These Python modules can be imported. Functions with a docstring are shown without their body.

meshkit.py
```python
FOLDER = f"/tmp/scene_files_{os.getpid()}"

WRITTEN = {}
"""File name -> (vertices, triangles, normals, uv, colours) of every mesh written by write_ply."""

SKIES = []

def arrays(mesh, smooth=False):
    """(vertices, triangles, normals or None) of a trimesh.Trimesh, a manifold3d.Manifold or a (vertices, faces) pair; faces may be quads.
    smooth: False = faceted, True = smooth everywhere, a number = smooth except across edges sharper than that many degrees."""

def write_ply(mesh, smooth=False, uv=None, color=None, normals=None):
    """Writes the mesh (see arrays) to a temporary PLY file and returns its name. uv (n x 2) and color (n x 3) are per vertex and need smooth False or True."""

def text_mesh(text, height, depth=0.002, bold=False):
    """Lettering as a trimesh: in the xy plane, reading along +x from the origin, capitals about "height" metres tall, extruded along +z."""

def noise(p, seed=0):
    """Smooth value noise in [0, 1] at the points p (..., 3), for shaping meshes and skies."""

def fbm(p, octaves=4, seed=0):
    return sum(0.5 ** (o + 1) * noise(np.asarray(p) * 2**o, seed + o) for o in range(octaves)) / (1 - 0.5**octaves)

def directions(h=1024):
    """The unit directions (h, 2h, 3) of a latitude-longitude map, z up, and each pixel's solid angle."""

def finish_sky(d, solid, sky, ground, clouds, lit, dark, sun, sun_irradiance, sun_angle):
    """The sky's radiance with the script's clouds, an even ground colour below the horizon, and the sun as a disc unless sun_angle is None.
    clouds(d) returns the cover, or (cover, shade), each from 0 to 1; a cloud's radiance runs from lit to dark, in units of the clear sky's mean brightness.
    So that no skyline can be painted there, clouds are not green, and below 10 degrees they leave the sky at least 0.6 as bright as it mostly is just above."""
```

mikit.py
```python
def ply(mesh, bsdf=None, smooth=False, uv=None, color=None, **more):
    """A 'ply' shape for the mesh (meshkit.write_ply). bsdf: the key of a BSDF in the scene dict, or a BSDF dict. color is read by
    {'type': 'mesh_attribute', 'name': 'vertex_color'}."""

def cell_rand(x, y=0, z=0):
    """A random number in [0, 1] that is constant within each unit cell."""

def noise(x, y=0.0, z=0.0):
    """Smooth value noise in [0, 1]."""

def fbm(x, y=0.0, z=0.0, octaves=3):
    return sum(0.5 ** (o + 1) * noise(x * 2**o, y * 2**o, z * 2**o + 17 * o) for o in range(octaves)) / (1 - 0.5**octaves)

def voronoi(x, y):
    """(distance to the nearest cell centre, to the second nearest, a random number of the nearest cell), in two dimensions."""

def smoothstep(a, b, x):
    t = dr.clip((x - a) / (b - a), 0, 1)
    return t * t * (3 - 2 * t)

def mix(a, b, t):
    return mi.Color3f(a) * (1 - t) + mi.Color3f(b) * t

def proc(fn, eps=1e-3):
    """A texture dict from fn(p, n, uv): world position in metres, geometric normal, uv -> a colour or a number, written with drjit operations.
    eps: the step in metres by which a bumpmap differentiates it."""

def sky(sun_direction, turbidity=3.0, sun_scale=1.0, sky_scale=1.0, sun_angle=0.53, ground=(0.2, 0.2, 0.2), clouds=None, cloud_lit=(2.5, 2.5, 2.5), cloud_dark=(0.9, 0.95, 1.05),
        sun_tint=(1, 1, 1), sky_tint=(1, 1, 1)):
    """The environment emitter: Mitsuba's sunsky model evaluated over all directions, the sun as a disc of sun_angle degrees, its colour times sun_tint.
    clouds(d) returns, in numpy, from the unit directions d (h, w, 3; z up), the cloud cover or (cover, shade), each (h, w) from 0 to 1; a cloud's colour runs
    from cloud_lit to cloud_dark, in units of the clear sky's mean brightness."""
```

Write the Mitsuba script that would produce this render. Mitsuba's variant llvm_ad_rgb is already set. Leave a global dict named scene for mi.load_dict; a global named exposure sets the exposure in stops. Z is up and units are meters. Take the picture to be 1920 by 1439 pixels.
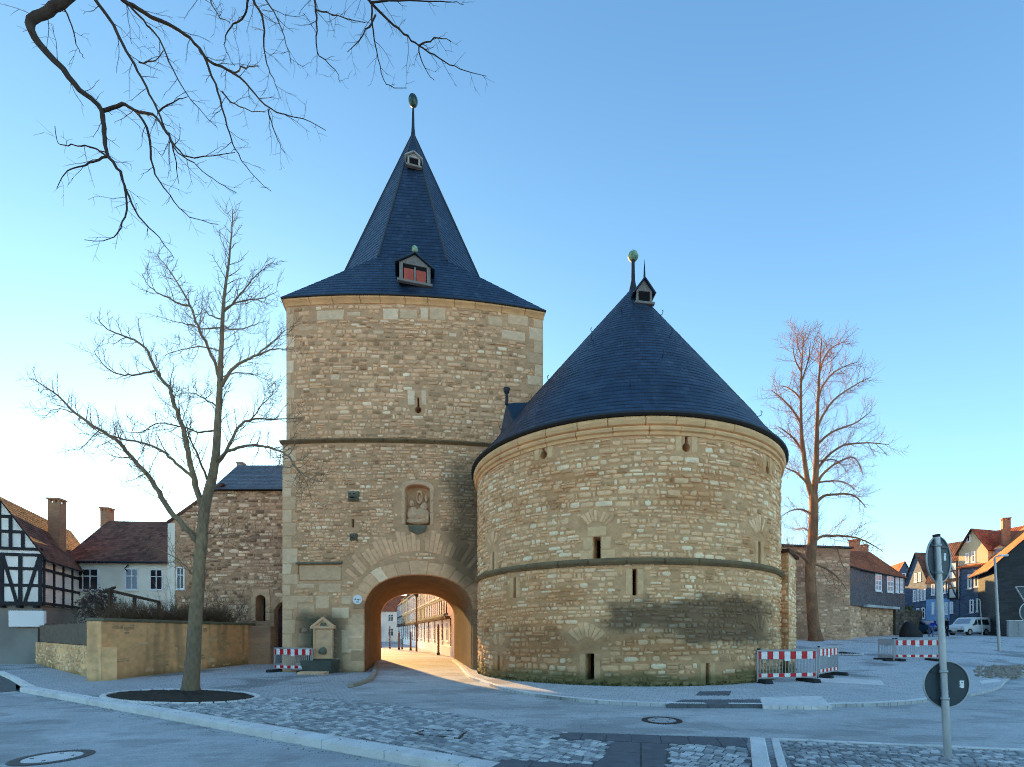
import math, random
import numpy as np, trimesh, shapely, mitsuba as mi, drjit as dr, mikit, meshkit, manifold3d as m3
from shapely.geometry import Polygon, box as sbox, Point, LineString
from shapely.ops import unary_union
T = mi.ScalarTransform4f
scene, labels = {}, {}

# ------------------------------------------------------------------ camera, sky, exposure
W0, H0, FO, CX, CY, EYE = 1920.0, 1439.0, 880.0, 1030.0, 1187.0, 1.6      # lens in units of the 1920 px wide photograph
scene['camera'] = {'type': 'perspective', 'fov': math.degrees(2 * math.atan(W0 / 2 / FO)), 'fov_axis': 'x', 'near_clip': 0.1, 'far_clip': 3000.0,
                   'principal_point_offset_x': 0.5 - CX / W0, 'principal_point_offset_y': 0.5 - CY / H0,
                   'to_world': T().look_at(origin=[0, 0, EYE], target=[0, 10, EYE], up=[0, 0, 1])}
SUN_AZ, SUN_EL = math.radians(-28.5), math.radians(11.5)
SUN = [math.sin(SUN_AZ) * math.cos(SUN_EL), math.cos(SUN_AZ) * math.cos(SUN_EL), math.sin(SUN_EL)]
scene['sky'] = mikit.sky(SUN, turbidity=1.8, sun_scale=1.0, sky_scale=1.0, sky_tint=(0.73, 0.945, 1.08), sun_tint=(1.0, 0.93, 0.80))
exposure = 3.95

# ------------------------------------------------------------------ helpers
def V(px, py, d):                       # the point seen at a pixel of the photograph, d metres in front of the camera
    return np.array([(px - CX) / FO * d, d, EYE - (py - CY) / FO * d])
def G(px, py):                          # the point of the flat ground seen at a pixel
    return V(px, py, EYE * FO / (py - CY))[:2]
def Xat(px, d): return (px - CX) / FO * d
def Zat(py, d): return EYE - (py - CY) / FO * d
def sstep(a, b, x):
    t = np.clip((x - a) / (b - a), 0, 1); return t * t * (3 - 2 * t)
def hg(x, y):                           # height of the ground: flat, rising into the street on the right
    x, y = np.asarray(x, float), np.asarray(y, float)
    r = np.interp(y, [21, 30, 36, 43, 52, 80, 140], [0, .52, .90, 1.13, 1.44, 2.3, 3.6])
    return r * sstep(7, 15, x)
def num(name):
    if name not in scene and name not in labels: return name
    k = 1
    c = counters.get(name, 1)
    while f'{name}_{c:03d}' in scene or f'{name}_{c:03d}' in labels: c += 1
    counters[name] = c + 1
    return f'{name}_{c:03d}'
counters = {}
def thing(name, label, cat, group=None):
    k = num(name); labels[k] = {'label': label, 'category': cat}
    if group: labels[k]['group'] = group
    return k
def add(key, mesh, bsdf, smooth=False, **more):
    k = num(key)
    scene[k] = mikit.ply(mesh, bsdf, smooth=smooth, **more); return k
def part(t, name, mesh, bsdf, smooth=False, label=None, kind=None, **more):
    k = add(t + '__' + name, mesh, bsdf, smooth, **more)
    if label or kind: labels[k] = {**({'label': label} if label else {}), **({'kind': kind} if kind else {})}
    return k
def struct(name, mesh, bsdf, smooth=False, label=None, **more):
    k = add(name, mesh, bsdf, smooth, **more); labels[k] = {'kind': 'structure'}
    if label: labels[k]['label'] = label
    return k
def cat(ms):
    ms = [m for m in ms if m is not None]
    vs, fs, n = [], [], 0
    for m in ms:
        v, f = (m.vertices, m.faces) if hasattr(m, 'vertices') else m
        v, f = np.asarray(v, float), np.asarray(f, int)
        if f.shape[1] == 4: f = np.vstack([f[:, [0, 1, 2]], f[:, [0, 2, 3]]])
        vs.append(v); fs.append(f + n); n += len(v)
    return np.vstack(vs), np.vstack(fs)
def tri(m):
    if hasattr(m, 'to_mesh'):
        q = m.to_mesh(); return np.array(q.vert_properties[:, :3], float), np.array(q.tri_verts, int)
    v, f = (m.vertices, m.faces) if hasattr(m, 'vertices') else m
    return np.asarray(v, float), np.asarray(f, int)
BOXF = np.array([[0,2,1],[0,3,2],[4,5,6],[4,6,7],[0,1,5],[0,5,4],[1,2,6],[1,6,5],[2,3,7],[2,7,6],[3,0,4],[3,4,7]])
def obox(o, a, b, c):                   # box from a corner and three edge vectors
    o, a, b, c = (np.asarray(q, float) for q in (o, a, b, c))
    v = np.array([o, o + a, o + a + b, o + b, o + c, o + a + c, o + a + b + c, o + b + c])
    f = BOXF if np.dot(np.cross(a, b), c) > 0 else BOXF[:, ::-1]
    return v, f
def cbox(o, a, b, c, r=.012):           # the same with chamfered edges (44 triangles)
    o, a, b, c = (np.asarray(q, float) for q in (o, a, b, c))
    la, lb, lc = (np.linalg.norm(q) for q in (a, b, c))
    r = min(r, la * .3, lb * .3, lc * .3)
    pts = []
    for i in (0, 1):
        for j in (0, 1):
            for k in (0, 1):
                p = o + a * i + b * j + c * k
                da, db, dc = a / la * (r if not i else -r), b / lb * (r if not j else -r), c / lc * (r if not k else -r)
                pts += [p + da + db, p + db + dc, p + da + dc]
    return tri(m3.Manifold.hull_points(np.array(pts)))
def abox(x0, x1, y0, y1, z0, z1): return obox((x0, y0, z0), (x1 - x0, 0, 0), (0, y1 - y0, 0), (0, 0, z1 - z0))
def frames(path):
    p = np.asarray(path, float); t = np.gradient(p, axis=0); t /= np.maximum(np.linalg.norm(t, axis=1, keepdims=True), 1e-9)
    a = np.cross(t, [0.13, 0.21, 0.97]); bad = np.linalg.norm(a, axis=1) < .15
    a[bad] = np.cross(t[bad], [1, 0, 0]); a /= np.linalg.norm(a, axis=1, keepdims=True)
    for i in range(1, len(a)):
        a[i] = a[i - 1] - t[i] * np.dot(a[i - 1], t[i]); a[i] /= max(np.linalg.norm(a[i]), 1e-9)
    return p, a, np.cross(t, a)
def tube(path, r, n=6, cap=True):
    p, a, b = frames(path); m = len(p); r = np.broadcast_to(np.asarray(r, float), (m,))
    th = np.arange(n) * 2 * np.pi / n
    v = (p[:, None] + (a[:, None] * np.cos(th)[None, :, None] + b[:, None] * np.sin(th)[None, :, None]) * r[:, None, None]).reshape(-1, 3)
    i, j = np.meshgrid(np.arange(m - 1), np.arange(n), indexing='ij'); i, j = i.ravel(), j.ravel(); k = (j + 1) % n
    f = np.vstack([np.stack([i * n + j, i * n + k, (i + 1) * n + k], 1), np.stack([i * n + j, (i + 1) * n + k, (i + 1) * n + j], 1)])
    if cap:
        v = np.vstack([v, p[0], p[-1]]); q = np.arange(n); q2 = (q + 1) % n
        f = np.vstack([f, np.stack([q2, q, q * 0 + m * n], 1), np.stack([(m - 1) * n + q, (m - 1) * n + q2, q * 0 + m * n + 1], 1)])
    return v, f
def rod(p, q, r, n=8): return tube([p, q], r, n)
def beam(p, q, w, h, up=(0, 0, 1)):     # rectangular bar from p to q
    p, q, up = np.asarray(p, float), np.asarray(q, float), np.asarray(up, float)
    d = q - p; s = np.cross(d, up); s /= np.linalg.norm(s); u = np.cross(s, d); u /= np.linalg.norm(u)
    return obox(p - s * w / 2 - u * h / 2, d, s * w, u * h)
def lathe(profile, c, n=64, a0=0, a1=2 * math.pi):
    pr = np.asarray(profile, float); full = abs(a1 - a0 - 2 * math.pi) < 1e-6
    th = np.linspace(a0, a1, n + (0 if full else 1), endpoint=not full)
    v = np.stack([c[0] + pr[:, None, 0] * np.sin(th), c[1] - pr[:, None, 0] * np.cos(th), np.broadcast_to(pr[:, None, 1], (len(pr), len(th)))], -1).reshape(-1, 3)
    N = len(th); i, j = np.meshgrid(np.arange(len(pr) - 1), np.arange(N if full else N - 1), indexing='ij'); i, j = i.ravel(), j.ravel(); k = (j + 1) % N
    f = np.vstack([np.stack([i * N + j, i * N + k, (i + 1) * N + k], 1), np.stack([i * N + j, (i + 1) * N + k, (i + 1) * N + j], 1)])
    return v, f                           # profile running upwards at the outside: normals outwards
def ball(c, r, sub=2, sc=(1, 1, 1)):
    s = trimesh.creation.icosphere(subdivisions=sub, radius=r); return s.vertices * np.array(sc) + np.asarray(c), s.faces
def prism(poly, z0, z1): return tri(m3.Manifold.extrude(m3.CrossSection([np.asarray(poly, float)]), z1 - z0).translate([0, 0, z0]))
def ccw(poly):
    p = np.asarray(poly, float); a = np.sum(p[:, 0] * np.roll(p[:, 1], -1) - p[:, 1] * np.roll(p[:, 0], -1)); return p if a > 0 else p[::-1]
def extr(poly, o, a, b, c):             # a polygon in the axes a, b from o, given the thickness vector c
    m = m3.Manifold.extrude(m3.CrossSection([ccw(poly)]), 1.0)
    M = np.stack([np.asarray(q, float) for q in (a, b, c, o)], 1); return tri(m.transform(M))
def courses(A, B, C, D, n, step=.018, u0=0.0):
    """A sloping roof face as n courses whose lower edges stand proud; A, B the lower edge (left, right seen from outside), D, C the upper. Returns mesh and uv (metres along, course)."""
    A, B, C, D = (np.asarray(q, float) for q in (A, B, C, D)); nn = np.cross(B - A, D - A); nn /= np.linalg.norm(nn)
    v, f, uv = [], [], []
    for i in range(n):
        s, t = i / n, (i + 1) / n
        a, b, c, d = A + (D - A) * s, B + (C - B) * s, B + (C - B) * t, A + (D - A) * t
        k = len(v); v += [a, b, a + nn * step, b + nn * step, c, d]
        L = np.linalg.norm(B - A); e = (b - a).dot(B - A) / max(L, 1e-6); x = (a - A).dot(B - A) / max(L, 1e-6) + u0
        x2 = (d - A).dot(B - A) / max(L, 1e-6) + u0; e2 = (c - d).dot(B - A) / max(L, 1e-6)
        uv += [(x, i + .02), (x + e, i + .02), (x, i + .02), (x + e, i + .02), (x2 + e2, i + .98), (x2, i + .98)]
        f += [[k, k + 1, k + 3], [k, k + 3, k + 2], [k + 2, k + 3, k + 4], [k + 2, k + 4, k + 5]]
    return np.array(v), np.array(f), np.array(uv)
def join_uv(ls):
    vs, fs, us, n = [], [], [], 0
    for v, f, u in ls: vs.append(v); fs.append(f + n); us.append(u); n += len(v)
    return (np.vstack(vs), np.vstack(fs)), np.vstack(us)

# ------------------------------------------------------------------ masonry
_ang = (np.arange(8) + .5) * np.pi / 4
def stones(rects, mapf, proud, rng, tones, jit=.10):
    """Rounded rubble stones (40 triangles each) from rectangles (u0, u1, v0, v1) on a surface mapf(u, v, w). Returns a list of (v, f, uv)."""
    r = np.asarray(rects, float); n = len(r)
    cu, cv, hu, hv = (r[:, 0] + r[:, 1]) / 2, (r[:, 2] + r[:, 3]) / 2, (r[:, 1] - r[:, 0]) / 2, (r[:, 3] - r[:, 2]) / 2
    m = np.minimum(hu, hv); cu_, cv_ = (m * rng.uniform(.4, 1.15, n) / hu)[:, None], (m * rng.uniform(.3, .8, n) / hv)[:, None]
    sx, sy = np.array([1, 1, -1, -1, -1, -1, 1, 1.0]), np.array([1, 1, 1, 1, -1, -1, -1, -1.0]); onx, ony = np.array([1, 0, 0, 1, 1, 0, 0, 1.0]), np.array([0, 1, 1, 0, 0, 1, 1, 0.0])
    sx, sy, onx, ony = (np.array([q[i] for i in (0, 1, 2, 3, 4, 5, 6, 7)]) for q in (sx, sy, onx, ony))
    pu = sx * (1 - (1 - onx) * cu_ * rng.uniform(.4, 1.5, (n, 8)) - onx * m[:, None] / hu[:, None] * jit * 2 * rng.random((n, 8)))
    pv = sy * (1 - (1 - ony) * cv_ * rng.uniform(.4, 1.5, (n, 8)) - ony * m[:, None] / hv[:, None] * jit * 2 * rng.random((n, 8)))
    pr = proud * (.35 + 1.1 * rng.random(n))
    tilt = rng.normal(0, .25, (n, 2))
    def ring(k, w):
        ww = np.broadcast_to(np.asarray(w, float).reshape(-1, 1), (n, 8))
        if k < 1: ww = ww * (1 + tilt[:, :1] * pu + tilt[:, 1:] * pv)
        return mapf(cu[:, None] + pu * hu[:, None] * k, cv[:, None] + pv * hv[:, None] * k, ww)
    m = np.minimum(hu, hv); k1 = .93
    R0, R1, R2 = ring(1.0, -.03 * np.ones(n)), ring(.985, pr * .45), ring(.80, pr)
    C = mapf(cu[:, None], cv[:, None], (pr * 1.04)[:, None])
    P = np.concatenate([R0, R1, R2, C], 1)
    return P, STF, np.stack([tones, rng.random(n)], 1)
_i = np.arange(8); _k = (_i + 1) % 8
STF = np.vstack([np.stack([a * 8 + _i, a * 8 + _k, (a + 1) * 8 + _k], 1) for a in (0, 1)] + [np.stack([a * 8 + _i, (a + 1) * 8 + _k, (a + 1) * 8 + _i], 1) for a in (0, 1)] + [np.stack([16 + _i, 16 + _k, 24 + 0 * _i], 1)])
def rubble(u0, u1, v0, v1, rng, hrow=(.10, .2), wst=(.16, .46), gap=.014, keep=1.0, wav=.09):
    out, v = [], v0 + .01
    row = 0
    while v < v1 - hrow[0] * .6:
        h = min(rng.uniform(*hrow), v1 - v); u = u0 - rng.uniform(0, .2)
        ph = rng.uniform(0, 9)
        while u < u1:
            w = min(max(rng.gamma(4.2, (wst[0] + wst[1]) / 2 / 4.2), wst[0] * .7), wst[1] * 1.5) * (1 if h > hrow[0] * 1.25 else .85)
            y = v + wav * (math.sin(u * .55 + v * .9) * .6 + math.sin(u * 1.7 + ph) * .25) + rng.normal(0, .007)
            a, b = max(u, u0), min(u + w, u1)
            if b - a > wst[0] * .5:
                z0, z1 = y + gap * rng.uniform(.3, 1.2), y + h - gap * rng.uniform(.3, 1.2)
                if rng.random() < .12 and b - a > .2 and h > .14:           # two thin stones on each other
                    zm = y + h * rng.uniform(.4, .6); out += [(a + gap / 2, b - gap / 2, z0, zm - gap / 2), (a + gap / 2, b - gap / 2, zm + gap / 2, z1)]
                elif rng.random() < keep:
                    g = gap * rng.uniform(.3, 1.6); k = rng.random(); q0, q1 = (0, 0) if k > .35 else ((h * rng.uniform(0, .3), 0) if k > .17 else (0, h * rng.uniform(0, .3))); out.append((a + g, b - g, z0 + q0, z1 - q1))
            u += w
        v += h; row += 1
    return np.array(out)
def screen_size(P):
    c = P.mean(1); d = np.maximum(c[:, 1], .5)
    px, py = CX + c[:, 0] / d * FO, CY - (c[:, 2] - EYE) / d * FO
    q = P[:, 8:16]; qx, qz = q[..., 0] / d[:, None], q[..., 2] / d[:, None]
    s = (qx.max(1) - qx.min(1)) * (qz.max(1) - qz.min(1)) * FO * FO
    return s, px, py
def masonry(t, name, rects, mapf, bsdf, proud, seed, tone, most=300, visible=None, stuff='rubble_stones', jit=.10):
    rng = np.random.default_rng(seed)
    tones = tone(rng, rects)
    P, F, U = stones(rects, mapf, proud, rng, tones, jit)
    s, px, py = screen_size(P)
    if visible is not None: s = s * visible(px, py, P.mean(1))
    order = np.argsort(-s)
    for i in order[:most]:
        part(t, name, (P[i], F), bsdf, True, uv=np.repeat(U[i:i + 1], P.shape[1], 0))
    rest = order[most:]
    if len(rest):
        nv = P.shape[1]
        v = P[rest].reshape(-1, 3); f = (F[None] + (np.arange(len(rest)) * nv)[:, None, None]).reshape(-1, 3)
        part(t, stuff, (v, f), bsdf, True, kind='stuff', uv=np.repeat(U[rest], nv, 0))
def outside(rects, *polys):
    if not len(rects): return rects
    U = unary_union(list(polys)); shapely.prepare(U)
    b = shapely.box(rects[:, 0], rects[:, 2], rects[:, 1], rects[:, 3])
    return rects[~shapely.intersects(b, U)]
def flatmap(o, a, n):                   # u along a, v up, w along the normal n
    o, a, n = np.asarray(o, float), np.asarray(a, float), np.asarray(n, float)
    return lambda u, v, w: o + np.asarray(u)[..., None] * a + np.asarray(v)[..., None] * np.array([0, 0, 1.]) + np.asarray(w)[..., None] * n
def block(r, mapf, w0, w1, cham=.02, tone=.5):
    """A dressed block over the rectangle r of a surface, with chamfered front edges; returns mesh and uv."""
    u0, u1, v0, v1 = r; c = min(cham, (u1 - u0) * .3, (v1 - v0) * .3)
    nu = max(1, int((u1 - u0) / .6)); us = np.linspace(u0, u1, nu + 1); us2 = np.linspace(u0 + c, u1 - c, nu + 1)
    rows = [(us, v0, w0), (us, v0, w1 - c), (us2, v0 + c, w1), (us2, v1 - c, w1), (us, v1, w1 - c), (us, v1, w0)]
    v = np.vstack([mapf(a, np.full(len(a), b), np.full(len(a), w)) for a, b, w in rows]); n = nu + 1; f = []
    for i in range(5):
        for j in range(nu): f += [[i * n + j, i * n + j + 1, (i + 1) * n + j + 1], [i * n + j, (i + 1) * n + j + 1, (i + 1) * n + j]]
    for j, s in ((0, 1), (n - 1, -1)):
        q = [i * n + j for i in range(6)]
        for a in range(1, 5): f.append([q[0], q[a + 1], q[a]][::s])
    return (v, np.array(f)), np.full((len(v), 2), (tone, .5))
# ------------------------------------------------------------------ materials
C3 = mi.Color3f
N, FB, VO, CR, SS, MIX = mikit.noise, mikit.fbm, mikit.voronoi, mikit.cell_rand, mikit.smoothstep, mikit.mix
def bsdf(key, color, rough=.85, bump=None, scale=.01, spec=.3, metal=0.0, coat=0.0, two=True, eps=4e-3):
    col = {'type': 'rgb', 'value': list(color)} if isinstance(color, (tuple, list)) else mikit.proc(color)
    b = {'type': 'principled', 'base_color': col, 'roughness': rough, 'specular': spec, 'metallic': metal}
    if coat: b['clearcoat'] = coat; b['clearcoat_gloss'] = .9
    if bump is not None: b = {'type': 'bumpmap', 'tex': mikit.proc(bump, eps), 'scale': scale, 'bsdf': b}
    scene[key] = {'type': 'twosided', 'bsdf': b} if two else b
def grain(p, s=9.0): return FB(p.x * s, p.y * s, p.z * s, 3)
RT_C, RT_R, RT_D = np.array([2.93, 18.94]), 5.73, 19.17      # round tower: axis and radius

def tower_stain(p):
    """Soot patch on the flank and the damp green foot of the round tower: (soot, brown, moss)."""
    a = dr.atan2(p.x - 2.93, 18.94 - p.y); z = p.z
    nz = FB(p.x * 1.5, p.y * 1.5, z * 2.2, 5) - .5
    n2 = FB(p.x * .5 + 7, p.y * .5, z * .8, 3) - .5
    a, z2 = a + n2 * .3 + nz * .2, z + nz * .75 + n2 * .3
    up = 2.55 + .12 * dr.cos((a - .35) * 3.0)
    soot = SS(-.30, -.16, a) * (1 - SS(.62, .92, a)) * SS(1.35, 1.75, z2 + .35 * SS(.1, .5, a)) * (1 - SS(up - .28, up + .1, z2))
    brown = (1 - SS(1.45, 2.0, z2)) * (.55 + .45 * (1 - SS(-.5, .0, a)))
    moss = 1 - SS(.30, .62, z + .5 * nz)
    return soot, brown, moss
def ST(dark, mid, light, extra=None, g=.34):
    def fn(p, n, uv):
        t = uv.x; c = MIX(MIX(dark, mid, SS(0.0, .5, t)), light, SS(.5, 1.0, t))
        c = c * (1 - g / 2 + g * grain(p, 7.0)) * (.9 + .2 * N(p.x * 45, p.y * 45, p.z * 45))
        return extra(p, c) if extra else c
    return fn
def rt_extra(p, c):
    s, b, m = tower_stain(p)
    k = FB(p.x * .55 + 5, p.y * .55, p.z * .9, 4)
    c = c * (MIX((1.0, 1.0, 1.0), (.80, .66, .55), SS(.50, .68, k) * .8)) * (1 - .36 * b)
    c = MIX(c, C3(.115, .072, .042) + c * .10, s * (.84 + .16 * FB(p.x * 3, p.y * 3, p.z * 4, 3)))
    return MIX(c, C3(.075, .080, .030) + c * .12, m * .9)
def gt_extra(p, c):
    low = FB(p.x * .45, p.y * .45, p.z * .6, 3)
    c = c * (.82 + .36 * low)
    green = SS(-4.5, -3.5, p.x + (low - .5) * 1.2) * (1 - SS(7.6, 9.4, p.z)) * SS(.2, .5, low + .1)
    c = MIX(c, C3(.07, .07, .045), green * .75)
    damp = dr.exp(-dr.square(dr.square((p.x + 9.2) / 1.05))) * (1 - SS(2.05, 2.6, p.z + (low - .5) * .9)) * SS(.15, .38, low + .12)
    c = MIX(c, C3(.065, .066, .045), damp * .95)
    foot = 1 - SS(.05, .5, p.z + low * .4)
    return MIX(c, C3(.10, .10, .07), foot * .55)
def ow_extra(p, c):
    low = FB(p.x * .4 + 3, p.y * .4, p.z * .5, 3)
    return MIX(c * (.75 + .5 * low), C3(.16, .085, .06), SS(.52, .7, low) * .45)
RT_DK, RT_MD, RT_LT = (.52, .29, .14), (.88, .525, .28), (.97, .74, .48)
bsdf('mat_round_stone', ST(RT_DK, RT_MD, RT_LT, rt_extra), .9)
bsdf('mat_gate_stone', ST((.40, .225, .12), (.83, .49, .275), (.96, .72, .48), gt_extra), .9)
bsdf('mat_old_stone', ST((.24, .135, .08), (.62, .375, .23), (.92, .67, .45), ow_extra), .92)
bsdf('mat_dressed', ST((.42, .26, .15), (.66, .42, .245), (.84, .61, .40), gt_extra), .85)
bsdf('mat_round_dressed', ST((.56, .33, .155), (.76, .465, .24), (.86, .60, .35), rt_extra), .85)
def mort(base, extra, f=1.0):
    def fn(p, n, uv):
        c = C3(*base) * (.72 + .45 * grain(p, 5.0)) * (.86 + .28 * N(p.x * 60, p.y * 60, p.z * 60))
        return extra(p, c)
    return fn
def rough_h(p, n, uv): return grain(p, 14.0) + .5 * N(p.x * 70, p.y * 70, p.z * 70)
bsdf('mat_round_mortar', mort((.70, .395, .20), rt_extra), .95, rough_h, .02)
bsdf('mat_gate_mortar', mort((.63, .365, .20), gt_extra), .95, rough_h, .02)
bsdf('mat_old_mortar', mort((.53, .32, .195), ow_extra), .95, rough_h, .02)
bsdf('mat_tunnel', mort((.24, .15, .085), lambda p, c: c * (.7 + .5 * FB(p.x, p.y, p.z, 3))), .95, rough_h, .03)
def garden_c(p, n, uv):
    low = FB(p.x * .5, p.y * .55, p.z * .2, 3); st = FB(p.y * 2.2 + p.x * 2.2, p.z * .25, 3.0, 3)
    c = MIX((.78, .42, .19), (.96, .57, .28), SS(.3, .7, low)) * (.75 + .5 * grain(p, 6.0))
    c = MIX(c, C3(.22, .15, .09), SS(.5, .75, st) * .5)
    return MIX(c, C3(.07, .08, .035), (1 - SS(.1, .75, p.z + low * .7)) * .7)
bsdf('mat_garden_wall', garden_c, .95, rough_h, .025)
def slate(base, var, streak=.5):
    def fn(p, n, uv):
        r = dr.floor(uv.y); u = uv.x / .19 + .5 * (r - 2 * dr.floor(r / 2)); k = CR(u, r, 3)
        c = C3(*base) * (1 - var / 2 + var * k) * (1 - streak / 2 + streak * FB(p.x * .9, p.y * .9, p.z * .45, 4))
        c = c + C3(.016, .019, .021) * SS(.55, .78, FB(p.x * 1.6 + 4, p.y * 1.6, p.z * .9, 4)) + C3(.008, .010, .013) * SS(.93, .97, k)
        return c * (1 - .35 * (1 - SS(.02, .07, u - dr.floor(u))))
    return fn
def slate_h(p, n, uv):
    r = dr.floor(uv.y); u = uv.x / .19 + .5 * (r - 2 * dr.floor(r / 2)); f = u - dr.floor(u)
    return CR(u, r, 5) * .5 + SS(0, .06, f) * .6 + N(p.x * 9, p.y * 9, p.z * 9) * .5
bsdf('mat_slate', slate((.012, .026, .054), .5, .9), .42, slate_h, .005, spec=.5)
bsdf('mat_slate_light', slate((.060, .068, .085), .5, .7), .5, slate_h, .008, spec=.5)
def tile(a, b):
    def fn(p, n, uv):
        r = dr.floor(uv.y); k = CR(uv.x / .22, r, 3); low = FB(p.x * .7, p.y * .7, p.z * .7, 4)
        return MIX(a, b, SS(.25, .75, low * .7 + k * .35)) * (.8 + .4 * N(p.x * 8, p.y * 8, p.z * 8))
    return fn
def tile_h(p, n, uv):
    f = uv.x / .22; f = f - dr.floor(f); return dr.sin(f * 6.283) * .5 + N(p.x * 7, p.y * 7, p.z * 7) * .4
bsdf('mat_tile_brown', tile((.085, .040, .030), (.20, .095, .065)), .85, tile_h, .02)
bsdf('mat_tile_red', tile((.20, .055, .028), (.36, .115, .055)), .85, tile_h, .02)
bsdf('mat_tile_orange', tile((.30, .10, .04), (.46, .19, .085)), .85, tile_h, .02)
def plaster(base, dirt=.25):
    def fn(p, n, uv):
        return C3(*base) * (1 - dirt * SS(.35, .8, FB(p.x * .8, p.y * .8, p.z * .5, 4))) * (.95 + .1 * N(p.x * 30, p.y * 30, p.z * 30))
    return fn
for k, c in {'white': (.86, .84, .80), 'cream': (.68, .58, .36), 'grey': (.28, .27, .25), 'palegrey': (.42, .42, .42), 'lightblue': (.20, .36, .60), 'warm': (.88, .83, .72), 'concrete': (.36, .33, .28)}.items():
    bsdf('mat_plaster_' + k, plaster(c), .9, rough_h, .006)
def slatewall(base):
    def fn(p, n, uv):
        r = dr.floor(p.z / .16); u = (p.x * .8 + p.y * .75) / .17 + .5 * (r - 2 * dr.floor(r / 2)); f = p.z / .16 - r
        return C3(*base) * (.65 + .7 * CR(u, r, 1)) * (.55 + .45 * SS(.0, .18, f)) * (.8 + .4 * FB(p.x, p.y, p.z, 3))
    return fn
bsdf('mat_slate_blue', slatewall((.050, .088, .15)), .55, None, spec=.5)
bsdf('mat_slate_grey', slatewall((.085, .090, .105)), .6, None, spec=.4)
bsdf('mat_slate_dark', slatewall((.028, .030, .034)), .6, None, spec=.4)
def timber_c(p, n, uv): return C3(.022, .024, .030) * (.6 + .8 * FB(p.x * 4, p.y * 4, p.z * 4, 3))
bsdf('mat_timber', timber_c, .8)
bsdf('mat_white_paint', (.78, .79, .80), .5)
bsdf('mat_wood_grey', lambda p, n, uv: C3(.20, .19, .175) * (.7 + .6 * FB(p.x * 7, p.y * 7, p.z * 2, 3)), .85)
bsdf('mat_pane', (.018, .022, .028), .08, spec=.6)
bsdf('mat_pane_pale', (.30, .34, .40), .15, spec=.6)
bsdf('mat_dark', (.006, .006, .007), .95)
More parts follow.
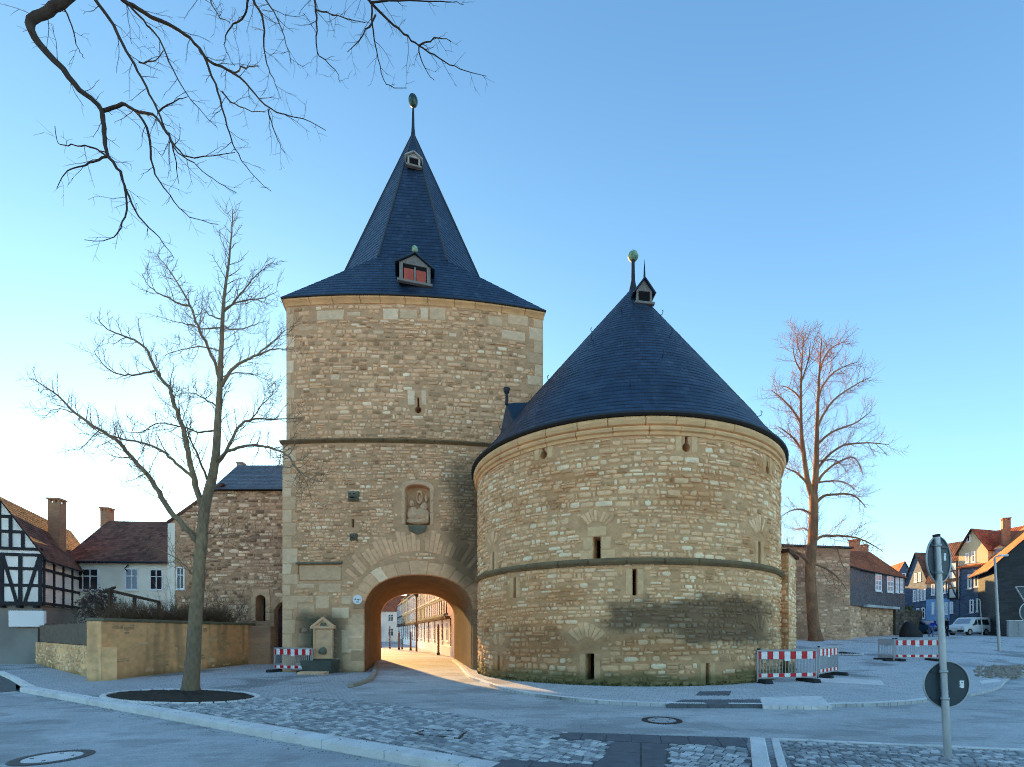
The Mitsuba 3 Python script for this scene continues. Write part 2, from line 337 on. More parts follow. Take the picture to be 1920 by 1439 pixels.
bsdf('mat_red_shutter', lambda p, n, uv: C3(.42, .085, .06) * (.75 + .5 * FB(p.x * 6, p.y * 6, p.z * 2, 3)), .7)
bsdf('mat_lead', (.022, .027, .036), .55)
bsdf('mat_copper_dark', lambda p, n, uv: MIX((.030, .055, .055), (.10, .19, .16), SS(.35, .7, FB(p.x * 9, p.y * 9, p.z * 9, 3))), .5, metal=.3)
bsdf('mat_copper_green', lambda p, n, uv: MIX((.12, .26, .17), (.36, .52, .36), SS(.3, .7, FB(p.x * 9, p.y * 9, p.z * 9, 3))), .6)
bsdf('mat_steel', lambda p, n, uv: C3(.44, .45, .46) * (.8 + .4 * FB(p.x * 20, p.y * 20, p.z * 5, 3)), .45, metal=.55)
bsdf('mat_signback', lambda p, n, uv: C3(.030, .048, .060) * (.88 + .24 * FB(p.x * 9, p.y * 9, p.z * 9, 3)), .55, spec=.4)
bsdf('mat_sticker', lambda p, n, uv: MIX((.80, .80, .79), (.25, .26, .30), SS(.58, .66, FB(p.x * 60, p.y * 60, p.z * 60, 2))), .5)
bsdf('mat_black', (.02, .02, .022), .7)
bsdf('mat_rubber', (.028, .028, .03), .85)
bsdf('mat_iron', lambda p, n, uv: C3(.05, .048, .05) * (.7 + .7 * FB(p.x * 30, p.y * 30, p.z * 30, 2)), .6, metal=.4)
def stripes(p, n, uv):                 # printed barrier boards: red ends and five white fields
    k = dr.floor(uv.x + .5); w = k - 2 * dr.floor(k / 2)
    return MIX((.58, .018, .030), (.80, .79, .76), w) * (.80 + .3 * FB(p.x * 9, p.y * 9, p.z * 14, 3))
bsdf('mat_stripes', stripes, .45)
# ground
def flag(base, w, h, ang, var=.16, mot=.35, joint=.45, warm=0.0):
    ca, sa = math.cos(ang), math.sin(ang)
    def fn(p, n, uv):
        u, v = p.x * ca + p.y * sa, p.y * ca - p.x * sa
        r = dr.floor(v / h); x = u / w + .5 * (r - 2 * dr.floor(r / 2)) ; fx, fy = x - dr.floor(x), v / h - r
        e = dr.minimum(dr.minimum(fx, 1 - fx) * w, dr.minimum(fy, 1 - fy) * h)
        c = C3(*base) * (1 - var / 2 + var * CR(x, r, 2)) * (1 - mot / 2 + mot * FB(p.x * .8, p.y * .8, .5, 4)) * (.94 + .12 * N(p.x * 50, p.y * 50))
        d = SS(.58, .74, FB(p.x * .55 + 9, p.y * .55, 2.0, 4))
        c = c * (1 - .42 * d)
        return c * (1 - joint * (1 - SS(.002, .012, e)))
    return fn
bsdf('mat_plaza', flag((.37, .37, .37), .22, .11, .5), .8)
bsdf('mat_pavement', flag((.43, .43, .43), .3, .15, -.3), .8)
def road_c(base):
    def fn(p, n, uv):
        a = FB(p.x * .5, p.y * .9, 1.0, 4); b = N(p.x * 7, p.y * 7); s = N(p.x * 80, p.y * 80)
        x, y = p.x / .21 + .5 * (dr.floor(p.y / .14) - 2 * dr.floor(p.y / .28)), p.y / .14
        fx, fy = x - dr.floor(x), y - dr.floor(y)
        e = dr.minimum(dr.minimum(fx, 1 - fx) * .21, dr.minimum(fy, 1 - fy) * .14)
        d = SS(.52, .68, FB(p.x * 1.1 + 3, p.y * 2.0, 4.0, 4))
        c = C3(*base) * (.70 + .6 * a) * (1 - .22 * d) * (.93 + .14 * CR(x, y, 4)) * (.86 + .28 * s)
        return c * (1 - .12 * (1 - SS(.002, .012, e)))
    return fn
bsdf('mat_carriageway', road_c((.38, .375, .37)), .8)
bsdf('mat_street', road_c((.365, .365, .365)), .75)
bsdf('mat_earth', lambda p, n, uv: C3(.060, .047, .036) * (.45 + FB(p.x * 12, p.y * 12, p.z * 9, 4)), .95, rough_h, .05)
bsdf('mat_rubble', lambda p, n, uv: C3(.36, .31, .26) * (.5 + FB(p.x * 5, p.y * 5, p.z * 9, 4)), .95, rough_h, .05)
bsdf('mat_joint', lambda p, n, uv: C3(.10, .098, .095) * (.6 + .8 * grain(p, 12.0)), .95)
bsdf('mat_sett', lambda p, n, uv: MIX((.20, .205, .215), (.56, .55, .535), SS(.0, 1.0, uv.x)) * (.82 + .36 * grain(p, 22.0)) * (.8 + .4 * FB(p.x * .7, p.y * .7, .5, 3)), .75)
bsdf('mat_dark_paver', lambda p, n, uv: C3(.11, .115, .125) * (.75 + .5 * grain(p, 9.0)) * (.9 + .2 * N(p.x * 60, p.y * 60)), .75)
bsdf('mat_kerb', lambda p, n, uv: C3(.60, .58, .56) * (.78 + .4 * grain(p, 3.0)) * (.88 + .24 * N(p.x * 70, p.y * 70, p.z * 70)), .8)
bsdf('mat_kerb_brown', lambda p, n, uv: C3(.30, .255, .205) * (.72 + .5 * grain(p, 3.0)) * (.88 + .24 * N(p.x * 70, p.y * 70, p.z * 70)), .8)
# plants
def bark(base, warm):
    def fn(p, n, uv):
        c = MIX(base, warm, SS(.35, .7, FB(p.x * 2.2, p.y * 2.2, p.z * .8, 3)))
        return c * (.55 + .9 * FB(p.x * 26, p.y * 26, p.z * 7, 3))
    return fn
def bark_h(p, n, uv): return FB(p.x * 24, p.y * 24, p.z * 6, 3)
bsdf('mat_bark', bark((.20, .145, .095), (.27, .19, .11)), .95, bark_h, .05)
bsdf('mat_bark_red', bark((.22, .115, .065), (.36, .18, .09)), .95, bark_h, .05)
bsdf('mat_bark_dark', bark((.05, .036, .028), (.075, .05, .036)), .95, bark_h, .03)
bsdf('mat_twig', (.17, .11, .07), .9)
bsdf('mat_twig_red', (.34, .16, .10), .9)
bsdf('mat_twig_dark', (.055, .036, .028), .9)
bsdf('mat_hedge', lambda p, n, uv: MIX((.085, .052, .032), (.17, .105, .06), FB(p.x * 3, p.y * 3, p.z * 3, 3)), .95)
bsdf('mat_evergreen', lambda p, n, uv: MIX((.030, .026, .024), (.075, .055, .045), FB(p.x * 5, p.y * 5, p.z * 5, 3)), .9)
bsdf('mat_moss', lambda p, n, uv: MIX((.035, .042, .015), (.09, .10, .035), FB(p.x * 9, p.y * 9, p.z * 9, 3)), .95)
bsdf('mat_brick', lambda p, n, uv: C3(.36, .20, .12) * (.7 + .6 * FB(p.x * 5, p.y * 5, p.z * 12, 3)), .9)
bsdf('mat_car_white', (.74, .74, .73), .3, coat=1.0)
bsdf('mat_car_blue', (.04, .12, .22), .3, coat=1.0)
bsdf('mat_cloth_blue', lambda p, n, uv: C3(.012, .03, .30) * (.8 + .4 * FB(p.x * 9, p.y * 9, p.z * 9, 2)), .9)
bsdf('mat_cloth_dark', lambda p, n, uv: C3(.012, .014, .03) * (.8 + .4 * FB(p.x * 9, p.y * 9, p.z * 9, 2)), .9)
bsdf('mat_cloth_jeans', (.10, .14, .26), .9)
bsdf('mat_skin', (.52, .28, .18), .6)
bsdf('mat_yellow', (.62, .60, .12), .6)
def noise_mat(base, var=.4, s=4.0): return lambda p, n, uv: C3(*base) * (1 - var / 2 + var * FB(p.x * s, p.y * s, p.z * s, 4)) * (.9 + .2 * N(p.x * 50, p.y * 50, p.z * 50))
bsdf('mat_string', noise_mat((.20, .135, .07), .8), .9, rough_h, .015)
bsdf('mat_cornice', noise_mat((.80, .46, .22), .5, 3.0), .85, rough_h, .01)
bsdf('mat_dressed_c', noise_mat((.66, .41, .24), .55), .85, rough_h, .012)
bsdf('mat_mossy_stone', noise_mat((.16, .15, .105), .7), .9, rough_h, .015)
bsdf('mat_basin', noise_mat((.085, .095, .085), .6), .85, rough_h, .015)
bsdf('mat_slate_hip', noise_mat((.045, .05, .06), .5), .6)
bsdf('mat_garden_stone', lambda p, n, uv: MIX((.45, .26, .13), (.85, .56, .31), uv.x) * (.75 + .5 * grain(p, 7.0)), .9)
bsdf('mat_wood_brown', noise_mat((.13, .10, .075), .7, 6.0), .9)
bsdf('mat_door', noise_mat((.06, .03, .035), .6, 6.0), .8)
bsdf('mat_old_stone2', ST((.36, .21, .125), (.64, .39, .245), (.88, .63, .42), ow_extra), .92)
bsdf('mat_old_mortar2', mort((.58, .355, .22), ow_extra), .95, rough_h, .02)
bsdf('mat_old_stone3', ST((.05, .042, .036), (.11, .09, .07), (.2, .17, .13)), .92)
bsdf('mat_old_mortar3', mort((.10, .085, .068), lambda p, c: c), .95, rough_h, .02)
bsdf('mat_timber_brown', noise_mat((.10, .055, .035), .6, 5.0), .8)
# ------------------------------------------------------------------ ground, streets, pavements
def slab(poly, z0, z1, hill=True, res=1.6):
    m = m3.Manifold.extrude(m3.CrossSection([ccw(poly)]), z1 - z0).translate([0, 0, z0])
    if hill:
        m = m.refine_to_length(res).warp_batch(lambda p: np.stack([p[:, 0], p[:, 1], p[:, 2] + hg(p[:, 0], p[:, 1])], 1))
    return tri(m)
def terrain():
    xs = np.unique(np.concatenate([np.linspace(-900, -60, 8), np.linspace(-60, 90, 51), np.linspace(90, 900, 8)]))
    ys = np.unique(np.concatenate([np.linspace(-300, -20, 6), np.linspace(-20, 110, 66), np.linspace(110, 1500, 9)]))
    X, Y = np.meshgrid(xs, ys, indexing='ij'); v = np.stack([X, Y, hg(X, Y) - .30], -1).reshape(-1, 3)
    i, j = np.meshgrid(np.arange(len(xs) - 1), np.arange(len(ys) - 1), indexing='ij'); a = (i * len(ys) + j).ravel(); b = a + len(ys)
    return v, np.vstack([np.stack([a, b, b + 1], 1), np.stack([a, b + 1, a + 1], 1)])
struct('ground', terrain(), 'mat_street', True)
K0, K1 = np.array([-15.4, 13.67]), np.array([1.2, 4.44])             # the long kerb of the street in the foreground
kd = (K1 - K0) / np.linalg.norm(K1 - K0); kn = np.array([-kd[1], kd[0]])
K9 = K0 + kd * 30
SIDE = [G(62, 1284), G(30, 1268), np.array([-22.8, 19.6]), np.array([-34, 24.5])]
struct('street', slab([K0 - kd * 60, (-60, -30), (60, -30), (60, -22), K9, K0], -.25, -.13, False), 'mat_street')
struct('side_street', slab([(-15.9, 13.2), (-15.8, 13.9)] + [tuple(q) for q in SIDE[1:]] + [(-60, 30), (-60, 10)], -.25, -.122, False), 'mat_joint')
plaza_poly = [K0, K9, (60, -22), (60, 120), (-60, 120), (-60, 27), (-34, 25)] + [tuple(q) for q in SIDE[::-1][1:]]
struct('plaza', slab(plaza_poly, -.28, 0.0), 'mat_plaza')
KR = [(-5.55, 26.6), (-3.62, 19.6), (-3.25, 18.0), (-2.75, 16.2), (-2.08, 14.67), (-.98, 12.35), (.13, 11.17), (1.61, 10.25), (3.04, 9.96), (5.3, 9.92), (6.97, 10.06), (9.05, 10.9), (11.6, 12.4), (17.0, 16.9), (30, 22), (60, 30)]
KL = [(-9.35, 25.6), (-6.95, 18.9), (-6.2, 16.7), (-5.75, 14.9), (-5.69, 13.6)]
EDGE = [(-5.5, 12.9), (-4.29, 11.0), (-1.75, 9.08), (.13, 7.55), (2.99, 7.10), (6.44, 6.40), (14, 4.8), (40, -2)]
def spline(pts, step=.35):
    p = np.asarray(pts, float); d = np.concatenate([[0], np.cumsum(np.linalg.norm(np.diff(p, axis=0), axis=1))])
    from scipy.interpolate import PchipInterpolator
    t = np.linspace(0, d[-1], max(3, int(d[-1] / step))); return np.stack([PchipInterpolator(d, p[:, i])(t) for i in range(2)], 1)
kr, kl = spline(KR), spline(KL)
carr = Polygon(np.vstack([[(-18, 46), (-14, 46)], kr, [(60, -8)], EDGE[::-1], kl[::-1]])).buffer(0)
if carr.geom_type != 'Polygon': carr = max(carr.geoms, key=lambda g: g.area)
struct('carriageway', slab(np.array(carr.exterior.coords)[:-1], -.02, .012), 'mat_carriageway')
pav = Polygon(np.vstack([kr, [(60, 118), (-3, 118), (-3, 45)]])).buffer(0)
if pav.geom_type != 'Polygon': pav = max(pav.geoms, key=lambda g: g.area)
struct('tower_pavement', slab(np.array(pav.exterior.coords)[:-1], -.05, .088), 'mat_pavement')
PV = .088
def kerb_run(line, w, h, z0, length, holder, m, side=1, taper=0.0, gap=.008, start=0, stop=None, minlen=.3):
    """Kerb stones laid end to end along a line, each its own piece."""
    L = LineString(line); s = start; stop = L.length if stop is None else stop; rng = np.random.default_rng(5); i = 0
    while s < stop - minlen:
        e = min(s + length * rng.uniform(.92, 1.08), stop); a, b = np.array(L.interpolate(s + gap / 2).coords[0]), np.array(L.interpolate(e - gap / 2).coords[0])
        d = (b - a) / np.linalg.norm(b - a); n = np.array([-d[1], d[0]]) * side
        z = float(hg(*((a + b) / 2))) + z0; hh = h * (1 - taper * (s / stop)) + rng.uniform(-.003, .003)
        part(holder, 'kerb_stone', cbox((*a, z), (*(b - a), 0), (*(n * w), 0), (0, 0, hh), .014), m, 25)
        s = e; i += 1
kerb_run([K0 - kn * .02, K9], .30, .145, -.14, 1.25, 'street', 'mat_kerb', 1, stop=20.5)
kerb_run([K0 + kn * .32, SIDE[1], SIDE[2], SIDE[3]], .16, .15, -.14, 1.0, 'side_street', 'mat_kerb', 1, stop=10)
kerb_run(kr, .16, .10, -.005, 1.15, 'tower_pavement', 'mat_kerb', 1, start=.6, stop=26.5)
kerb_run(kl[::-1], .17, .115, 0.004, .8, 'carriageway', 'mat_kerb_brown', 1)
kerb_run([(3.02, 7.06), (2.38, 5.5), (2.1, 4.8)], .20, .06, -.02, 1.2, 'plaza', 'mat_kerb', 1)
kerb_run([(3.32, 7.04), (6.44, 6.36), (10, 5.55)], .09, .030, 0.0, .5, 'plaza', 'mat_kerb', -1)
kerb_run([(3.31, 7.0), (2.66, 5.45), (2.4, 4.8)], .10, .03, 0.0, .45, 'plaza', 'mat_kerb', 1)
# setts
def setts(holder, poly, ang, seed, most, dark=0.0, size=(.135, .105)):
    rng = np.random.default_rng(seed); c, s = math.cos(ang), math.sin(ang); P = Polygon(poly); shapely.prepare(P)
    q = np.array(P.exterior.coords); R = np.array([[c, s], [-s, c]]); l = q @ R.T; out = []
    v = l[:, 1].min()
    while v < l[:, 1].max():
        h = size[1] * rng.uniform(.88, 1.12); u = l[:, 0].min() - rng.uniform(0, .15)
        while u < l[:, 0].max():
            w = size[0] * rng.uniform(.75, 1.3); out.append((u, u + w, v, v + h)); u += w
        v += h
    r = np.array(out); wob = .035 * np.sin((r[:, 0] + r[:, 1]) * 1.1)[:, None] * np.array([[0, 0, 1, 1]]); r = r + wob
    cen = np.stack([(r[:, 0] + r[:, 1]) / 2, (r[:, 2] + r[:, 3]) / 2], 1) @ R
    keep = shapely.contains_xy(P, cen[:, 0], cen[:, 1]); r = r[keep]; n = len(r)
    g = rng.uniform(.005, .012, (n, 4)); r = r + g * np.array([1, -1, 1, -1]); ch = rng.uniform(.006, .014, n)
    z = rng.uniform(.010, .024, n); tl = rng.normal(0, .05, (n, 2))
    def ring(k, zz):
        o = []
        for (a, b) in ((0, 2), (1, 2), (1, 3), (0, 3)):
            x = r[:, a] + (ch * k if a == 0 else -ch * k); y = r[:, b] + (ch * k if b == 2 else -ch * k)
            xy = np.stack([x, y], 1); rel = xy - np.stack([(r[:, 0] + r[:, 1]) / 2, (r[:, 2] + r[:, 3]) / 2], 1)
            o.append(np.concatenate([xy @ R, (zz + (rel * tl).sum(1) * (1 if k else .6))[:, None]], 1))
        return np.stack(o, 1)
    Q = np.concatenate([ring(0, -.03 * np.ones(n)), ring(0, z - .008), ring(1, z)], 1)
    f = []
    for a in (0, 4):
        for i in range(4): j = (i + 1) % 4; f += [[a + i, a + j, a + 4 + j], [a + i, a + 4 + j, a + 4 + i]]
    f = np.array(f + [[8, 9, 10], [8, 10, 11]])
    t = np.clip(rng.beta(2.2, 3.0, n) + (rng.random(n) < .10) * .5 - dark, 0, 1); U = np.stack([t, rng.random(n)], 1)
    sz = (r[:, 1] - r[:, 0]) * (r[:, 3] - r[:, 2]) / np.maximum(Q[:, :, 1].mean(1), .1) ** 3
    sz = sz * (np.abs((Q[:, :, 0].mean(1)) / np.maximum(Q[:, :, 1].mean(1), .1) * FO + CX - 960) < 960) * (Q[:, :, 1].mean(1) > 5.6)
    od = np.argsort(-sz)
    for i in od[:most]: part(holder, 'sett', (Q[i], f), 'mat_sett', False, uv=np.repeat(U[i:i + 1], 12, 0))
    rest = od[most:]
    part(holder, 'setts_beyond', (Q[rest].reshape(-1, 3), (f[None] + (np.arange(len(rest)) * 12)[:, None, None]).reshape(-1, 3)), 'mat_sett', False, kind='stuff', uv=np.repeat(U[rest], 12, 0))
k_in = [tuple(K0 + kd * s + kn * .31) for s in (7.2, 11, 14, 17.9)]
zoneA = Polygon(k_in + [(2.35, 5.2), (2.95, 7.05), (.13, 7.52), (-1.75, 9.05), (-4.29, 10.95), (-6.3, 11.6)])
bands = [Polygon([(.08, 7.72), (.30, 7.28), (1.2, 6.86), (2.74, 6.50), (3.0, 7.1)]).buffer(.0)]
band1 = Polygon([(.26, 7.47), (.06, 7.05), (2.74, 6.52), (3.0, 7.09)]); band2 = Polygon([(.93, 6.86), (1.70, 6.70), (1.18, 4.9), (.30, 4.9)])
band3 = Polygon([(-.55, 5.88), (.55, 5.66), (.40, 5.3), (-.7, 5.5)]); band4 = Polygon([(2.73, 6.50), (2.90, 6.47), (2.30, 4.9), (2.12, 4.9)])
manhole_sq = Polygon([G(775, 1378), G(862, 1388), G(877, 1374), G(800, 1369)])
zA = zoneA.difference(unary_union([band1, band2, band3, band4, manhole_sq]).buffer(.01)); zA = max(zA.geoms, key=lambda g: g.area) if zA.geom_type != 'Polygon' else zA
zA2 = zoneA.difference(unary_union([band1, band2, band3, band4, manhole_sq]).buffer(.01))
struct('sett_bed', slab(np.array(zoneA.buffer(-.02).exterior.coords)[:-1], -.01, .004, False), 'mat_joint')
gs = sorted(list(zA2.geoms) if zA2.geom_type != 'Polygon' else [zA2], key=lambda g: -g.area)
setts('sett_bed', np.array(gs[0].exterior.coords), math.atan2(kd[1], kd[0]) - .12, 11, 190)
for gi, g in enumerate(gs[1:]):
    if g.area > .05: setts('sett_bed', np.array(g.exterior.coords), math.atan2(kd[1], kd[0]) - .12, 12 + gi, 55, .0)
zoneB = [(3.43, 6.93), (6.44, 6.26), (9.5, 5.58), (9.0, 4.4), (2.42, 4.4)]
struct('kerbside_bed', slab(zoneB, -.01, .004, False), 'mat_joint')
setts('kerbside_bed', zoneB, -.22, 31, 200, .10, (.12, .09))
def slabs(holder, poly, along, length, name, m, seed, z=.014):
    rng = np.random.default_rng(seed); P = Polygon(poly) if not hasattr(poly, 'exterior') else poly
    d = np.asarray(along, float); d /= np.linalg.norm(d); n = np.array([-d[1], d[0]]); q = np.array(P.exterior.coords); u = q @ d; w = q @ n; s = u.min()
    while s < u.max():
        e = s + length * rng.uniform(.9, 1.1); strip = Polygon([d * s + n * (w.min() - 1), d * e + n * (w.min() - 1), d * e + n * (w.max() + 1), d * s + n * (w.max() + 1)])
        g = P.intersection(strip).buffer(-.006)
        if g.area > .004 and g.geom_type == 'Polygon': part(holder, name, slab(np.array(g.exterior.coords)[:-1], -.02, z + rng.uniform(-.003, .003)), m)
        s = e
slabs('sett_bed', band1, (2.7, -.5), .40, 'dark_paver', 'mat_dark_paver', 1)
slabs('sett_bed', band2.intersection(Polygon([(.2, 4), (.2, 7), (1.33, 6.85), (.78, 4)])), (-.5, -1.9), .62, 'dark_paver', 'mat_dark_paver', 2)
slabs('sett_bed', band2.difference(Polygon([(.2, 4), (.2, 7), (1.34, 6.85), (.79, 4)])), (-.5, -1.9), .62, 'dark_paver', 'mat_dark_paver', 3)
slabs('sett_bed', band3, (1, -.2), .4, 'dark_paver', 'mat_dark_paver', 4)
slabs('sett_bed', band4, (-.6, -1.6), .8, 'gutter_stone', 'mat_dark_paver', 5, -.004)
def pxpoly(*p): return [tuple(V(x, y, (EYE - PV) * FO / (y - CY))[:2]) for x, y in p]
slabs('tower_pavement', pxpoly((1248, 1322), (1430, 1322), (1425, 1312), (1278, 1313)), (1, 0), .45, 'dark_paver', 'mat_dark_paver', 6, PV + .006)
slabs('tower_pavement', pxpoly((1303, 1305), (1368, 1305), (1372, 1297), (1312, 1297)), (1, 0), .4, 'dark_paver', 'mat_dark_paver', 7, PV + .006)
slabs('tower_pavement', pxpoly((1530, 1279), (1660, 1286), (1652, 1276), (1535, 1270)), (1, 0), .6, 'pale_slab', 'mat_kerb', 8, PV + .006)
slabs('tower_pavement', pxpoly((1430, 1324), (1560, 1325), (1540, 1306), (1425, 1308)), (1, .1), .16, 'pale_slab', 'mat_kerb', 9, PV + .004)
slabs('tower_pavement', pxpoly((1840, 1283), (1878, 1278), (1870, 1273), (1836, 1277)), (1, .1), .7, 'pale_slab', 'mat_kerb', 10, PV + .004)
# manholes
def manhole(c, r, label, z, lid):
    t = thing('manhole_cover', label, 'manhole cover', 'manhole covers in the paving')
    c3 = (c[0], c[1])
    part(t, 'ring', lathe([(r * .70, z - .03), (r, z - .03), (r, z + .006), (r * .96, z + .010), (r * .76, z + .010), (r * .72, z + .004), (r * .70, z - .03)][::1], c3, 40), 'mat_iron')
    part(t, 'lid', lathe([(r * .705, z - .03), (r * .70, z + .006), (.001, z + .008)], c3, 40), lid)
    for k in range(4): part(t, 'lift_slot', abox(c[0] + r * .5 * math.cos(k * 1.57 + .4) - .02, c[0] + r * .5 * math.cos(k * 1.57 + .4) + .02, c[1] + r * .5 * math.sin(k * 1.57 + .4) - .012, c[1] + r * .5 * math.sin(k * 1.57 + .4) + .012, z + .002, z + .012), 'mat_iron')
cm = V(99, 1421, (EYE + .13) * FO / (1421 - CY)); manhole(cm, .43, 'round iron manhole cover with pale lid in the street at the lower left', -.13, 'mat_kerb')
cm = G(1241, 1353); manhole(cm, .36, 'thin ringed round manhole cover in the carriageway before the round tower', .014, 'mat_carriageway')
ms = thing('access_cover', 'square dark rimmed access cover set in the setts', 'manhole cover')
q = np.array(manhole_sq.exterior.coords)[:-1]
part(ms, 'rim', tri(m3.Manifold.extrude(m3.CrossSection([ccw(q)]) - m3.CrossSection([ccw(np.array(manhole_sq.buffer(-.045).exterior.coords)[:-1])]), .05).translate([0, 0, -.03])), 'mat_iron')
part(ms, 'lid', slab(np.array(manhole_sq.buffer(-.05).exterior.coords)[:-1], -.03, .012), 'mat_plaza')
# the tree pits
def pit(c, rx, ry, name, label, z, seed, rot=0.0):
    rng = np.random.default_rng(seed); th = np.linspace(0, 2 * np.pi, 72, endpoint=False); rings = []
    for k, (s, dz) in enumerate([(1.0, .012), (.96, .03), (.75, .05), (.45, .07), (.15, .10)]):
        rings.append(np.stack([c[0] + rx * s * np.cos(th), c[1] + ry * s * np.sin(th), z + dz + rng.uniform(-.02, .02, 72) * (k > 0)], 1))
    v = np.vstack(rings + [[(c[0], c[1], z + .12)]]); f = []
    for a in range(4):
        for i in range(72): j = (i + 1) % 72; f += [[a * 72 + i, a * 72 + j, a * 72 + 72 + j], [a * 72 + i, a * 72 + 72 + j, a * 72 + 72 + i]]
    f += [[288 + i, 288 + (i + 1) % 72, 360] for i in range(72)]
    R = np.array([[math.cos(rot), -math.sin(rot)], [math.sin(rot), math.cos(rot)]]); v[:, :2] = (v[:, :2] - np.asarray(c)) @ R.T + np.asarray(c)
    name = struct(name, (v, np.array(f)), 'mat_earth', True, label=label)
    for i in range(36):
        a, b = i / 36 * 2 * np.pi + .01, (i + 1) / 36 * 2 * np.pi - .01
        p = [np.array([*(R @ np.array([(rx + e) * math.cos(q), (ry + e) * math.sin(q)]) + np.asarray(c)), z - .03]) for q, e in ((a, .005), (b, .005), (a, .13))]
        part(name, 'edging_stone', cbox(p[0], p[1] - p[0], p[2] - p[0], (0, 0, .075), .01), 'mat_kerb', 25)
PIT1 = np.array([-9.25, 11.75])
pit(PIT1, 2.25, 1.0, 'tree_bed', 'round bed of dark earth under the bare tree on the left', 0.0, 3, -.35)
PIT2 = V(1578, 1228, 26.5); pit(PIT2[:2] , .95, .85, 'tree_bed', 'small dark earth bed beside the right hand barriers', float(hg(*PIT2[:2])) + PV, 4)
# ------------------------------------------------------------------ the round tower
def toneset(mean, sd, light=.06, dark=.05):
    def f(rng, r):
        t = rng.normal(mean, sd, len(r)); x = rng.random(len(r)); t = np.where(x < light, rng.uniform(.8, 1.0, len(r)), t); t = np.where(x > 1 - dark, rng.uniform(.0, .2, len(r)), t)
        return np.clip(t, 0, 1)
    return f
def ring_map(c, r): return lambda u, v, w: np.stack([c[0] + (r + w) * np.sin(u / r), c[1] - (r + w) * np.cos(u / r), np.asarray(v) + 0 * np.asarray(u)], -1)
RM = ring_map(RT_C, RT_R)
def rt_uv(px, py):                      # where the round tower's face is seen at a pixel: (arc length, height)
    d = np.array([(px - CX) / FO, 1.0]); a = d @ d; b = -2 * d @ RT_C; c = RT_C @ RT_C - RT_R ** 2
    disc = max(b * b - 4 * a * c, 0); t = (-b - math.sqrt(disc)) / (2 * a); p = d * t
    return math.atan2(p[0] - RT_C[0], RT_C[1] - p[1]) * RT_R, EYE - (py - CY) / FO * t
rt = thing('round_tower', 'massive round stone tower with dark blue conical slate roof right of the gate', 'tower')
ZS, ZC, ZE = 3.57, 7.16, 7.74            # string course, cornice foot, eaves
SLITS = []                               # loopholes: (u, z0, z1, width, keyhole)
for px, y0, y1, w, key in [(1119, 1007, 1056, .22, 0), (1190, 1067, 1117, .12, 0), (925, 1036, 1078, .12, 0), (1424, 1016, 1064, .14, 0), (965, 1083, 1122, .11, 0), (935, 1230, 1258, .12, 0), (1106, 1226, 1276, .24, 0), (1327, 1244, 1290, .12, 0), (1287, 815, 838, .085, 1), (1019, 832, 852, .085, 1), (1439, 866, 880, .085, 1)]:
    u, z1 = rt_uv(px, y0); _, z0 = rt_uv(px, y1); SLITS.append((u, z0, z1, w, key))
def wedge(u0, u1, z0, z1, R, depth, mapf, n=3):
    us = np.linspace(u0, u1, n); v = []
    for w in (.6, -depth):
        for z in (z0, z1): v.append(mapf(us, np.full(n, z), np.full(n, w)))
    return m3.Manifold.hull_points(np.vstack(v))
body = m3.Manifold.cylinder(ZE - .12 + 1.0, RT_R, RT_R, 160).translate([RT_C[0], RT_C[1], -1.0])
for (u, z0, z1, w, key) in SLITS:
    body = body - wedge(u - w / 2, u + w / 2, z0, z1, RT_R, .7, RM)
    if key:
        th = np.linspace(0, 2 * np.pi, 12, endpoint=False)
        body = body - m3.Manifold.hull_points(np.vstack([RM(u + .125 * np.cos(th), z0 - .03 + .125 * np.sin(th), np.full(12, w_)) for w_ in (.5, -.7)]))
part(rt, 'wall', body, 'mat_round_mortar', 20)
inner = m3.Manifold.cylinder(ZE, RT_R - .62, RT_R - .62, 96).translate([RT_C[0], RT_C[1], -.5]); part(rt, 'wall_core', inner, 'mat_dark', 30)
half = 2.15 * RT_R
holes = []
def arch_block_uv(u, z, w, h): return sbox(u - w / 2, z, u + w / 2, z + h)
rr = []
rng = np.random.default_rng(1)
for z0, z1, hr, ws in [(.02, 1.5, (.11, .22), (.14, .38)), (1.5, ZS - .06, (.09, .18), (.12, .34)), (ZS + .14, 5.2, (.10, .19), (.12, .36)), (5.2, ZC - .02, (.10, .20), (.13, .38))]:
    rr.append(rubble(-half, half, z0, z1, rng, hr, ws, .019, .92))
rr = np.vstack(rr)
for (u, z0, z1, w, key) in SLITS: holes.append(sbox(u - w / 2 - (.16 if key else .05), z0 - (.2 if key else .03), u + w / 2 + (.16 if key else .05), z1 + (.22 if key else .05)))
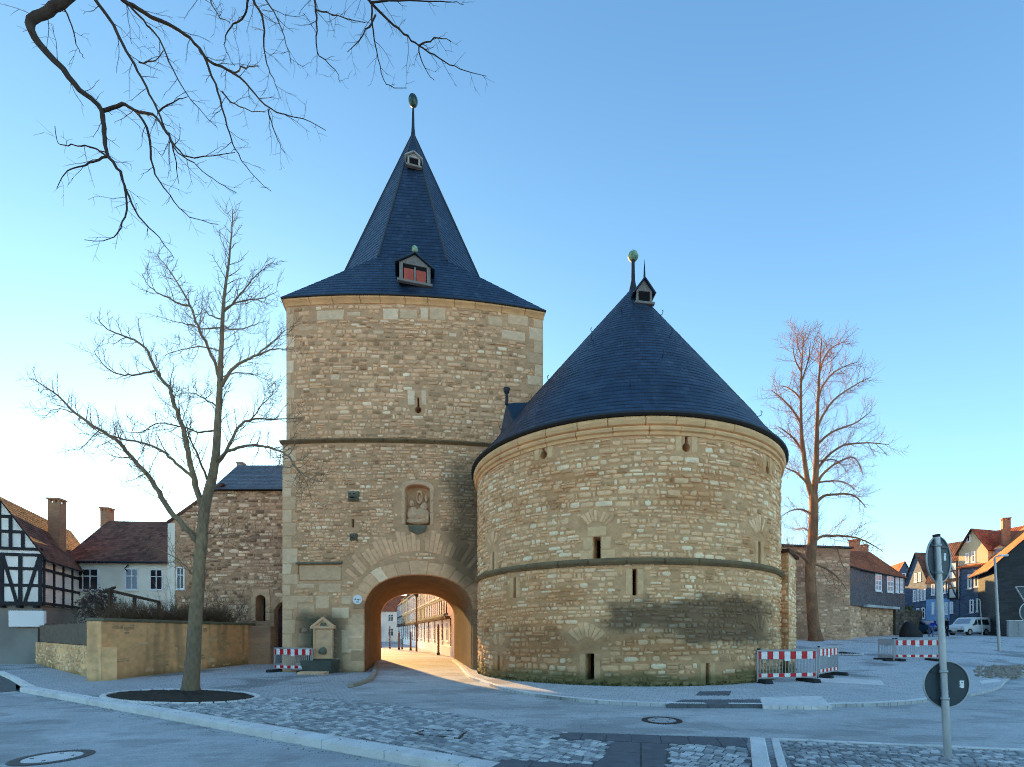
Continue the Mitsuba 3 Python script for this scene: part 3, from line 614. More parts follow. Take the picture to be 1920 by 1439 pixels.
# fans of thin stones over the wide loopholes, and their dressed surrounds
def fan(t, name, u, z, r0, r1, a0, a1, n, mapf, bs, seed, w=.02, sy=1.0):
    g = np.random.default_rng(seed); e = np.linspace(a0, a1, n + 1); dz = []
    for i in range(n):
        a, b = e[i] + (e[1] - e[0]) * .07, e[i + 1] - (e[1] - e[0]) * .07; ro = r1 * g.uniform(.93, 1.05)
        P = [(u + r0 * math.cos(q), z + r0 * math.sin(q) * sy) for q in (a, b)] + [(u + ro * math.cos(q), z + ro * math.sin(q) * sy) for q in (b, a)]
        P = np.array(P); c = P.mean(0); Q = c + (P - c) * .86; ww = w * g.uniform(.6, 1.3)
        v = np.vstack([mapf(P[:, 0], P[:, 1], np.full(4, -.03)), mapf(P[:, 0], P[:, 1], np.full(4, ww * .5)), mapf(Q[:, 0], Q[:, 1], np.full(4, ww))]); f = []
        for k in (0, 4):
            for i2 in range(4): j = (i2 + 1) % 4; f += [[k + i2, k + j, k + 4 + j], [k + i2, k + 4 + j, k + 4 + i2]]
        f = np.array(f + [[8, 9, 10], [8, 10, 11]])
        part(t, name, (v, f[:, ::-1]), bs, False, uv=np.tile([[np.clip(g.normal(.40, .16), 0, 1), .5]], (12, 1)))
for (px, py, r0, r1, n) in [(1117, 1000, .34, .68, 9), (1424, 1012, .25, .72, 9), (925, 1030, .22, .6, 7), (1100, 1215, .30, .72, 7), (1424, 1195, .25, .7, 7), (935, 1218, .2, .55, 6)]:
    u, z = rt_uv(px, py); fan(rt, 'relieving_stone', u, z, r0, r1, .25 * math.pi * .8, math.pi - .25 * math.pi * .8, n, RM, 'mat_round_stone', int(px), .022)
    holes.append(Polygon([(u + r1 * math.cos(q), z + r1 * math.sin(q)) for q in np.linspace(.55, math.pi - .55, 9)] + [(u - .3, z - .05), (u + .3, z - .05)]))
def dressed(t, name, r, mapf, bs, w1=.016, tone=.5, w0=-.05, cham=.02):
    (v, f), uv = block(r, mapf, w0, w1, cham, tone); return part(t, name, (v, f), bs, False, uv=uv)
for (u, z0, z1, w, key) in SLITS[:1]:
    for s in (-1, 1):
        for k in range(2):
            a, b = sorted((u + s * (w / 2 + .01), u + s * (w / 2 + (.30 if k else .42)))); dressed(rt, 'loophole_jamb', (a, b, z0 + (z1 - z0) * k / 2 + .01, z0 + (z1 - z0) * (k + 1) / 2 - .01), RM, 'mat_round_dressed', tone=.45)
    dressed(rt, 'loophole_lintel', (u - .28, u + .28, z1 + .01, z1 + .30), RM, 'mat_round_dressed', tone=.55); holes.append(sbox(u - .44, z0, u + .44, z1 + .3))
for (u, z0, z1, w, key) in SLITS[1:8]:
    for s in (-1, 1):
        a, b = sorted((u + s * (w / 2 + .01), u + s * (w / 2 + .20))); dressed(rt, 'loophole_jamb', (a, b, z0 + .01, z1 - .01), RM, 'mat_round_dressed', tone=.4); holes.append(sbox(a, z0, b, z1))
for (u, z0, z1, w, key) in SLITS[8:]:
    for s in (-1, 1):
        a, b = sorted((u + s * (w / 2 + .095), u + s * (w / 2 + .30))); dressed(rt, 'loophole_jamb', (a, b, z0 - .16, z1 + .2), RM, 'mat_round_dressed', tone=.55); holes.append(sbox(a, z0 - .2, b, z1 + .22))
masonry(rt, 'stone', outside(rr, *holes), RM, 'mat_round_stone', .030, 2, toneset(.50, .17, .13, .06),
        visible=lambda px, py, c: ((c[:, 0] - RT_C[0]) * c[:, 0] + (c[:, 1] - RT_C[1]) * c[:, 1] < -6) * 1.0)
def ring_pieces(t, name, c, prof, length, a0, a1, bs, rmean, gap=.026, seed=4):
    g = np.random.default_rng(seed); a = a0
    while a < a1:
        b = min(a + length / rmean * g.uniform(.85, 1.15), a1); m = max(2, int((b - a) * rmean / .25))
        p = np.array(prof) * 1.0; v, f = lathe(p + np.array([g.uniform(-.006, .006), 0]), c, m, a, b - gap / rmean); n = m + 1; k = len(p)
        caps = [[i * n, 0, (i + 1) * n] for i in range(1, k - 1)] + [[i * n + m, (i + 1) * n + m, m] for i in range(1, k - 1)]
        part(t, name, (v, np.vstack([f, caps])), bs, 30, uv=None); a = b
lo, hi = -2.2, 2.2
ring_pieces(rt, 'string_course', RT_C, [(RT_R - .05, ZS - .06), (RT_R + .06, ZS - .05), (RT_R + .14, ZS + .02), (RT_R + .14, ZS + .07), (RT_R + .02, ZS + .15), (RT_R - .05, ZS + .15)], 1.0, lo, hi, 'mat_string', RT_R)
ring_pieces(rt, 'cornice_stone', RT_C, [(RT_R - .05, ZC), (RT_R + .045, ZC), (RT_R + .05, ZC + .09), (RT_R + .12, ZC + .11), (RT_R + .14, ZC + .17), (RT_R + .10, ZC + .23), (RT_R - .05, ZC + .23)], .95, lo, hi, 'mat_cornice', RT_R, seed=5)
ring_pieces(rt, 'cornice_stone', RT_C, [(RT_R - .05, ZC + .236), (RT_R + .07, ZC + .236), (RT_R + .15, ZC + .27), (RT_R + .19, ZC + .36), (RT_R + .17, ZC + .45), (RT_R + .12, ZC + .49), (RT_R - .05, ZC + .49)], .95, lo, hi, 'mat_cornice', RT_R, seed=6)
# conical slate roof in stepped courses, bell-cast at the eaves
def turned(pr, c, n=16):
    v, f = lathe(pr, (c[0], c[1]), n); return v + np.array([0, 0, c[2]]), f
APEX = np.array([3.38, 18.94, 15.55]); RE = 5.97
def cone_roof(t, name, c0, c1, re, ze, za, n, m, bs):
    ls = np.linspace(0, 1, n + 1); v, f, uv = [], [], []
    th = np.linspace(0, 2 * np.pi, m + 1); sh = .20
    def rz(s):
        z = ze + (za - ze) * s; r = re * (1 - s) ** 1.0
        r = re * ((1 - s) - .008 * (math.sin(math.pi * s / .16) if s < .16 else 0))
        return max(r, .06), z
    g = np.random.default_rng(3)
    for i in range(n):
        (r0, z0), (r1, z1) = rz(ls[i]), rz(ls[i + 1]); c = lambda s: c0 + (c1 - c0) * s
        for k, (r, z, cc, vv) in enumerate([(r0, z0 - .005, c(ls[i]), i + .02), (r0 + .011, z0 + .005, c(ls[i]), i + .02), (r1, z1, c(ls[i + 1]), i + .98)]):
            wob = g.uniform(-.003, .005, m + 1) if k == 1 else 0; 
            v.append(np.stack([cc[0] + (r + wob) * np.sin(th), cc[1] - (r + wob) * np.cos(th), np.full(m + 1, z)], 1)); uv.append(np.stack([th * (r0 * .5 + 1.5), np.full(m + 1, vv)], 1))
        b = i * 3 * (m + 1); j = np.arange(m)
        for q in (0, 1):
            a = b + q * (m + 1) + j; d = a + m + 1; f += [np.stack([a, a + 1, d + 1], 1), np.stack([a, d + 1, d], 1)]
    return (np.vstack(v), np.vstack(f)), np.vstack(uv)
(cm_, cu_) = cone_roof(rt, 'roof', RT_C, APEX[:2], RE, ZE, APEX[2], 46, 128, 'mat_slate')
rk = part(rt, 'roof', cm_, 'mat_slate', True, uv=cu_)
part(rt, 'eaves_board', lathe([(RT_R + .02, ZE - .085), (RE - .02, ZE - .075), (RE + .03, ZE - .05), (RE + .03, ZE + .005), (RE - .1, ZE + .03)], RT_C, 128), 'mat_lead', 40)
part(rk, 'finial_post', turned([(.22, -.35), (.13, .0), (.08, .25), (.07, 1.0), (.10, 1.05), (.04, 1.09)], APEX), 'mat_lead', 40)
part(rk, 'finial_ball', ball((APEX[0], APEX[1], APEX[2] + 1.24), .21, 3, (1, 1, .92)), 'mat_copper_green', True)
part(rk, 'finial_tip', rod((APEX[0], APEX[1], APEX[2] + 1.4), (APEX[0], APEX[1], APEX[2] + 1.52), .02), 'mat_copper_green')
for i in range(18):                     # ladder hooks in the slates
    a = -2.2 + i * .26; s = .15 + .2 * (i % 4); r = RE * (1 - s) + .02; z = ZE + (APEX[2] - ZE) * s; hx = RT_C + (APEX[:2] - RT_C) * s
    p = np.array([hx[0] + r * math.sin(a), hx[1] - r * math.cos(a), z]); o = np.array([math.sin(a), -math.cos(a), 0])
    part(rk, 'roof_hook', tube([p - o * .05, p + o * .10, p + o * .13 + (0, 0, .10), p + o * .08 + (0, 0, .16)], .014, 5), 'mat_lead')
# small dormer near the top
def dormer(t, c, n, w, h, rise, depth, wall_m, front, roof_m='mat_slate', pane='mat_dark', spike=None, key='dormer'):
    """A gabled dormer: c = foot of its front (middle), n = outward direction in plan, with cheeks, gable, sill, opening and roof."""
    n = np.array([n[0], n[1], 0.0]); n /= np.linalg.norm(n); s = np.array([-n[1], n[0], 0]); up = np.array([0, 0, 1.0]); c = np.asarray(c, float); b = -n * depth
    fw = .10 * w + .02; pr = extr([(-w / 2, 0), (w / 2, 0), (w / 2, h), (0, h + rise), (-w / 2, h)], c - n * .05, s, up, b)
    d = part(t, key, pr, 'mat_slate')
    for a, q in ((-w / 2, -w / 2 + fw), (w / 2 - fw, w / 2)): part(d, 'frame_post', obox(c + s * a - n * .05, s * (q - a), up * h, n * .05), front)
    part(d, 'frame_head', extr([(-w / 2, h - .02), (w / 2, h - .02), (0, h + rise - .02)], c - n * .048, s, up, n * .045), front)
    part(d, 'opening', obox(c - s * (w / 2 - fw) - n * .045 + up * .04, s * (w - 2 * fw), up * (h - .08), n * .012), pane)
    part(d, 'sill', cbox(c - s * (w / 2 + .08) - n * .06 - up * .05, s * (w + .16), n * .16, up * .09, .01), 'mat_wood_grey')
    ov = .05 + w * .085; dz = rise / (w / 2) * ov
    for q in (-1, 1):
        e = c + s * q * (w / 2 + ov) + up * (h - dz) + n * .10; rdg = c + up * (h + rise) + n * .10
        part(d, 'roof_slope', obox(e, (rdg - e), b - n * .1, np.cross(rdg - e, b) / np.linalg.norm(np.cross(rdg - e, b)) * .045 * (1 if np.cross(rdg - e, b)[2] > 0 else -1)), roof_m)
    if spike: part(d, 'spike', tube([c + up * (h + rise - .02) + n * .02, c + up * (h + rise + spike * .5) + n * .02, c + up * (h + rise + spike) + n * .02], [.05, .028, .006], 8), 'mat_lead')
    return d, n, s, up, c
dp = V(1208, 570, 17.95); dormer(rk, dp, (.12, -1), .62, .50, .42, 1.1, None, 'mat_wood_grey', spike=.75)
# saddle roof that ties the cone to the gate tower, with its own little post
RB, RA = V(950, 757, 16.6), V(1030, 753, 17.6)
ridge_d = (RA - RB) / np.linalg.norm(RA - RB); q0, q1 = RB - np.array([0, 0, 1.9]), RA - np.array([0, 0, 1.9])
sv = np.cross(ridge_d, [0, 0, 1]); sv /= np.linalg.norm(sv)
sd = part(rt, 'saddle_roof', extr([(-.55, 0), (.55, 0), (.55, .9), (0, 1.9), (-.55, .9)], q0, sv, (0, 0, 1), q1 - q0), 'mat_slate')
part(sd, 'post', tube([RB - (0, 0, .05), RB + (0, 0, .35)], [.06, .045], 8), 'mat_lead'); part(sd, 'post_cup', turned([(.05, 0), (.10, .07), (.12, .2), (.08, .2), (.02, .1)], RB + (0, 0, .33), 12), 'mat_lead')
# moss and plants along the foot of the tower
g = np.random.default_rng(8); mv = []
for i in range(420):
    a = g.normal(-.3, .8); k = g.uniform(.012, .032); z = PV + abs(g.normal(0, .05)); r = RT_R + g.uniform(.0, .05)
    s = trimesh.creation.icosphere(subdivisions=0, radius=k); mv.append((s.vertices * g.uniform(.6, 1.4, 3) + np.array([RT_C[0] + r * math.sin(a), RT_C[1] - r * math.cos(a), z]), s.faces))
k = add('moss', cat(mv), 'mat_moss', True); labels[k] = {'label': 'low green moss growing along the foot of the round tower', 'category': 'moss', 'kind': 'stuff'}

# buttress wall on the right flank of the round tower
B0, B1, B2 = np.array([8.38, 16.45]), np.array([7.55, 17.9]), np.array([9.45, 18.0])
bt = thing('wall_buttress', 'stubby stone buttress with sloping cap on the right flank of the round tower', 'buttress')
ZB = 4.42
bp = np.array([B0, B2, B2 + (-1.2, 2.0), B1 + (-.6, 1.2), B1])
part(bt, 'wall', prism(ccw(bp), -.2, ZB), 'mat_round_mortar')
def face_rubble(t, a, b, z0, z1, bs, seed, tone, out, most=150, proud=.022, hr=(.11, .22), ws=(.16, .42), cut=(), name='stone', keep=.96):
    a, b = np.asarray(a, float), np.asarray(b, float); L = np.linalg.norm(b - a); d = (b - a) / L; n = np.array([d[1], -d[0]]) * out
    r = rubble(.01, L - .01, z0, z1, np.random.default_rng(seed), hr, ws, .013, keep)
    if len(cut): r = outside(r, *cut)
    masonry(t, name, r, flatmap((*a, 0), (*d, 0), (*n, 0)), bs, proud, seed, tone, most) if len(r) else None
    return flatmap((*a, 0), (*d, 0), (*n, 0))
face_rubble(bt, B1, B0, .05, ZB - .02, 'mat_round_stone', 21, toneset(.4, .15), 1, 60)
face_rubble(bt, B0, B2, .05, ZB - .02, 'mat_round_stone', 22, toneset(.62, .15), 1, 60)
capv = [(*(B0 + (-.02, -.10)), ZB), (*(B2 + (.12, -.02)), ZB - .02), (*(B2 + (-1.2, 2.0)), ZB), (*(B1 + (-.3, .6)), ZB), (*(B1 + (-.1, -.08)), ZB)]
part(bt, 'cap_slab', tri(m3.Manifold.hull_points(np.array(capv + [(x, y, z + .10 + (.22 if i > 1 else 0)) for i, (x, y, z) in enumerate(capv)]))), 'mat_tile_brown')

# ------------------------------------------------------------------ the gate tower
GL, GR, SAG = np.array([-10.76, 19.2]), np.array([-.27, 19.97]), .52
gm = (GL + GR) / 2; gt_t = (GR - GL) / np.linalg.norm(GR - GL); gt_n = np.array([gt_t[1], -gt_t[0]])      # along the front, outwards
hc = np.linalg.norm(GR - GL) / 2; GRAD = (hc ** 2 + SAG ** 2) / (2 * SAG); gc = gm + gt_n * SAG - gt_n * GRAD
an0 = math.atan2(gt_n[0], -gt_n[1])
def gate_map(off=0.0):
    def f(u, v, w):
        a = an0 + np.asarray(u) / GRAD; r = GRAD + off + np.asarray(w)
        return np.stack([gc[0] + r * np.sin(a), gc[1] - r * np.cos(a), np.asarray(v) + 0 * np.asarray(u)], -1)
    return f
OFF = .10; GU, GLo = gate_map(0.0), gate_map(OFF)
hu = math.asin(hc / GRAD) * GRAD
def gt_uv(px, py, off=OFF):
    d = np.array([(px - CX) / FO, 1.0]); a = d @ d; b = -2 * d @ gc; c = gc @ gc - (GRAD + off) ** 2
    t = (-b - math.sqrt(b * b - 4 * a * c)) / (2 * a); p = d * t
    return (math.atan2(p[0] - gc[0], gc[1] - p[1]) - an0) * GRAD, EYE - (py - CY) / FO * t
DIRB = np.array([-.285, 1.0]); DIRB /= np.linalg.norm(DIRB); DEP = 9.1
ZT, ZSG, ZGE = 14.92, 9.30, 15.18
def gate_plan(off, ext=0.0):
    us = np.linspace(-hu - ext, hu + ext, 25); f = gate_map(off)(us, us * 0, us * 0)[:, :2]
    return np.vstack([f, [f[-1] + DIRB * (DEP + off), f[0] + DIRB * (DEP + off)]])
gt = thing('gate_tower', 'tall square stone gate tower with archway and steep dark blue slate spire', 'gate tower')
low_m = m3.Manifold.extrude(m3.CrossSection([ccw(gate_plan(OFF, .10))]), ZSG + 1.0).translate([0, 0, -1.0])
upp_m = m3.Manifold.extrude(m3.CrossSection([ccw(gate_plan(0.0))]), ZT + .2 - ZSG).translate([0, 0, ZSG])
ua, zb = gt_uv(683, 1262); ub, _ = gt_uv(887, 1262); uc, zc = gt_uv(785, 1080); _, zsp = gt_uv(700, 1138)
AW, AC = (ub - ua) / 2, (ua + ub) / 2; ZSP, ZCR = 2.55, 3.95
def arch_profile(grow=0.0, n=28):
    th = np.linspace(0, np.pi, n); a = AW + grow; h = ZCR - ZSP + grow
    return np.vstack([[(AC + a, -.5)], np.stack([AC + a * np.sign(np.cos(th)) * np.abs(np.cos(th)) ** .85, ZSP + h * np.sin(th) ** .95], 1), [(AC - a, -.5)]])
tp = arch_profile(); o3 = GLo(np.array([0.]), np.array([0.]), np.array([0.]))[0]
tun = m3.Manifold.extrude(m3.CrossSection([ccw(tp)]), 16.0)
TM = np.stack([np.r_[gt_t, 0], [0, 0, 1], np.r_[DIRB, 0], np.r_[o3[:2] - DIRB * 3.0, 0]], 1)
tun = tun.transform(TM)
low_m = low_m - tun
def recess(m, mapf, poly, depth):
    p = np.asarray(poly, float); return m - m3.Manifold.hull_points(np.vstack([mapf(p[:, 0], p[:, 1], np.full(len(p), w)) for w in (.4, -depth)]))
def pxr(x0, y0, x1, y1, off=OFF):
    a, b = gt_uv(x0, y1, off), gt_uv(x1, y0, off); return a[0], b[0], a[1], b[1]
R_rel, R_pan = pxr(760, 912, 806, 985), pxr(558, 1058, 640, 1090)
um, uw = (R_rel[0] + R_rel[1]) / 2, (R_rel[1] - R_rel[0]) / 2
rel_poly = [(R_rel[0], R_rel[2]), (R_rel[1], R_rel[2])] + [(um + uw * math.cos(q), R_rel[3] - .16 + .2 * math.sin(q)) for q in np.linspace(.0, math.pi, 9)]
low_m = recess(low_m, GLo, rel_poly, .30); low_m = recess(low_m, GLo, [(R_pan[0], R_pan[2]), (R_pan[1], R_pan[2]), (R_pan[1], R_pan[3]), (R_pan[0], R_pan[3])], .09)
ks = gt_uv(784, 746, 0.0); ke = gt_uv(784, 766, 0.0)
upp_m = recess(upp_m, GU, [(ks[0] - .045, ke[1]), (ks[0] + .045, ke[1]), (ks[0] + .045, ks[1]), (ks[0] - .045, ks[1])], .7)
th = np.linspace(0, 2 * np.pi, 14, endpoint=False); upp_m = recess(upp_m, GU, np.stack([ks[0] + .135 * np.cos(th), ke[1] - .07 + .135 * np.sin(th)], 1), .7)
s1 = pxr(659, 974, 664, 990); low_m = recess(low_m, GLo, [(s1[0], s1[2]), (s1[1], s1[2]), (s1[1], s1[3]), (s1[0], s1[3])], .5)
part(gt, 'wall', low_m, 'mat_gate_mortar', 20); part(gt, 'upper_wall', upp_m, 'mat_gate_mortar', 20)
# tunnel lining slightly inside the cut
lin = m3.CrossSection([ccw(tp)]) - m3.CrossSection([ccw(arch_profile(-.025))])
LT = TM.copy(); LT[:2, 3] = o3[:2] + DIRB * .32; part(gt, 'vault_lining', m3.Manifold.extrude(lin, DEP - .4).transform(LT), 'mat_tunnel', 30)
# voussoirs along the arch, jamb stones, relieving arch
excl_l, excl_u = [], []
pp = arch_profile(.0, 41)[1:-1][::-1]; po = arch_profile(.56, 41)[1:-1][::-1]
nv = 15; ix = np.linspace(0, len(pp) - 1, nv + 1); g = np.random.default_rng(3)
for i in range(nv):
    ts = np.linspace(ix[i], ix[i + 1], 4); ii = np.arange(len(pp)); pk = np.stack([np.interp(ts, ii, pp[:, k]) for k in (0, 1)], 1); ok = np.stack([np.interp(ts, ii, po[:, k]) for k in (0, 1)], 1)
    ok = pk + (ok - pk) * g.uniform(.82, 1.08); P = np.vstack([pk, ok[::-1]]); c = P.mean(0); P = c + (P - c) * .975; Q = c + (P - c) * .93; n = len(P)
    tone = np.clip(g.normal(.40, .12), 0, 1); v = np.vstack([GLo(P[:, 0], P[:, 1], np.full(n, -.06)), GLo(P[:, 0], P[:, 1], np.full(n, .012)), GLo(Q[:, 0], Q[:, 1], np.full(n, .028))]); f = []
    for k in (0, n):
        for a in range(n): b = (a + 1) % n; f += [[k + a, k + b, k + n + b], [k + a, k + n + b, k + n + a]]
    h = n // 2
    for a in range(h - 1): f += [[2 * n + a, 2 * n + a + 1, 2 * n + n - 2 - a], [2 * n + a, 2 * n + n - 2 - a, 2 * n + n - 1 - a]]
    part(gt, 'voussoir', (v, np.array(f)[:, ::-1]), 'mat_gate_stone', False, uv=np.full((len(v), 2), (tone, .5)))
excl_l.append(Polygon(arch_profile(.60)))
z = .02
while z < ZSP - .2:
    h = g.uniform(.34, .55); h = min(h, ZSP - z)
    for s, u0 in ((-1, AC - AW), (1, AC + AW)):
        w = g.uniform(.45, .8); a, b = sorted((u0 + s * .004, u0 + s * w)); dressed(gt, 'jamb_stone', (a, b, z + .008, z + h - .008), GLo, 'mat_dressed', .022, np.clip(g.normal(.5, .12), 0, 1)); excl_l.append(sbox(a, z, b, z + h))
    z += h
fu, fz = gt_uv(786, 1180); fan(gt, 'relieving_stone', fu, fz, 3.15, 3.85, math.radians(42), math.radians(142), 34, GLo, 'mat_gate_stone', 77, .028)
excl_l.append(Polygon([(fu + 3.9 * math.cos(q), fz + 3.9 * math.sin(q)) for q in np.linspace(math.radians(41), math.radians(143), 20)] + [(fu + 3.1 * math.cos(q), fz + 3.1 * math.sin(q)) for q in np.linspace(math.radians(143), math.radians(41), 20)]))
# quoins
for (mp, z0, z1, ex, lst, sides) in ((GLo, .03, ZSG - .12, .10, excl_l, (-1,)), (GU, ZSG + .16, ZT - .02, 0.0, excl_u, (-1, 1))):
    for s in sides:
        z, k = z0, 0
        while z < z1 - .12:
            h = min(g.uniform(.36, .62), z1 - z); w = (.62 if k % 2 else .40) * g.uniform(.9, 1.15)
            if s < 0 and mp is GU: w *= .55
            e = s * (hu + ex); a, b = sorted((e - s * .0, e - s * w)); dressed(gt, 'quoin', (a, b, z + .007, z + h - .007), mp, 'mat_dressed', .020, np.clip(g.normal(.62, .13), 0, 1)); lst.append(sbox(a, z, b, z + h)); z += h; k += 1
# larger ashlar blocks low on the left
ash = []
for (x0, y0, x1, y1) in [(555, 1118, 588, 1130), (592, 1118, 618, 1142), (560, 1134, 590, 1152), (622, 1140, 655, 1160), (640, 1118, 660, 1134), (640, 1182, 680, 1225), (642, 1228, 682, 1258), (652, 1160, 682, 1178), (560, 1190, 585, 1212), (556, 1095, 590, 1104), (598, 1095, 640, 1112)]:
    r = pxr(x0, y0, x1, y1); dressed(gt, 'ashlar_block', r, GLo, 'mat_dressed', .020, np.clip(g.normal(.55, .14), 0, 1)); excl_l.append(sbox(r[0], r[2], r[1], r[3]))
for (x0, y0, x1, y1) in [(594, 582, 645, 602), (650, 586, 676, 594), (718, 580, 747, 600), (750, 582, 783, 598), (788, 578, 803, 599), (806, 579, 836, 600), (915, 596, 942, 610), (952, 594, 990, 608), (560, 612, 588, 622), (700, 621, 720, 627), (842, 626, 856, 632), (940, 625, 985, 636), (620, 703, 637, 714), (764, 733, 778, 760), (790, 733, 800, 760)]:
    r = pxr(x0, y0, x1, y1, 0.0); dressed(gt, 'ashlar_block', r, GU, 'mat_dressed', .024, np.clip(g.normal(.72, .14), 0, 1)); excl_u.append(sbox(r[0], r[2], r[1], r[3]))
for r, lst, m in ((R_rel, excl_l, .24), (R_pan, excl_l, .06), (s1, excl_l, .05)): lst.append(sbox(r[0] - m, r[2] - m, r[1] + m, r[3] + m))
excl_u.append(sbox(ks[0] - .18, ke[1] - .25, ks[0] + .18, ks[1] + .1))
rng = np.random.default_rng(12)
lowr = outside(np.vstack([rubble(-hu - .09, hu + .09, .02, 2.6, rng, (.15, .28), (.18, .5), .02, .90), rubble(-hu - .09, hu + .09, 2.6, ZSG - .1, rng, (.09, .175), (.12, .34), .017, .92)]), *excl_l)
upr = outside(rubble(-hu + .01, hu - .01, ZSG + .15, ZT - .02, rng, (.10, .22), (.14, .40), .017, .92), *excl_u)
front = lambda px, py, c: (c[:, 0] < -3.2) * 1.0
masonry(gt, 'stone', lowr, GLo, 'mat_gate_stone', .030, 13, toneset(.48, .18, .10, .08), 300, front)
masonry(gt, 'upper_stone', upr, GU, 'mat_gate_stone', .026, 14, toneset(.42, .17, .05, .10), 300, lambda px, py, c: 1.0 * ((px < 940) | (py < 740)), 'upper_rubble_stones')
# string course and cornice, stone by stone, carried round the visible sides
def run_pieces(t, name, mapf, u0, u1, prof, length, bs, seed):
    g = np.random.default_rng(seed); u = u0
    while u < u1 - .05:
        e = min(u + length * g.uniform(.8, 1.2), u1); us = np.linspace(u, e - .024, 4); n = 4
        v = np.vstack([mapf(us, np.full(4, z), np.full(4, w)) for w, z in prof]); f = []; k = len(prof)
        for i in range(k - 1):
            for j in range(3): f += [[i * n + j, i * n + j + 1, (i + 1) * n + j + 1], [i * n + j, (i + 1) * n + j + 1, (i + 1) * n + j]]
        for i in range(1, k - 1): f += [[0, (i + 1) * n, i * n], [3, i * n + 3, (i + 1) * n + 3]]
        part(t, name, (v, np.array(f)), bs, 30); u = e
run_pieces(gt, 'string_course', GLo, -hu - .13, hu + .13, [(-.2, ZSG - .05), (.02, ZSG - .05), (.15, ZSG + .03), (.15, ZSG + .08), (-.10, ZSG + .18), (-.2, ZSG + .18)], 1.1, 'mat_string', 3)
run_pieces(gt, 'cornice_stone', GU, -hu - .04, hu + .05, [(-.2, ZT), (.03, ZT), (.07, ZT + .08), (.17, ZT + .15), (.17, ZT + .21), (-.2, ZT + .21)], .95, 'mat_cornice', 4)
gp0, gp1 = gate_plan(.165, .05), gate_plan(-.2, -.2)
for a, b in ((-2, -1), (-1, 0), (24, 25)):
    A, B, Cc, D = gp0[a], gp0[b], gp1[b], gp1[a]
    part(gt, 'side_cornice', tri(m3.Manifold.hull_points(np.array([(*q, z) for z, qs in ((ZT + .10, (A * .96 + D * .04, B * .96 + Cc * .04, Cc, D)), (ZT + .205, (A, B, Cc, D))) for q in qs]))), 'mat_cornice')
# slate spire: flared skirt on the square eaves, broached to an octagon
ev = gate_plan(.22, .07); cen = np.array([ev[0], ev[24], ev[25], ev[26]]).mean(0) + np.array([-.12, -.1])
AX = gt_t; AY = DIRB; RO, ZO, ZA = 3.50, 17.85, 26.95
off8 = [(-1.47, -RO), (1.47, -RO), (RO, -1.47), (RO, 1.47), (1.47, RO), (-1.47, RO), (-RO, 1.47), (-RO, -1.47)]
O8 = [np.r_[cen + AX * a + AY * b, ZO] for a, b in off8]; AP = np.r_[cen, ZA]
rl, rf = [], []
fe = [np.r_[q, ZGE] for q in ev[:25]]; um_ = np.linspace(0, 1, 25)
def strip_roof(lower, upper_a, upper_b, n):      # skirt face with a curved lower edge
    for i in range(len(lower) - 1):
        s, t = i / (len(lower) - 1), (i + 1) / (len(lower) - 1)
        rl.append(courses(lower[i], lower[i + 1], upper_a + (upper_b - upper_a) * t, upper_a + (upper_b - upper_a) * s, n, .010, np.linalg.norm(lower[i] - lower[0])))
ci = [0, 24, 25, 26]; E = [np.r_[ev[i], ZGE] for i in ci]
strip_roof(fe[::2], O8[0], O8[1], 15)
for a, b, p, q in ((E[1], E[2], O8[2], O8[3]), (E[2], E[3], O8[4], O8[5]), (E[3], E[0], O8[6], O8[7])): rl.append(courses(a, b, q, p, 15, .010))
for e, p, q in ((E[0], O8[7], O8[0]), (E[1], O8[1], O8[2]), (E[2], O8[3], O8[4]), (E[3], O8[5], O8[6])): rl.append(courses(e, e + (q - p) * .002, q, p, 15, .010))
for i in range(8):
    a, b = O8[i], O8[(i + 1) % 8]; rl.append(courses(a, b, AP + (b - a) * .008, AP - (b - a) * .008, 42, .010))
sm, su = join_uv(rl); sp = part(gt, 'roof', sm, 'mat_slate', False, uv=su)
for i in range(8): part(sp, 'hip_slates', tube([O8[i] + (0, 0, .01), O8[i] * .5 + AP * .5 + (0, 0, .01), AP], [.05, .05, .03], 6), 'mat_slate_hip')
part(gt, 'eaves_board', tri(m3.Manifold.extrude(m3.CrossSection([ccw(gate_plan(.235, .08))]), .05).translate([0, 0, ZGE - .045])), 'mat_lead')
part(sp, 'finial_rod', tube([AP - (0, 0, .5), AP + (0, 0, .3), AP + (0, 0, 1.35)], [.14, .07, .045], 10), 'mat_lead'); part(sp, 'finial_ball', ball(AP + (0, 0, 1.58), .25, 3, (.92, .92, 1.2)), 'mat_copper_dark', True)
def on_face(px, py, a, b, c):           # where a roof plane is seen at a pixel
    n = np.cross(b - a, c - a); d = np.array([(px - CX) / FO, 1.0, -(py - CY) / FO]); o = np.array([0, 0, EYE]); return o + d * (np.dot(a - o, n) / np.dot(d, n))
fn = -DIRB
f1 = on_face(778, 537, (fe[12] + fe[11]) / 2, fe[12] + np.r_[gt_t, 0], (O8[0] + O8[1]) / 2)
dm, dn, ds, dup_, dc = dormer(sp, f1 + np.r_[fn * .15, 0], fn, 1.22, .76, .42, 1.6, None, 'mat_wood_grey', pane='mat_dark', key='dormer')
for a in (-.43, .045): part(dm, 'shutter', cbox(dc + ds * a + dup_ * .06 - dn * .03, ds * .385, dup_ * .50, dn * .03, .008), 'mat_red_shutter')
part(dm, 'mullion', obox(dc - ds * .035 - dn * .03 + dup_ * .04, ds * .07, dup_ * .6, dn * .045), 'mat_wood_grey')
part(dm, 'finial_rod', rod(dc + dup_ * 1.12 - dn * .3, dc + dup_ * 1.5 - dn * .3, .035), 'mat_lead'); part(dm, 'finial_ball', ball(dc + dup_ * 1.62 - dn * .3, .13, 2), 'mat_copper_green', True)
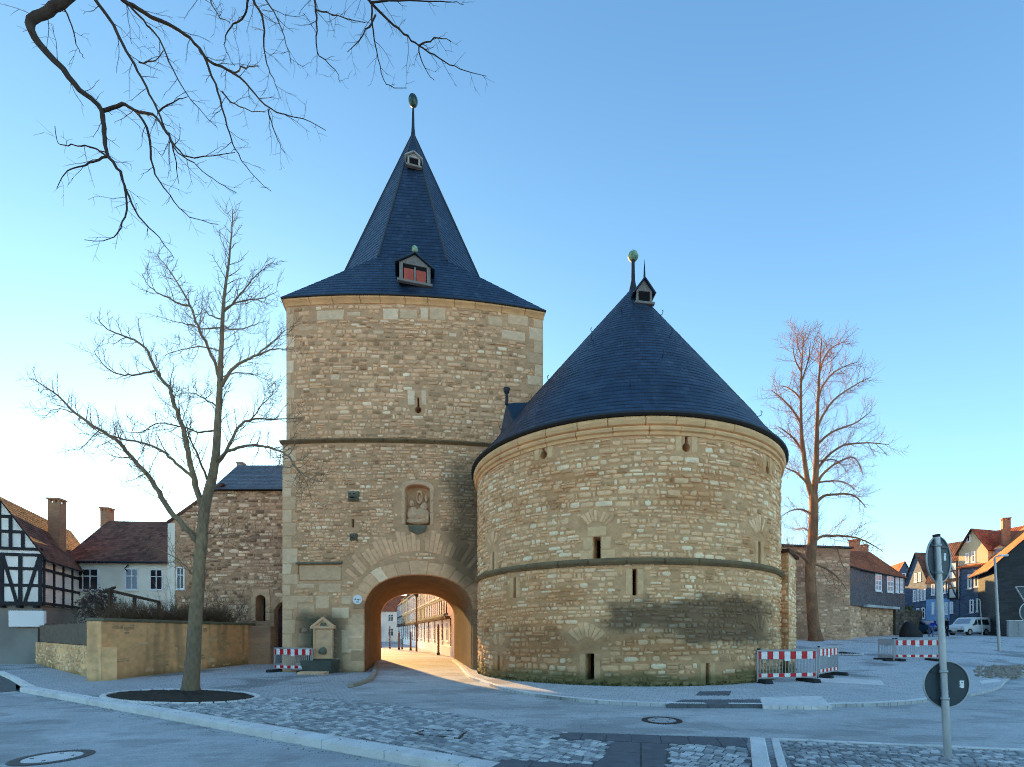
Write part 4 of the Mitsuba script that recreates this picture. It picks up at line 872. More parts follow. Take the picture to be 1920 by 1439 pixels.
f2 = on_face(776, 318, O8[0], O8[1], AP); dormer(sp, f2 + np.r_[fn * .12, 0], fn, .58, .46, .20, .9, None, 'mat_plaster_palegrey', roof_m='mat_plaster_palegrey', key='vent_dormer')
# relief, carved heads, plaque, fountain and notice on the gate front
def onw(t, name, items, bs, smooth=True, mp=GLo):
    part(t, name, cat(items), bs, smooth)
def lump(u, z, w, ru, rz, rw, seed=0, amp=.15, mp=GLo):
    s = trimesh.creation.icosphere(subdivisions=3, radius=1.0); v = s.vertices; v = v * (1 + amp * (meshkit.fbm(v * 1.7 + seed * 7.7, 3)[:, None] - .5) * 2)
    return mp(u + v[:, 0] * ru, z + v[:, 2] * rz, w - v[:, 1] * rw), s.faces
rl_ = thing('wall_relief', 'weathered carved stone relief in an arched niche above the gate arch', 'relief')
fr = [(R_rel[0] - .16, R_rel[0] - .01, R_rel[2], R_rel[3] - .1), (R_rel[1] + .01, R_rel[1] + .16, R_rel[2], R_rel[3] - .1)]
for r in fr: 
    for k in range(3): dressed(rl_, 'frame_stone', (r[0], r[1], r[2] + (r[3] - r[2]) * k / 3 + .005, r[2] + (r[3] - r[2]) * (k + 1) / 3 - .005), GLo, 'mat_dressed', .03, .55)
oA = [(um + (uw + .16) * math.cos(q), R_rel[3] - .10 + .34 * math.sin(q)) for q in np.linspace(0, math.pi, 13)]; iA = [(um + (uw + .01) * math.cos(q), R_rel[3] - .14 + .2 * math.sin(q)) for q in np.linspace(0, math.pi, 13)]
P = np.array(oA + iA[::-1]); n = len(P); v = np.vstack([GLo(P[:, 0], P[:, 1], np.full(n, w)) for w in (-.05, .035)]); f = []
for a in range(n): b = (a + 1) % n; f += [[a, n + a, n + b], [a, n + b, b]]
for a in range(12): f += [[n + a, n + n - 2 - a, n + a + 1], [n + a, n + n - 1 - a, n + n - 2 - a]]
part(rl_, 'arched_head', (v, np.array(f)[:, ::1]), 'mat_dressed_c'); 
zr0, zr1 = R_rel[2], R_rel[3]; H = zr1 - zr0
tor = trimesh.creation.torus(.5, .13, 24, 8); vv = tor.vertices
part(rl_, 'mandorla', (GLo(um + .04 + vv[:, 0] * .21, zr0 + H * .74 + vv[:, 1] * .46, -.18 + vv[:, 2] * .5), tor.faces), 'mat_dressed_c', True)
onw(rl_, 'figure', [lump(um + .04, zr0 + H * .72, -.24, .06, .15, .05, 1), lump(um - .26, zr0 + H * .56, -.12, .095, .13, .10, 2), lump(um - .20, zr0 + H * .28, -.16, .24, .30, .14, 3, .3), lump(um + .18, zr0 + H * .30, -.17, .28, .24, .13, 4, .35), lump(um + .22, zr0 + H * .50, -.20, .14, .16, .10, 5, .3), lump(um - .02, zr0 + H * .10, -.10, .42, .12, .15, 6, .3), lump(um + .30, zr0 + H * .72, -.22, .07, .13, .07, 7, .3), lump(um + .38, zr0 + H * .2, -.1, .06, .2, .1, 8)], 'mat_dressed_c')
cz = gt_uv(785, 1003)[1]
cr = [(um - .36, zr0 - .02, .13), (um + .36, zr0 - .02, .13), (um + .36, zr0 - .02, -.1), (um - .36, zr0 - .02, -.1), (um - .30, zr0 - .25, .11), (um + .30, zr0 - .25, .11), (um - .06, cz, .02), (um + .06, cz, .02), (um - .3, zr0 - .25, -.1), (um + .3, zr0 - .25, -.1), (um, cz, -.1)]
part(rl_, 'console', tri(m3.Manifold.hull_points(np.array([GLo(np.array(a), np.array(b), np.array(c)) for a, b, c in cr]))), 'mat_mossy_stone', 30)
def head(px, py, s, label, seed):
    t = thing('carved_head', label, 'carved head'); u, z = gt_uv(px, py)
    part(t, 'block', (lambda r: block(r, GLo, -.1, .12, .03, .3)[0])((u - s, u + s, z - s * .9, z + s * .9)), 'mat_mossy_stone')
    part(t, 'face', cat([lump(u, z + s * .1, .10, s * .8, s * .75, .12, seed, .2), lump(u, z + s * .02, .21, s * .16, s * .26, .05, seed + 1), lump(u - s * .42, z - s * .1, .17, s * .25, s * .25, .06, seed + 2), lump(u + s * .42, z - s * .1, .17, s * .25, s * .25, .06, seed + 3), lump(u, z - s * .62, .14, s * .45, s * .16, .08, seed + 4)]), 'mat_mossy_stone', True)
    for q in (-.33, .33): part(t, 'eye', lump(u + s * q, z + s * .28, .195, s * .17, s * .11, .025, seed + 5), 'mat_dark', True)
    part(t, 'mouth', lump(u, z - s * .36, .185, s * .34, s * .10, .03, seed + 6), 'mat_dark', True)
head(664, 932, .22, 'larger grey stone head sticking out of the gate wall, left of the arched relief', 3); head(664, 1008, .155, 'smaller grey stone head below the slit in the gate wall', 9)
ip = thing('wall_plaque', 'wide shallow sandstone plaque under a dark ledge at the left of the gate front', 'plaque')
dressed(ip, 'slab', (R_pan[0] + .02, R_pan[1] - .02, R_pan[2] + .02, R_pan[3] - .02), GLo, 'mat_dressed', -.05, .40, -.2); dressed(ip, 'ledge', (R_pan[0] - .05, R_pan[1] + .05, R_pan[3], R_pan[3] + .08), GLo, 'mat_mossy_stone', .08, .3)
ft = thing('wall_fountain', 'old stone wall fountain with small pediment and dark basin left of the arch', 'fountain')
r = pxr(590, 1180, 625, 1236); dressed(ft, 'back_slab', (r[0], r[1], r[2], r[3]), GLo, 'mat_dressed_c', .06, .45)
for a in (r[0] - .02, r[1] - .08): dressed(ft, 'pilaster', (a, a + .10, r[2], r[3]), GLo, 'mat_dressed_c', .11, .62)
pu = (r[0] + r[1]) / 2; ph = gt_uv(605, 1157)[1]
dressed(ft, 'entablature', (pu - .50, pu + .50, r[3] + .004, r[3] + .09), GLo, 'mat_dressed_c', .16, .35)
PP = np.array([(pu - .52, r[3] + .095), (pu + .52, r[3] + .095), (pu, ph)]); QQ = np.array([(pu - .34, r[3] + .12), (pu + .34, r[3] + .12), (pu, ph - .12)])
part(ft, 'pediment', tri(m3.Manifold.hull_points(np.vstack([GLo(PP[:, 0], PP[:, 1], np.full(3, w)) for w in (-.05, .12)])) - m3.Manifold.hull_points(np.vstack([GLo(QQ[:, 0], QQ[:, 1], np.full(3, w)) for w in (.04, .4)]))), 'mat_dressed_c')
part(ft, 'pediment_shell', lump(pu, r[3] + .17, .05, .13, .09, .05, 4), 'mat_mossy_stone', True)
part(ft, 'spout_mask', lump(pu, r[2] + .32, .08, .15, .16, .09, 5, .3), 'mat_mossy_stone', True)
us = np.array([pu - .62, pu + .62]); bq = [GLo(np.array(a), np.array(b), np.array(c)) for a, b, c in [(pu - .6, 0, -.05), (pu + .6, 0, -.05), (pu - .55, 0, .5), (pu + .55, 0, .5), (pu - .66, .50, -.05), (pu + .66, .50, -.05), (pu - .62, .50, .62), (pu + .62, .50, .62)]]
bi = [GLo(np.array(a), np.array(b), np.array(c)) for a, b, c in [(pu - .5, .3, .05), (pu + .5, .3, .05), (pu - .46, .3, .46), (pu + .46, .3, .46), (pu - .54, .7, .05), (pu + .54, .7, .05), (pu - .50, .7, .50), (pu + .50, .7, .50)]]
part(ft, 'basin', tri(m3.Manifold.hull_points(np.array(bq)) - m3.Manifold.hull_points(np.array(bi))), 'mat_basin'); dressed(ft, 'basin_back', (pu - .52, pu + .52, .505, r[2] - .005), GLo, 'mat_basin', .09, .2)
bq2 = [GLo(np.array(a), np.array(b), np.array(c)) for a, b, c in [(pu - .55, 0, .66), (pu + .55, 0, .66), (pu - .5, 0, 1.0), (pu + .5, 0, 1.0), (pu - .55, .10, .66), (pu + .55, .10, .66), (pu - .5, .07, 1.0), (pu + .5, .07, 1.0)]]
part(ft, 'step', tri(m3.Manifold.hull_points(np.array(bq2))), 'mat_dressed_c')
ns = thing('notice_disc', 'small round white notice disc on the stone beside the arch', 'sign'); nu, nz = gt_uv(671, 1125)
dth = np.linspace(0, 2 * np.pi, 24, endpoint=False); dv = np.vstack([GLo(nu + .19 * np.cos(dth), nz + .19 * np.sin(dth), np.full(24, w)) for w in (.0, .05)])
part(ns, 'plate', tri(m3.Manifold.hull_points(dv)), 'mat_white_paint', 30)
for (a, b, c, d) in [(-.085, -.07, -.02, .07), (-.13, -.05, -.02, -.005), (-.02, .05, -.01, .01), (.03, .06, -.04, .03), (.06, .12, .0, .015), (-.035, .05, -.115, -.085)]:
    q = GLo(np.array([nu + a, nu + b, nu + b, nu + a] * 2), np.array([nz + c, nz + c, nz + d, nz + d] * 2), np.array([.045] * 4 + [.056] * 4)); part(ns, 'mark', tri(m3.Manifold.hull_points(q)), 'mat_black')
# ------------------------------------------------------------------ buildings: helpers
UP = np.array([0, 0, 1.0])
def v3(q, z=0.0): return np.array([q[0], q[1], z], float)
def window(t, o, s, w, h, cols=2, rows=2, frame='mat_white_paint', pane='mat_pane', fw=.07, proud=.03, back=.05, sill=True, name='window'):
    """A window on a wall: o = lower left corner on the wall face, s = unit vector to the right seen from outside."""
    o, s = np.asarray(o, float), np.asarray(s, float); n = np.cross(s, UP)
    bars = [obox(o - n * back, s * fw, UP * h, n * (back + proud)), obox(o + s * (w - fw) - n * back, s * fw, UP * h, n * (back + proud)), obox(o + s * fw - n * back, s * (w - 2 * fw), UP * fw, n * (back + proud)), obox(o + s * fw + UP * (h - fw) - n * back, s * (w - 2 * fw), UP * fw, n * (back + proud))]
    iw, ih = w - 2 * fw, h - 2 * fw; m = fw * .62
    for c in range(1, cols): bars.append(obox(o + s * (fw + iw * c / cols - m / 2) + UP * fw - n * back, s * m, UP * ih, n * (back + proud * .7)))
    for r in range(1, rows): bars.append(obox(o + s * fw + UP * (fw + ih * (r / rows if rows != 2 else .66) - m / 2) - n * back, s * iw, UP * m, n * (back + proud * .5)))
    k = part(t, name, cat(bars), frame)
    part(k, 'pane', obox(o + s * fw * .9 + UP * fw * .9 - n * (back * .5), s * (w - 1.8 * fw), UP * (h - 1.8 * fw), n * (back * .5 + .004)), pane)
    if sill: part(k, 'sill', obox(o - s * .04 - UP * .05 - n * .02, s * (w + .08), UP * .05, n * .11), frame)
    return k
class House:
    """Walls with a gable, roof in stepped courses. O = front left corner, e1 along the front (to the right), e2 to the back; ridge 'across' runs along e2 (gable in front), 'along' runs along e1."""
    def __init__(s, t, O, e1, e2, W, D, z0, ze, zr, ridge, wall, roof, ov=.35, vo=.25, n=16, hip=0.0, rname='roof', wname='wall', th=.10, sag=0.0):
        s.t, s.O, s.e1, s.e2, s.W, s.D = t, np.asarray(O[:2], float), np.asarray(e1, float) / np.linalg.norm(e1), np.asarray(e2, float) / np.linalg.norm(e2), W, D
        A, B = v3(s.e1), v3(s.e2); o = v3(s.O)
        if ridge == 'across':
            pr = [(0, z0), (W, z0), (W, ze), (W / 2, zr), (0, ze)]; s.body = part(t, wname, extr(pr, o, A, UP, B * D), wall)
            sl = (zr - ze) / (W / 2); e = ze - sl * ov
            L = [o - A * ov - B * vo + UP * e, o + A * W / 2 - B * vo + UP * zr, o + A * W / 2 + B * (D + vo) + UP * zr, o - A * ov + B * (D + vo) + UP * e]
            R = [o + A * (W + ov) - B * vo + UP * e, o + A * (W + ov) + B * (D + vo) + UP * e, o + A * W / 2 + B * (D + vo) + UP * zr, o + A * W / 2 - B * vo + UP * zr]
            fs = [(L[3], L[0], L[1], L[2]), (R[0], R[1], R[2], R[3])]
        else:
            pr = [(0, z0), (D, z0), (D, ze), (D / 2, zr), (0, ze)]; s.body = part(t, wname, extr(pr, o, B, UP, A * W), wall)
            sl = (zr - ze) / (D / 2); e = ze - sl * ov
            F = [o - A * vo - B * ov + UP * e, o + A * (W + vo) - B * ov + UP * e, o + A * (W + vo - hip) + B * D / 2 + UP * zr, o - A * (vo - hip) + B * D / 2 + UP * zr]
            K = [o + A * (W + vo) + B * (D + ov) + UP * e, o - A * vo + B * (D + ov) + UP * e, o - A * (vo - hip) + B * D / 2 + UP * zr, o + A * (W + vo - hip) + B * D / 2 + UP * zr]
            fs = [tuple(F), tuple(K)]
            if hip: fs += [(F[1], K[0], F[2], F[2] + B * .01), (K[1], F[0], F[3], F[3] - B * .01)]
        up = UP * th; ls = [courses(a + up, b + up, c + up, d + up, n, .014) for a, b, c, d in fs]
        und = [tri(m3.Manifold.hull_points(np.array([q + UP * dz for q in f for dz in (.012, th - .012)]))) for f in fs]
        m, u = join_uv(ls); s.roof = part(t, rname, m, roof, False, uv=u); part(s.roof, 'eaves', cat(und), 'mat_timber')
        s.A, s.B = A, B
    def front(s, u, z): return v3(s.O) + s.A * u + UP * z
    def right(s, u, z): return v3(s.O) + s.A * s.W + s.B * u + UP * z
    def left(s, u, z): return v3(s.O) + s.B * (s.D - u) + UP * z
    def win(s, side, u, z, w, h, **k): return window(s.t, {'f': s.front, 'r': s.right, 'l': s.left}[side](u, z), {'f': s.A, 'r': s.B, 'l': -s.B}[side], w, h, **k)
def chimney(t, c, w, d, z0, z1, e1, m='mat_brick', pots=True):
    a = v3(np.asarray(e1, float) / np.linalg.norm(e1)); b = np.cross(UP, a); o = v3(c, z0) - a * w / 2 - b * d / 2
    k = part(t, 'chimney', cbox(o, a * w, b * d, UP * (z1 - z0 - .28), .01), m)
    q = o + UP * (z1 - z0 - .277)
    for i in range(3):
        for j in range(2): part(k, 'vent_brick', obox(q + a * (w - .12) * i / 2 + b * (d - .12) * j, a * .12, b * .12, UP * .16), m)
    part(k, 'cap', cbox(q + UP * .163 - a * .05 - b * .05, a * (w + .1), b * (d + .1), UP * .10, .01), m)
    return k

# ------------------------------------------------------------------ left: timber framed house, white house, stone house, garden wall
ht = thing('timber_framed_house', 'black and white timber framed gable house at the left edge of the picture', 'house')
P0 = V(80, 1040, 24.0); e1 = np.array([.97, .243]); e2 = np.array([-.50, .866]); Wd = 3.5
h1 = House(ht, P0[:2] - e1 * Wd, e1, e2, Wd, 9.0, 3.0, 5.62, 8.35, 'across', 'mat_plaster_white', 'mat_tile_brown', .28, .30, 20)
part(ht, 'ground_floor', obox(v3(h1.O, -.2) + h1.B * .25, h1.A * (Wd - .1), h1.B * 8.6, UP * 3.19), 'mat_plaster_grey')
def timber(t, o, s, n, a, b, w=.15, d=.05, name='timber'):
    p, q = o + s * a[0] + UP * a[1], o + s * b[0] + UP * b[1]; dd = (q - p) / np.linalg.norm(q - p); x = np.cross(n, dd)
    part(t, name, obox(p - x * w / 2 - n * .03, q - p, x * w, n * (.03 + d)), 'mat_timber')
fo, fs_, fnn = h1.front(0, 0), h1.A, -np.cross(UP, h1.A); fnn = np.cross(h1.A, UP)
zz = [3.08, 4.0, 4.85, 5.55, 5.85, 6.75, 7.5]
for z in zz[:5]: timber(ht, fo, fs_, fnn, (0, z), (Wd, z), .15 if z > 3.2 else .2)
timber(ht, fo, fs_, fnn, (Wd / 2 - .95, 6.7), (Wd / 2 + .95, 6.7)); timber(ht, fo, fs_, fnn, (Wd / 2 - .5, 7.45), (Wd / 2 + .5, 7.45))
for u in (.08, .9, Wd - 1.65, Wd - .9, Wd - .08): timber(ht, fo, fs_, fnn, (u, 3.0), (u, 5.6 if .2 < u < Wd - .2 else 5.6), .15, .053)
for u in (Wd / 2 - .9, Wd / 2, Wd / 2 + .45, Wd / 2 + .95): timber(ht, fo, fs_, fnn, (u, 5.9), (u, 8.2 - abs(u - Wd / 2) * 1.56), .13, .053)
timber(ht, fo, fs_, fnn, (Wd - 1.62, 5.5), (Wd - 1.05, 3.12), .13, .047); timber(ht, fo, fs_, fnn, (Wd - .12, 5.5), (Wd - .72, 3.12), .13, .047)
for i in range(5): part(ht, 'joist_end', obox(h1.front(.3 + i * .7, 2.86) + fnn * .02, h1.A * .16, -fnn * .3, UP * .14), 'mat_timber')
ro, rs, rn = h1.right(0, 0), h1.B, np.cross(h1.B, UP)
for z in (3.1, 4.0, 4.85, 5.55): timber(ht, ro, rs, rn, (0.02, z), (9, z), .15)
for u in (.10, 1.35, 2.6, 3.9, 5.2): timber(ht, ro, rs, rn, (u, 3.0), (u, 5.6), .16, .053)
part(ht, 'garage_panel', cbox(V(15, 1176, 23.6), v3((1.42, .35)), (.03, .12, 0), UP * .82, .02), 'mat_white_paint')
chimney(ht, V(107, 985, 27.2)[:2], .56, .5, 6.2, Zat(936, 27.2), e1)
hw = thing('white_house', 'long low white plastered house with brown tiled roof and three white windows', 'house')
L0, L1 = V(120, 1052, 28.3), V(318, 1052, 28.8)
d1 = (L1 - L0)[:2]; Ww = np.linalg.norm(d1); d1 /= Ww; d2 = np.array([-d1[1], d1[0]])
h2 = House(hw, L0[:2], d1, d2, Ww, 6.4, -.2, 6.0, 9.0, 'along', 'mat_plaster_warm', 'mat_tile_brown', .22, .05, 20)
for (x0, x1, y0, y1, c) in [(140, 184, 1066, 1108, 3), (229, 254, 1065, 1107, 2), (273, 298, 1066, 1107, 2)]:
    u0 = (V(x0, y1, 28.4)[:2] - h2.O) @ h2.e1; u1 = (V(x1, y1, 28.4)[:2] - h2.O) @ h2.e1
    h2.win('f', u0, Zat(y1, 28.45), u1 - u0, Zat(y0, 28.45) - Zat(y1, 28.45), cols=c, rows=2, fw=.09, pane='mat_pane' if x0 != 229 else 'mat_pane_pale')
part(hw, 'eaves_gutter', rod(h2.front(.3, 5.86) - h2.B * .32, h2.front(Ww, 5.86) - h2.B * .32, .06), 'mat_lead')
part(hw, 'lamp_bracket', tube([h2.front(2.9 + .75, 5.75) - h2.B * .02, h2.front(2.9 + .7, 5.5) - h2.B * .25, h2.front(2.95 + .8, 5.3) - h2.B * .25], .03, 6), 'mat_lead')
chimney(hw, V(201, 990, 31.6)[:2], .52, .46, 8.0, Zat(953, 31.6), d1)
# stone house between white house and gate
hs = thing('stone_house', 'rubble stone house with small slate roof between the white house and the gate tower', 'house')
D3 = 26.0; xa, xb = Xat(316, D3), Xat(552, D3); ztop = Zat(921, D3); zl = Zat(985, D3)
xk = Xat(406, D3)
prof = [(xa, -.2), (xb, -.2), (xb, ztop), (xk, ztop), (xa + .1, zl + .25), (xa, zl)]
body3 = m3.Manifold(mesh=m3.Mesh(*[np.asarray(q, dt) for q, dt in zip(extr(prof, (0, D3, 0), (1, 0, 0), (0, 0, 1), (0, 8.0, 0)), (np.float32, np.uint32))]))
nz0, nz1 = Zat(1165, D3), Zat(1116, D3); nxa, nxb = Xat(480, D3), Xat(498, D3)
nich = [(nxa, nz0), (nxb, nz0), (nxb, nz1 - .2), ((nxa + nxb) / 2 + .15, nz1 - .03), ((nxa + nxb) / 2, nz1), ((nxa + nxb) / 2 - .15, nz1 - .03), (nxa, nz1 - .2)]
body3 = body3 - m3.Manifold(mesh=m3.Mesh(*[np.asarray(q, dt) for q, dt in zip(extr(nich, (0, D3 - .5, 0), (1, 0, 0), (0, 0, 1), (0, 1.3, 0)), (np.float32, np.uint32))]))
part(hs, 'wall', body3, 'mat_old_mortar')
wx0, wx1, wz0, wz1 = Xat(331, D3), Xat(347, D3), Zat(1106, D3), Zat(1064, D3)
cuts = [sbox(wx0 - .1, wz0 - .1, wx1 + .1, wz1 + .1), Polygon([(xa - 1, zl - .2), (xk + .1, ztop), (xa - 1, ztop + 3)]), sbox(xk - 9, ztop - .02, xb, 20), sbox(nxa - .35, nz0 - .2, nxb + .35, nz1 + .3), sbox(xa - .1, 0, Xat(329, D3), 20)]
r3 = outside(rubble(xa + .05, xb - .02, 1.2, ztop - .02, np.random.default_rng(31), (.13, .25), (.18, .46), .014, .93), *cuts)
masonry(hs, 'stone', r3, flatmap((0, D3, 0), (1, 0, 0), (0, -1, 0)), 'mat_old_stone', .035, 32, toneset(.42, .22, .12, .12), 300, lambda px, py, c: (px < 540) * (py < 1180) * 1.0)
dz3 = Xat(329, D3); part(hs, 'plastered_strip', obox((xa - .02, D3 - .03, 0), (dz3 - xa, 0, 0), (0, .04, 0), (0, 0, zl + .1)), 'mat_plaster_warm')
window(hs, (wx0, D3 - .02, wz0), np.array([1.0, 0, 0]), wx1 - wx0, wz1 - wz0, 2, 2, fw=.07)
part(hs, 'niche_back', obox((nxa - .1, D3 + .7, nz0 - .1), (nxb - nxa + .2, 0, 0), (0, .03, 0), (0, 0, 2)), 'mat_dark')
for (x, w) in ((nxa - .26, .25), (nxb + .01, .25)):
    for k in range(3): part(hs, 'niche_jamb', cbox((x, D3 - .04, nz0 + k * .46), (w, 0, 0), (0, .1, 0), (0, 0, .45), .02), 'mat_dressed_c')
part(hs, 'niche_head', extr([(nxa - .26, nz1 - .12), (nxa, nz1 - .12), ((nxa + nxb) / 2, nz1 + .02), (nxb, nz1 - .12), (nxb + .26, nz1 - .12), (nxb + .2, nz1 + .3), (nxa - .2, nz1 + .3)], (0, D3 - .04, 0), (1, 0, 0), UP, (0, .1, 0)), 'mat_dressed_c')
zrd = Zat(876, D3 + 4.0); e = [np.array([xk - .1, D3 - .3, ztop - .1]), np.array([xb + .2, D3 - .3, ztop - .1]), np.array([xb + .2, D3 + 4, zrd]), np.array([Xat(446, D3 + 4), D3 + 4, zrd])]
kb = [np.array([xb + .2, D3 + 8.3, ztop - .1]), np.array([xk - .1, D3 + 8.3, ztop - .1]), e[3], e[2]]
m, u = join_uv([courses(*[q + UP * .1 for q in e], 18, .015), courses(*[q + UP * .1 for q in kb], 18, .015), courses(kb[1] + UP * .1, e[0] + UP * .1, e[3] + UP * .1, e[3] + UP * .1 + (0, .01, 0), 18, .015)])
rk3 = part(hs, 'roof', m, 'mat_slate_light', False, uv=u)
part(rk3, 'eaves', obox((xk - .1, D3 - .28, ztop - .02), (xb - xk + .3, 0, 0), (0, .3, 0), UP * .06), 'mat_timber')
part(hs, 'verge_stones', beam((xa - .05, D3 + .25, zl + .12), (xk + .35, D3 + .25, ztop + .38), .6, .16), 'mat_tile_brown')
chimney(hs, V(452, 880, D3 + 4.4)[:2], .34, .34, zrd - .4, Zat(868, D3 + 4.4), (1, 0), m='mat_plaster_grey')
# garden wall with coping, hedge and lower wall with board fence
gw = thing('garden_wall', 'ochre plastered garden wall with dark coping behind the bare tree on the left', 'wall')
A_, B_ = np.array([-14.85, 15.55]), np.array([-15.35, 24.4]); Lg = np.linalg.norm(B_ - A_); gd = (B_ - A_) / Lg; gn = np.array([gd[1], -gd[0]])
C_ = np.array([-29.6, 26.5]); cd = (C_ - A_) / np.linalg.norm(C_ - A_); cn = np.array([cd[1], -cd[0]]); cn = cn if cn @ (-A_) > 0 else -cn
inset = .45
part(gw, 'wall', prism(ccw(np.array([A_, B_, B_ - gn * inset, A_ - gn * inset])), -.2, 1.98), 'mat_garden_wall')
s = 0.0; g = np.random.default_rng(4)
while s < Lg - .2:
    e_ = min(s + g.uniform(.7, 1.1), Lg); a = A_ + gd * (s + .006) + gn * .07; part(gw, 'coping_stone', cbox(v3(a, 1.984 + g.uniform(-.008, .008)), v3(gd * (e_ - s - .012)), v3(-gn * (inset + .14)), UP * .11, .02), 'mat_mossy_stone'); s = e_
r4 = rubble(.02, Lg - .02, .05, 1.95, np.random.default_rng(6), (.14, .26), (.2, .5), .015, .12)
masonry(gw, 'exposed_stone', r4, flatmap(v3(A_), v3(gd), v3(gn)), 'mat_garden_stone', .012, 41, toneset(.45, .2, .1, .1), 60)
for z0 in np.arange(.02, 1.8, .30): part(gw, 'corner_stone', cbox(v3(A_ + gn * .012 + cn * .012, z0), v3(gd * g.uniform(.22, .5)), v3(-gn * g.uniform(.3, .45)), UP * (.285 if z0 < 1.5 else .4), .02), 'mat_garden_wall')
lw = thing('low_wall', 'low weathered stone wall under the board fence at the left', 'wall')
Lc = np.linalg.norm(C_ - A_)
part(lw, 'wall', prism(ccw(np.array([A_ + cd * .02, C_, C_ - cn * .4, A_ - cn * .4 + cd * .02])), -.2, 1.12), 'mat_garden_wall')
r5 = rubble(.05, Lc - .05, .04, 1.10, np.random.default_rng(7), (.13, .26), (.2, .55), .015, .6)
masonry(lw, 'stone', r5, flatmap(v3(A_), v3(cd), v3(cn)), 'mat_garden_stone', .016, 42, toneset(.42, .2, .08, .12), 110)
bf = thing('board_fence', 'grey brown board fence standing on the low wall at the left', 'fence')
s = .25
while s < Lc - 2.0:
    a = A_ + cd * s - cn * .08; part(bf, 'board', cbox(v3(a, 1.14), v3(cd * .145), v3(-cn * .025), UP * (.82 + g.uniform(-.02, .02)), .006), 'mat_wood_brown'); s += .152
for s in np.arange(.3, Lc - 2, 2.05): part(bf, 'post', cbox(v3(A_ + cd * s - cn * .115, 1.12), v3(cd * .10), v3(-cn * .10), UP * .92, .01), 'mat_wood_brown')
for z in (1.3, 1.75): part(bf, 'rail', obox(v3(A_ + cd * .3 - cn * .108, z), v3(cd * (Lc - 2.5)), v3(-cn * .04), UP * .07), 'mat_wood_brown')
gp = thing('gate_pier', 'pale concrete garage wall piers at the far left edge', 'wall')
for k, (x, w) in enumerate([(-40, 52), (14, 14), (30, 9)]):
    a = V(x, 1240, 26.6); part(gp, 'pier', cbox((a[0], 26.3 - k * .05, -.2), (w / FO * 26.4, 0, 0), (0, .5, 0), UP * (2.08 - k * .12), .02), 'mat_plaster_concrete' if k != 1 else 'mat_plaster_palegrey')
# leafless hedge and evergreen bush on the garden terrace


struct('garden_terrace', slab([tuple(A_ - gn * .4), tuple(B_ - gn * .4), (-16.2, 25.9), (-29.5, 26.4), tuple(A_ + cd * 4 - cn * .3), tuple(A_ - cn * .35 - gn * .1)], .2, 1.85, False), 'mat_earth')
def twig_bush(key, label, c0, c1, n, h, spread, bs, seed, catn='hedge', r=.008, depth=.5):
    g = np.random.default_rng(seed); ms = []
    for i in range(n):
        p = np.asarray(c0) + (np.asarray(c1) - np.asarray(c0)) * g.random() + np.array([g.normal(0, depth), g.normal(0, depth), 0]); hh = h * g.uniform(.5, 1.1); d = np.array([g.normal(0, spread), g.normal(0, spread), 1.0]); pts = [p]
        for k in range(4): d = d + g.normal(0, .22, 3); pts.append(pts[-1] + d / np.linalg.norm(d) * hh / 4)
        ms.append(tube(pts, np.linspace(r, r * .35, 5), 3, False))
        for q in range(3):
            b = pts[1 + q] ; e = d * .4 + g.normal(0, .8, 3); e[2] = abs(e[2]); ms.append(tube([b, b + e / np.linalg.norm(e) * hh * .18, b + (e / np.linalg.norm(e) + (0, 0, .3)) * hh * .3], [r * .5, r * .4, r * .2], 3, False))
    k = thing(key, label, catn); part(k, 'twigs', cat(ms), bs, kind='stuff'); return k
hA, hB = V(215, 1166, 19.0), V(395, 1166, 22.3)
twig_bush('hedge', 'brown leafless hedge behind the coping of the garden wall', (-15.9, 17.0, 1.8), (-16.5, 23.8, 1.8), 900, 1.05, .12, 'mat_hedge', 51, r=.014, depth=.25)
twig_bush('bare_shrub', 'sprawling bare shrub behind the tree trunk, in front of the stone house', (-17.2, 22.5, 1.8), (-16.8, 24.4, 1.8), 90, 2.6, .5, 'mat_twig', 52, 'shrub', .013, .6)
g = np.random.default_rng(9); eb = thing('evergreen_bush', 'dense dark rounded bush in front of the white house window', 'bush'); cc = V(186, 1140, 21.5); ms, tw = [], []
for i in range(2600):
    d = g.normal(0, 1, 3); d /= np.linalg.norm(d); p = cc + d * np.array([.82, .8, .98]) * g.uniform(.55, 1.0) * (1 + .18 * math.sin(5 * d[0] + 3 * d[2])); s = g.normal(0, 1, 3); s /= np.linalg.norm(s); q = np.cross(s, d + .1); q /= np.linalg.norm(q); k = g.uniform(.03, .07)
    tw.append((np.array([p - s * k, p - q * k * .55, p + s * k, p + q * k * .55]), np.array([[0, 1, 2], [0, 2, 3]])))
part(eb, 'foliage', cat(tw), 'mat_evergreen', kind='stuff'); part(eb, 'stem', tube([cc - (0, 0, 1.6), cc], [.06, .03], 6), 'mat_bark_dark')
wp = thing('arbor', 'old wooden pergola beam over the hedge', 'pergola')
part(wp, 'beam', beam(V(205, 1108, 21.0), V(300, 1130, 22.5), .12, .12), 'mat_bark_dark'); part(wp, 'beam', beam(V(190, 1112, 21.0), V(215, 1102, 22.5), .1, .1), 'mat_bark_dark')
for x, y, d in ((206, 1108, 21.0), (298, 1129, 22.4), (252, 1119, 21.7)): q = V(x, y, d); part(wp, 'post', beam((q[0], q[1], 1.8), q, .1, .1, (1, 0, 0)), 'mat_bark_dark')
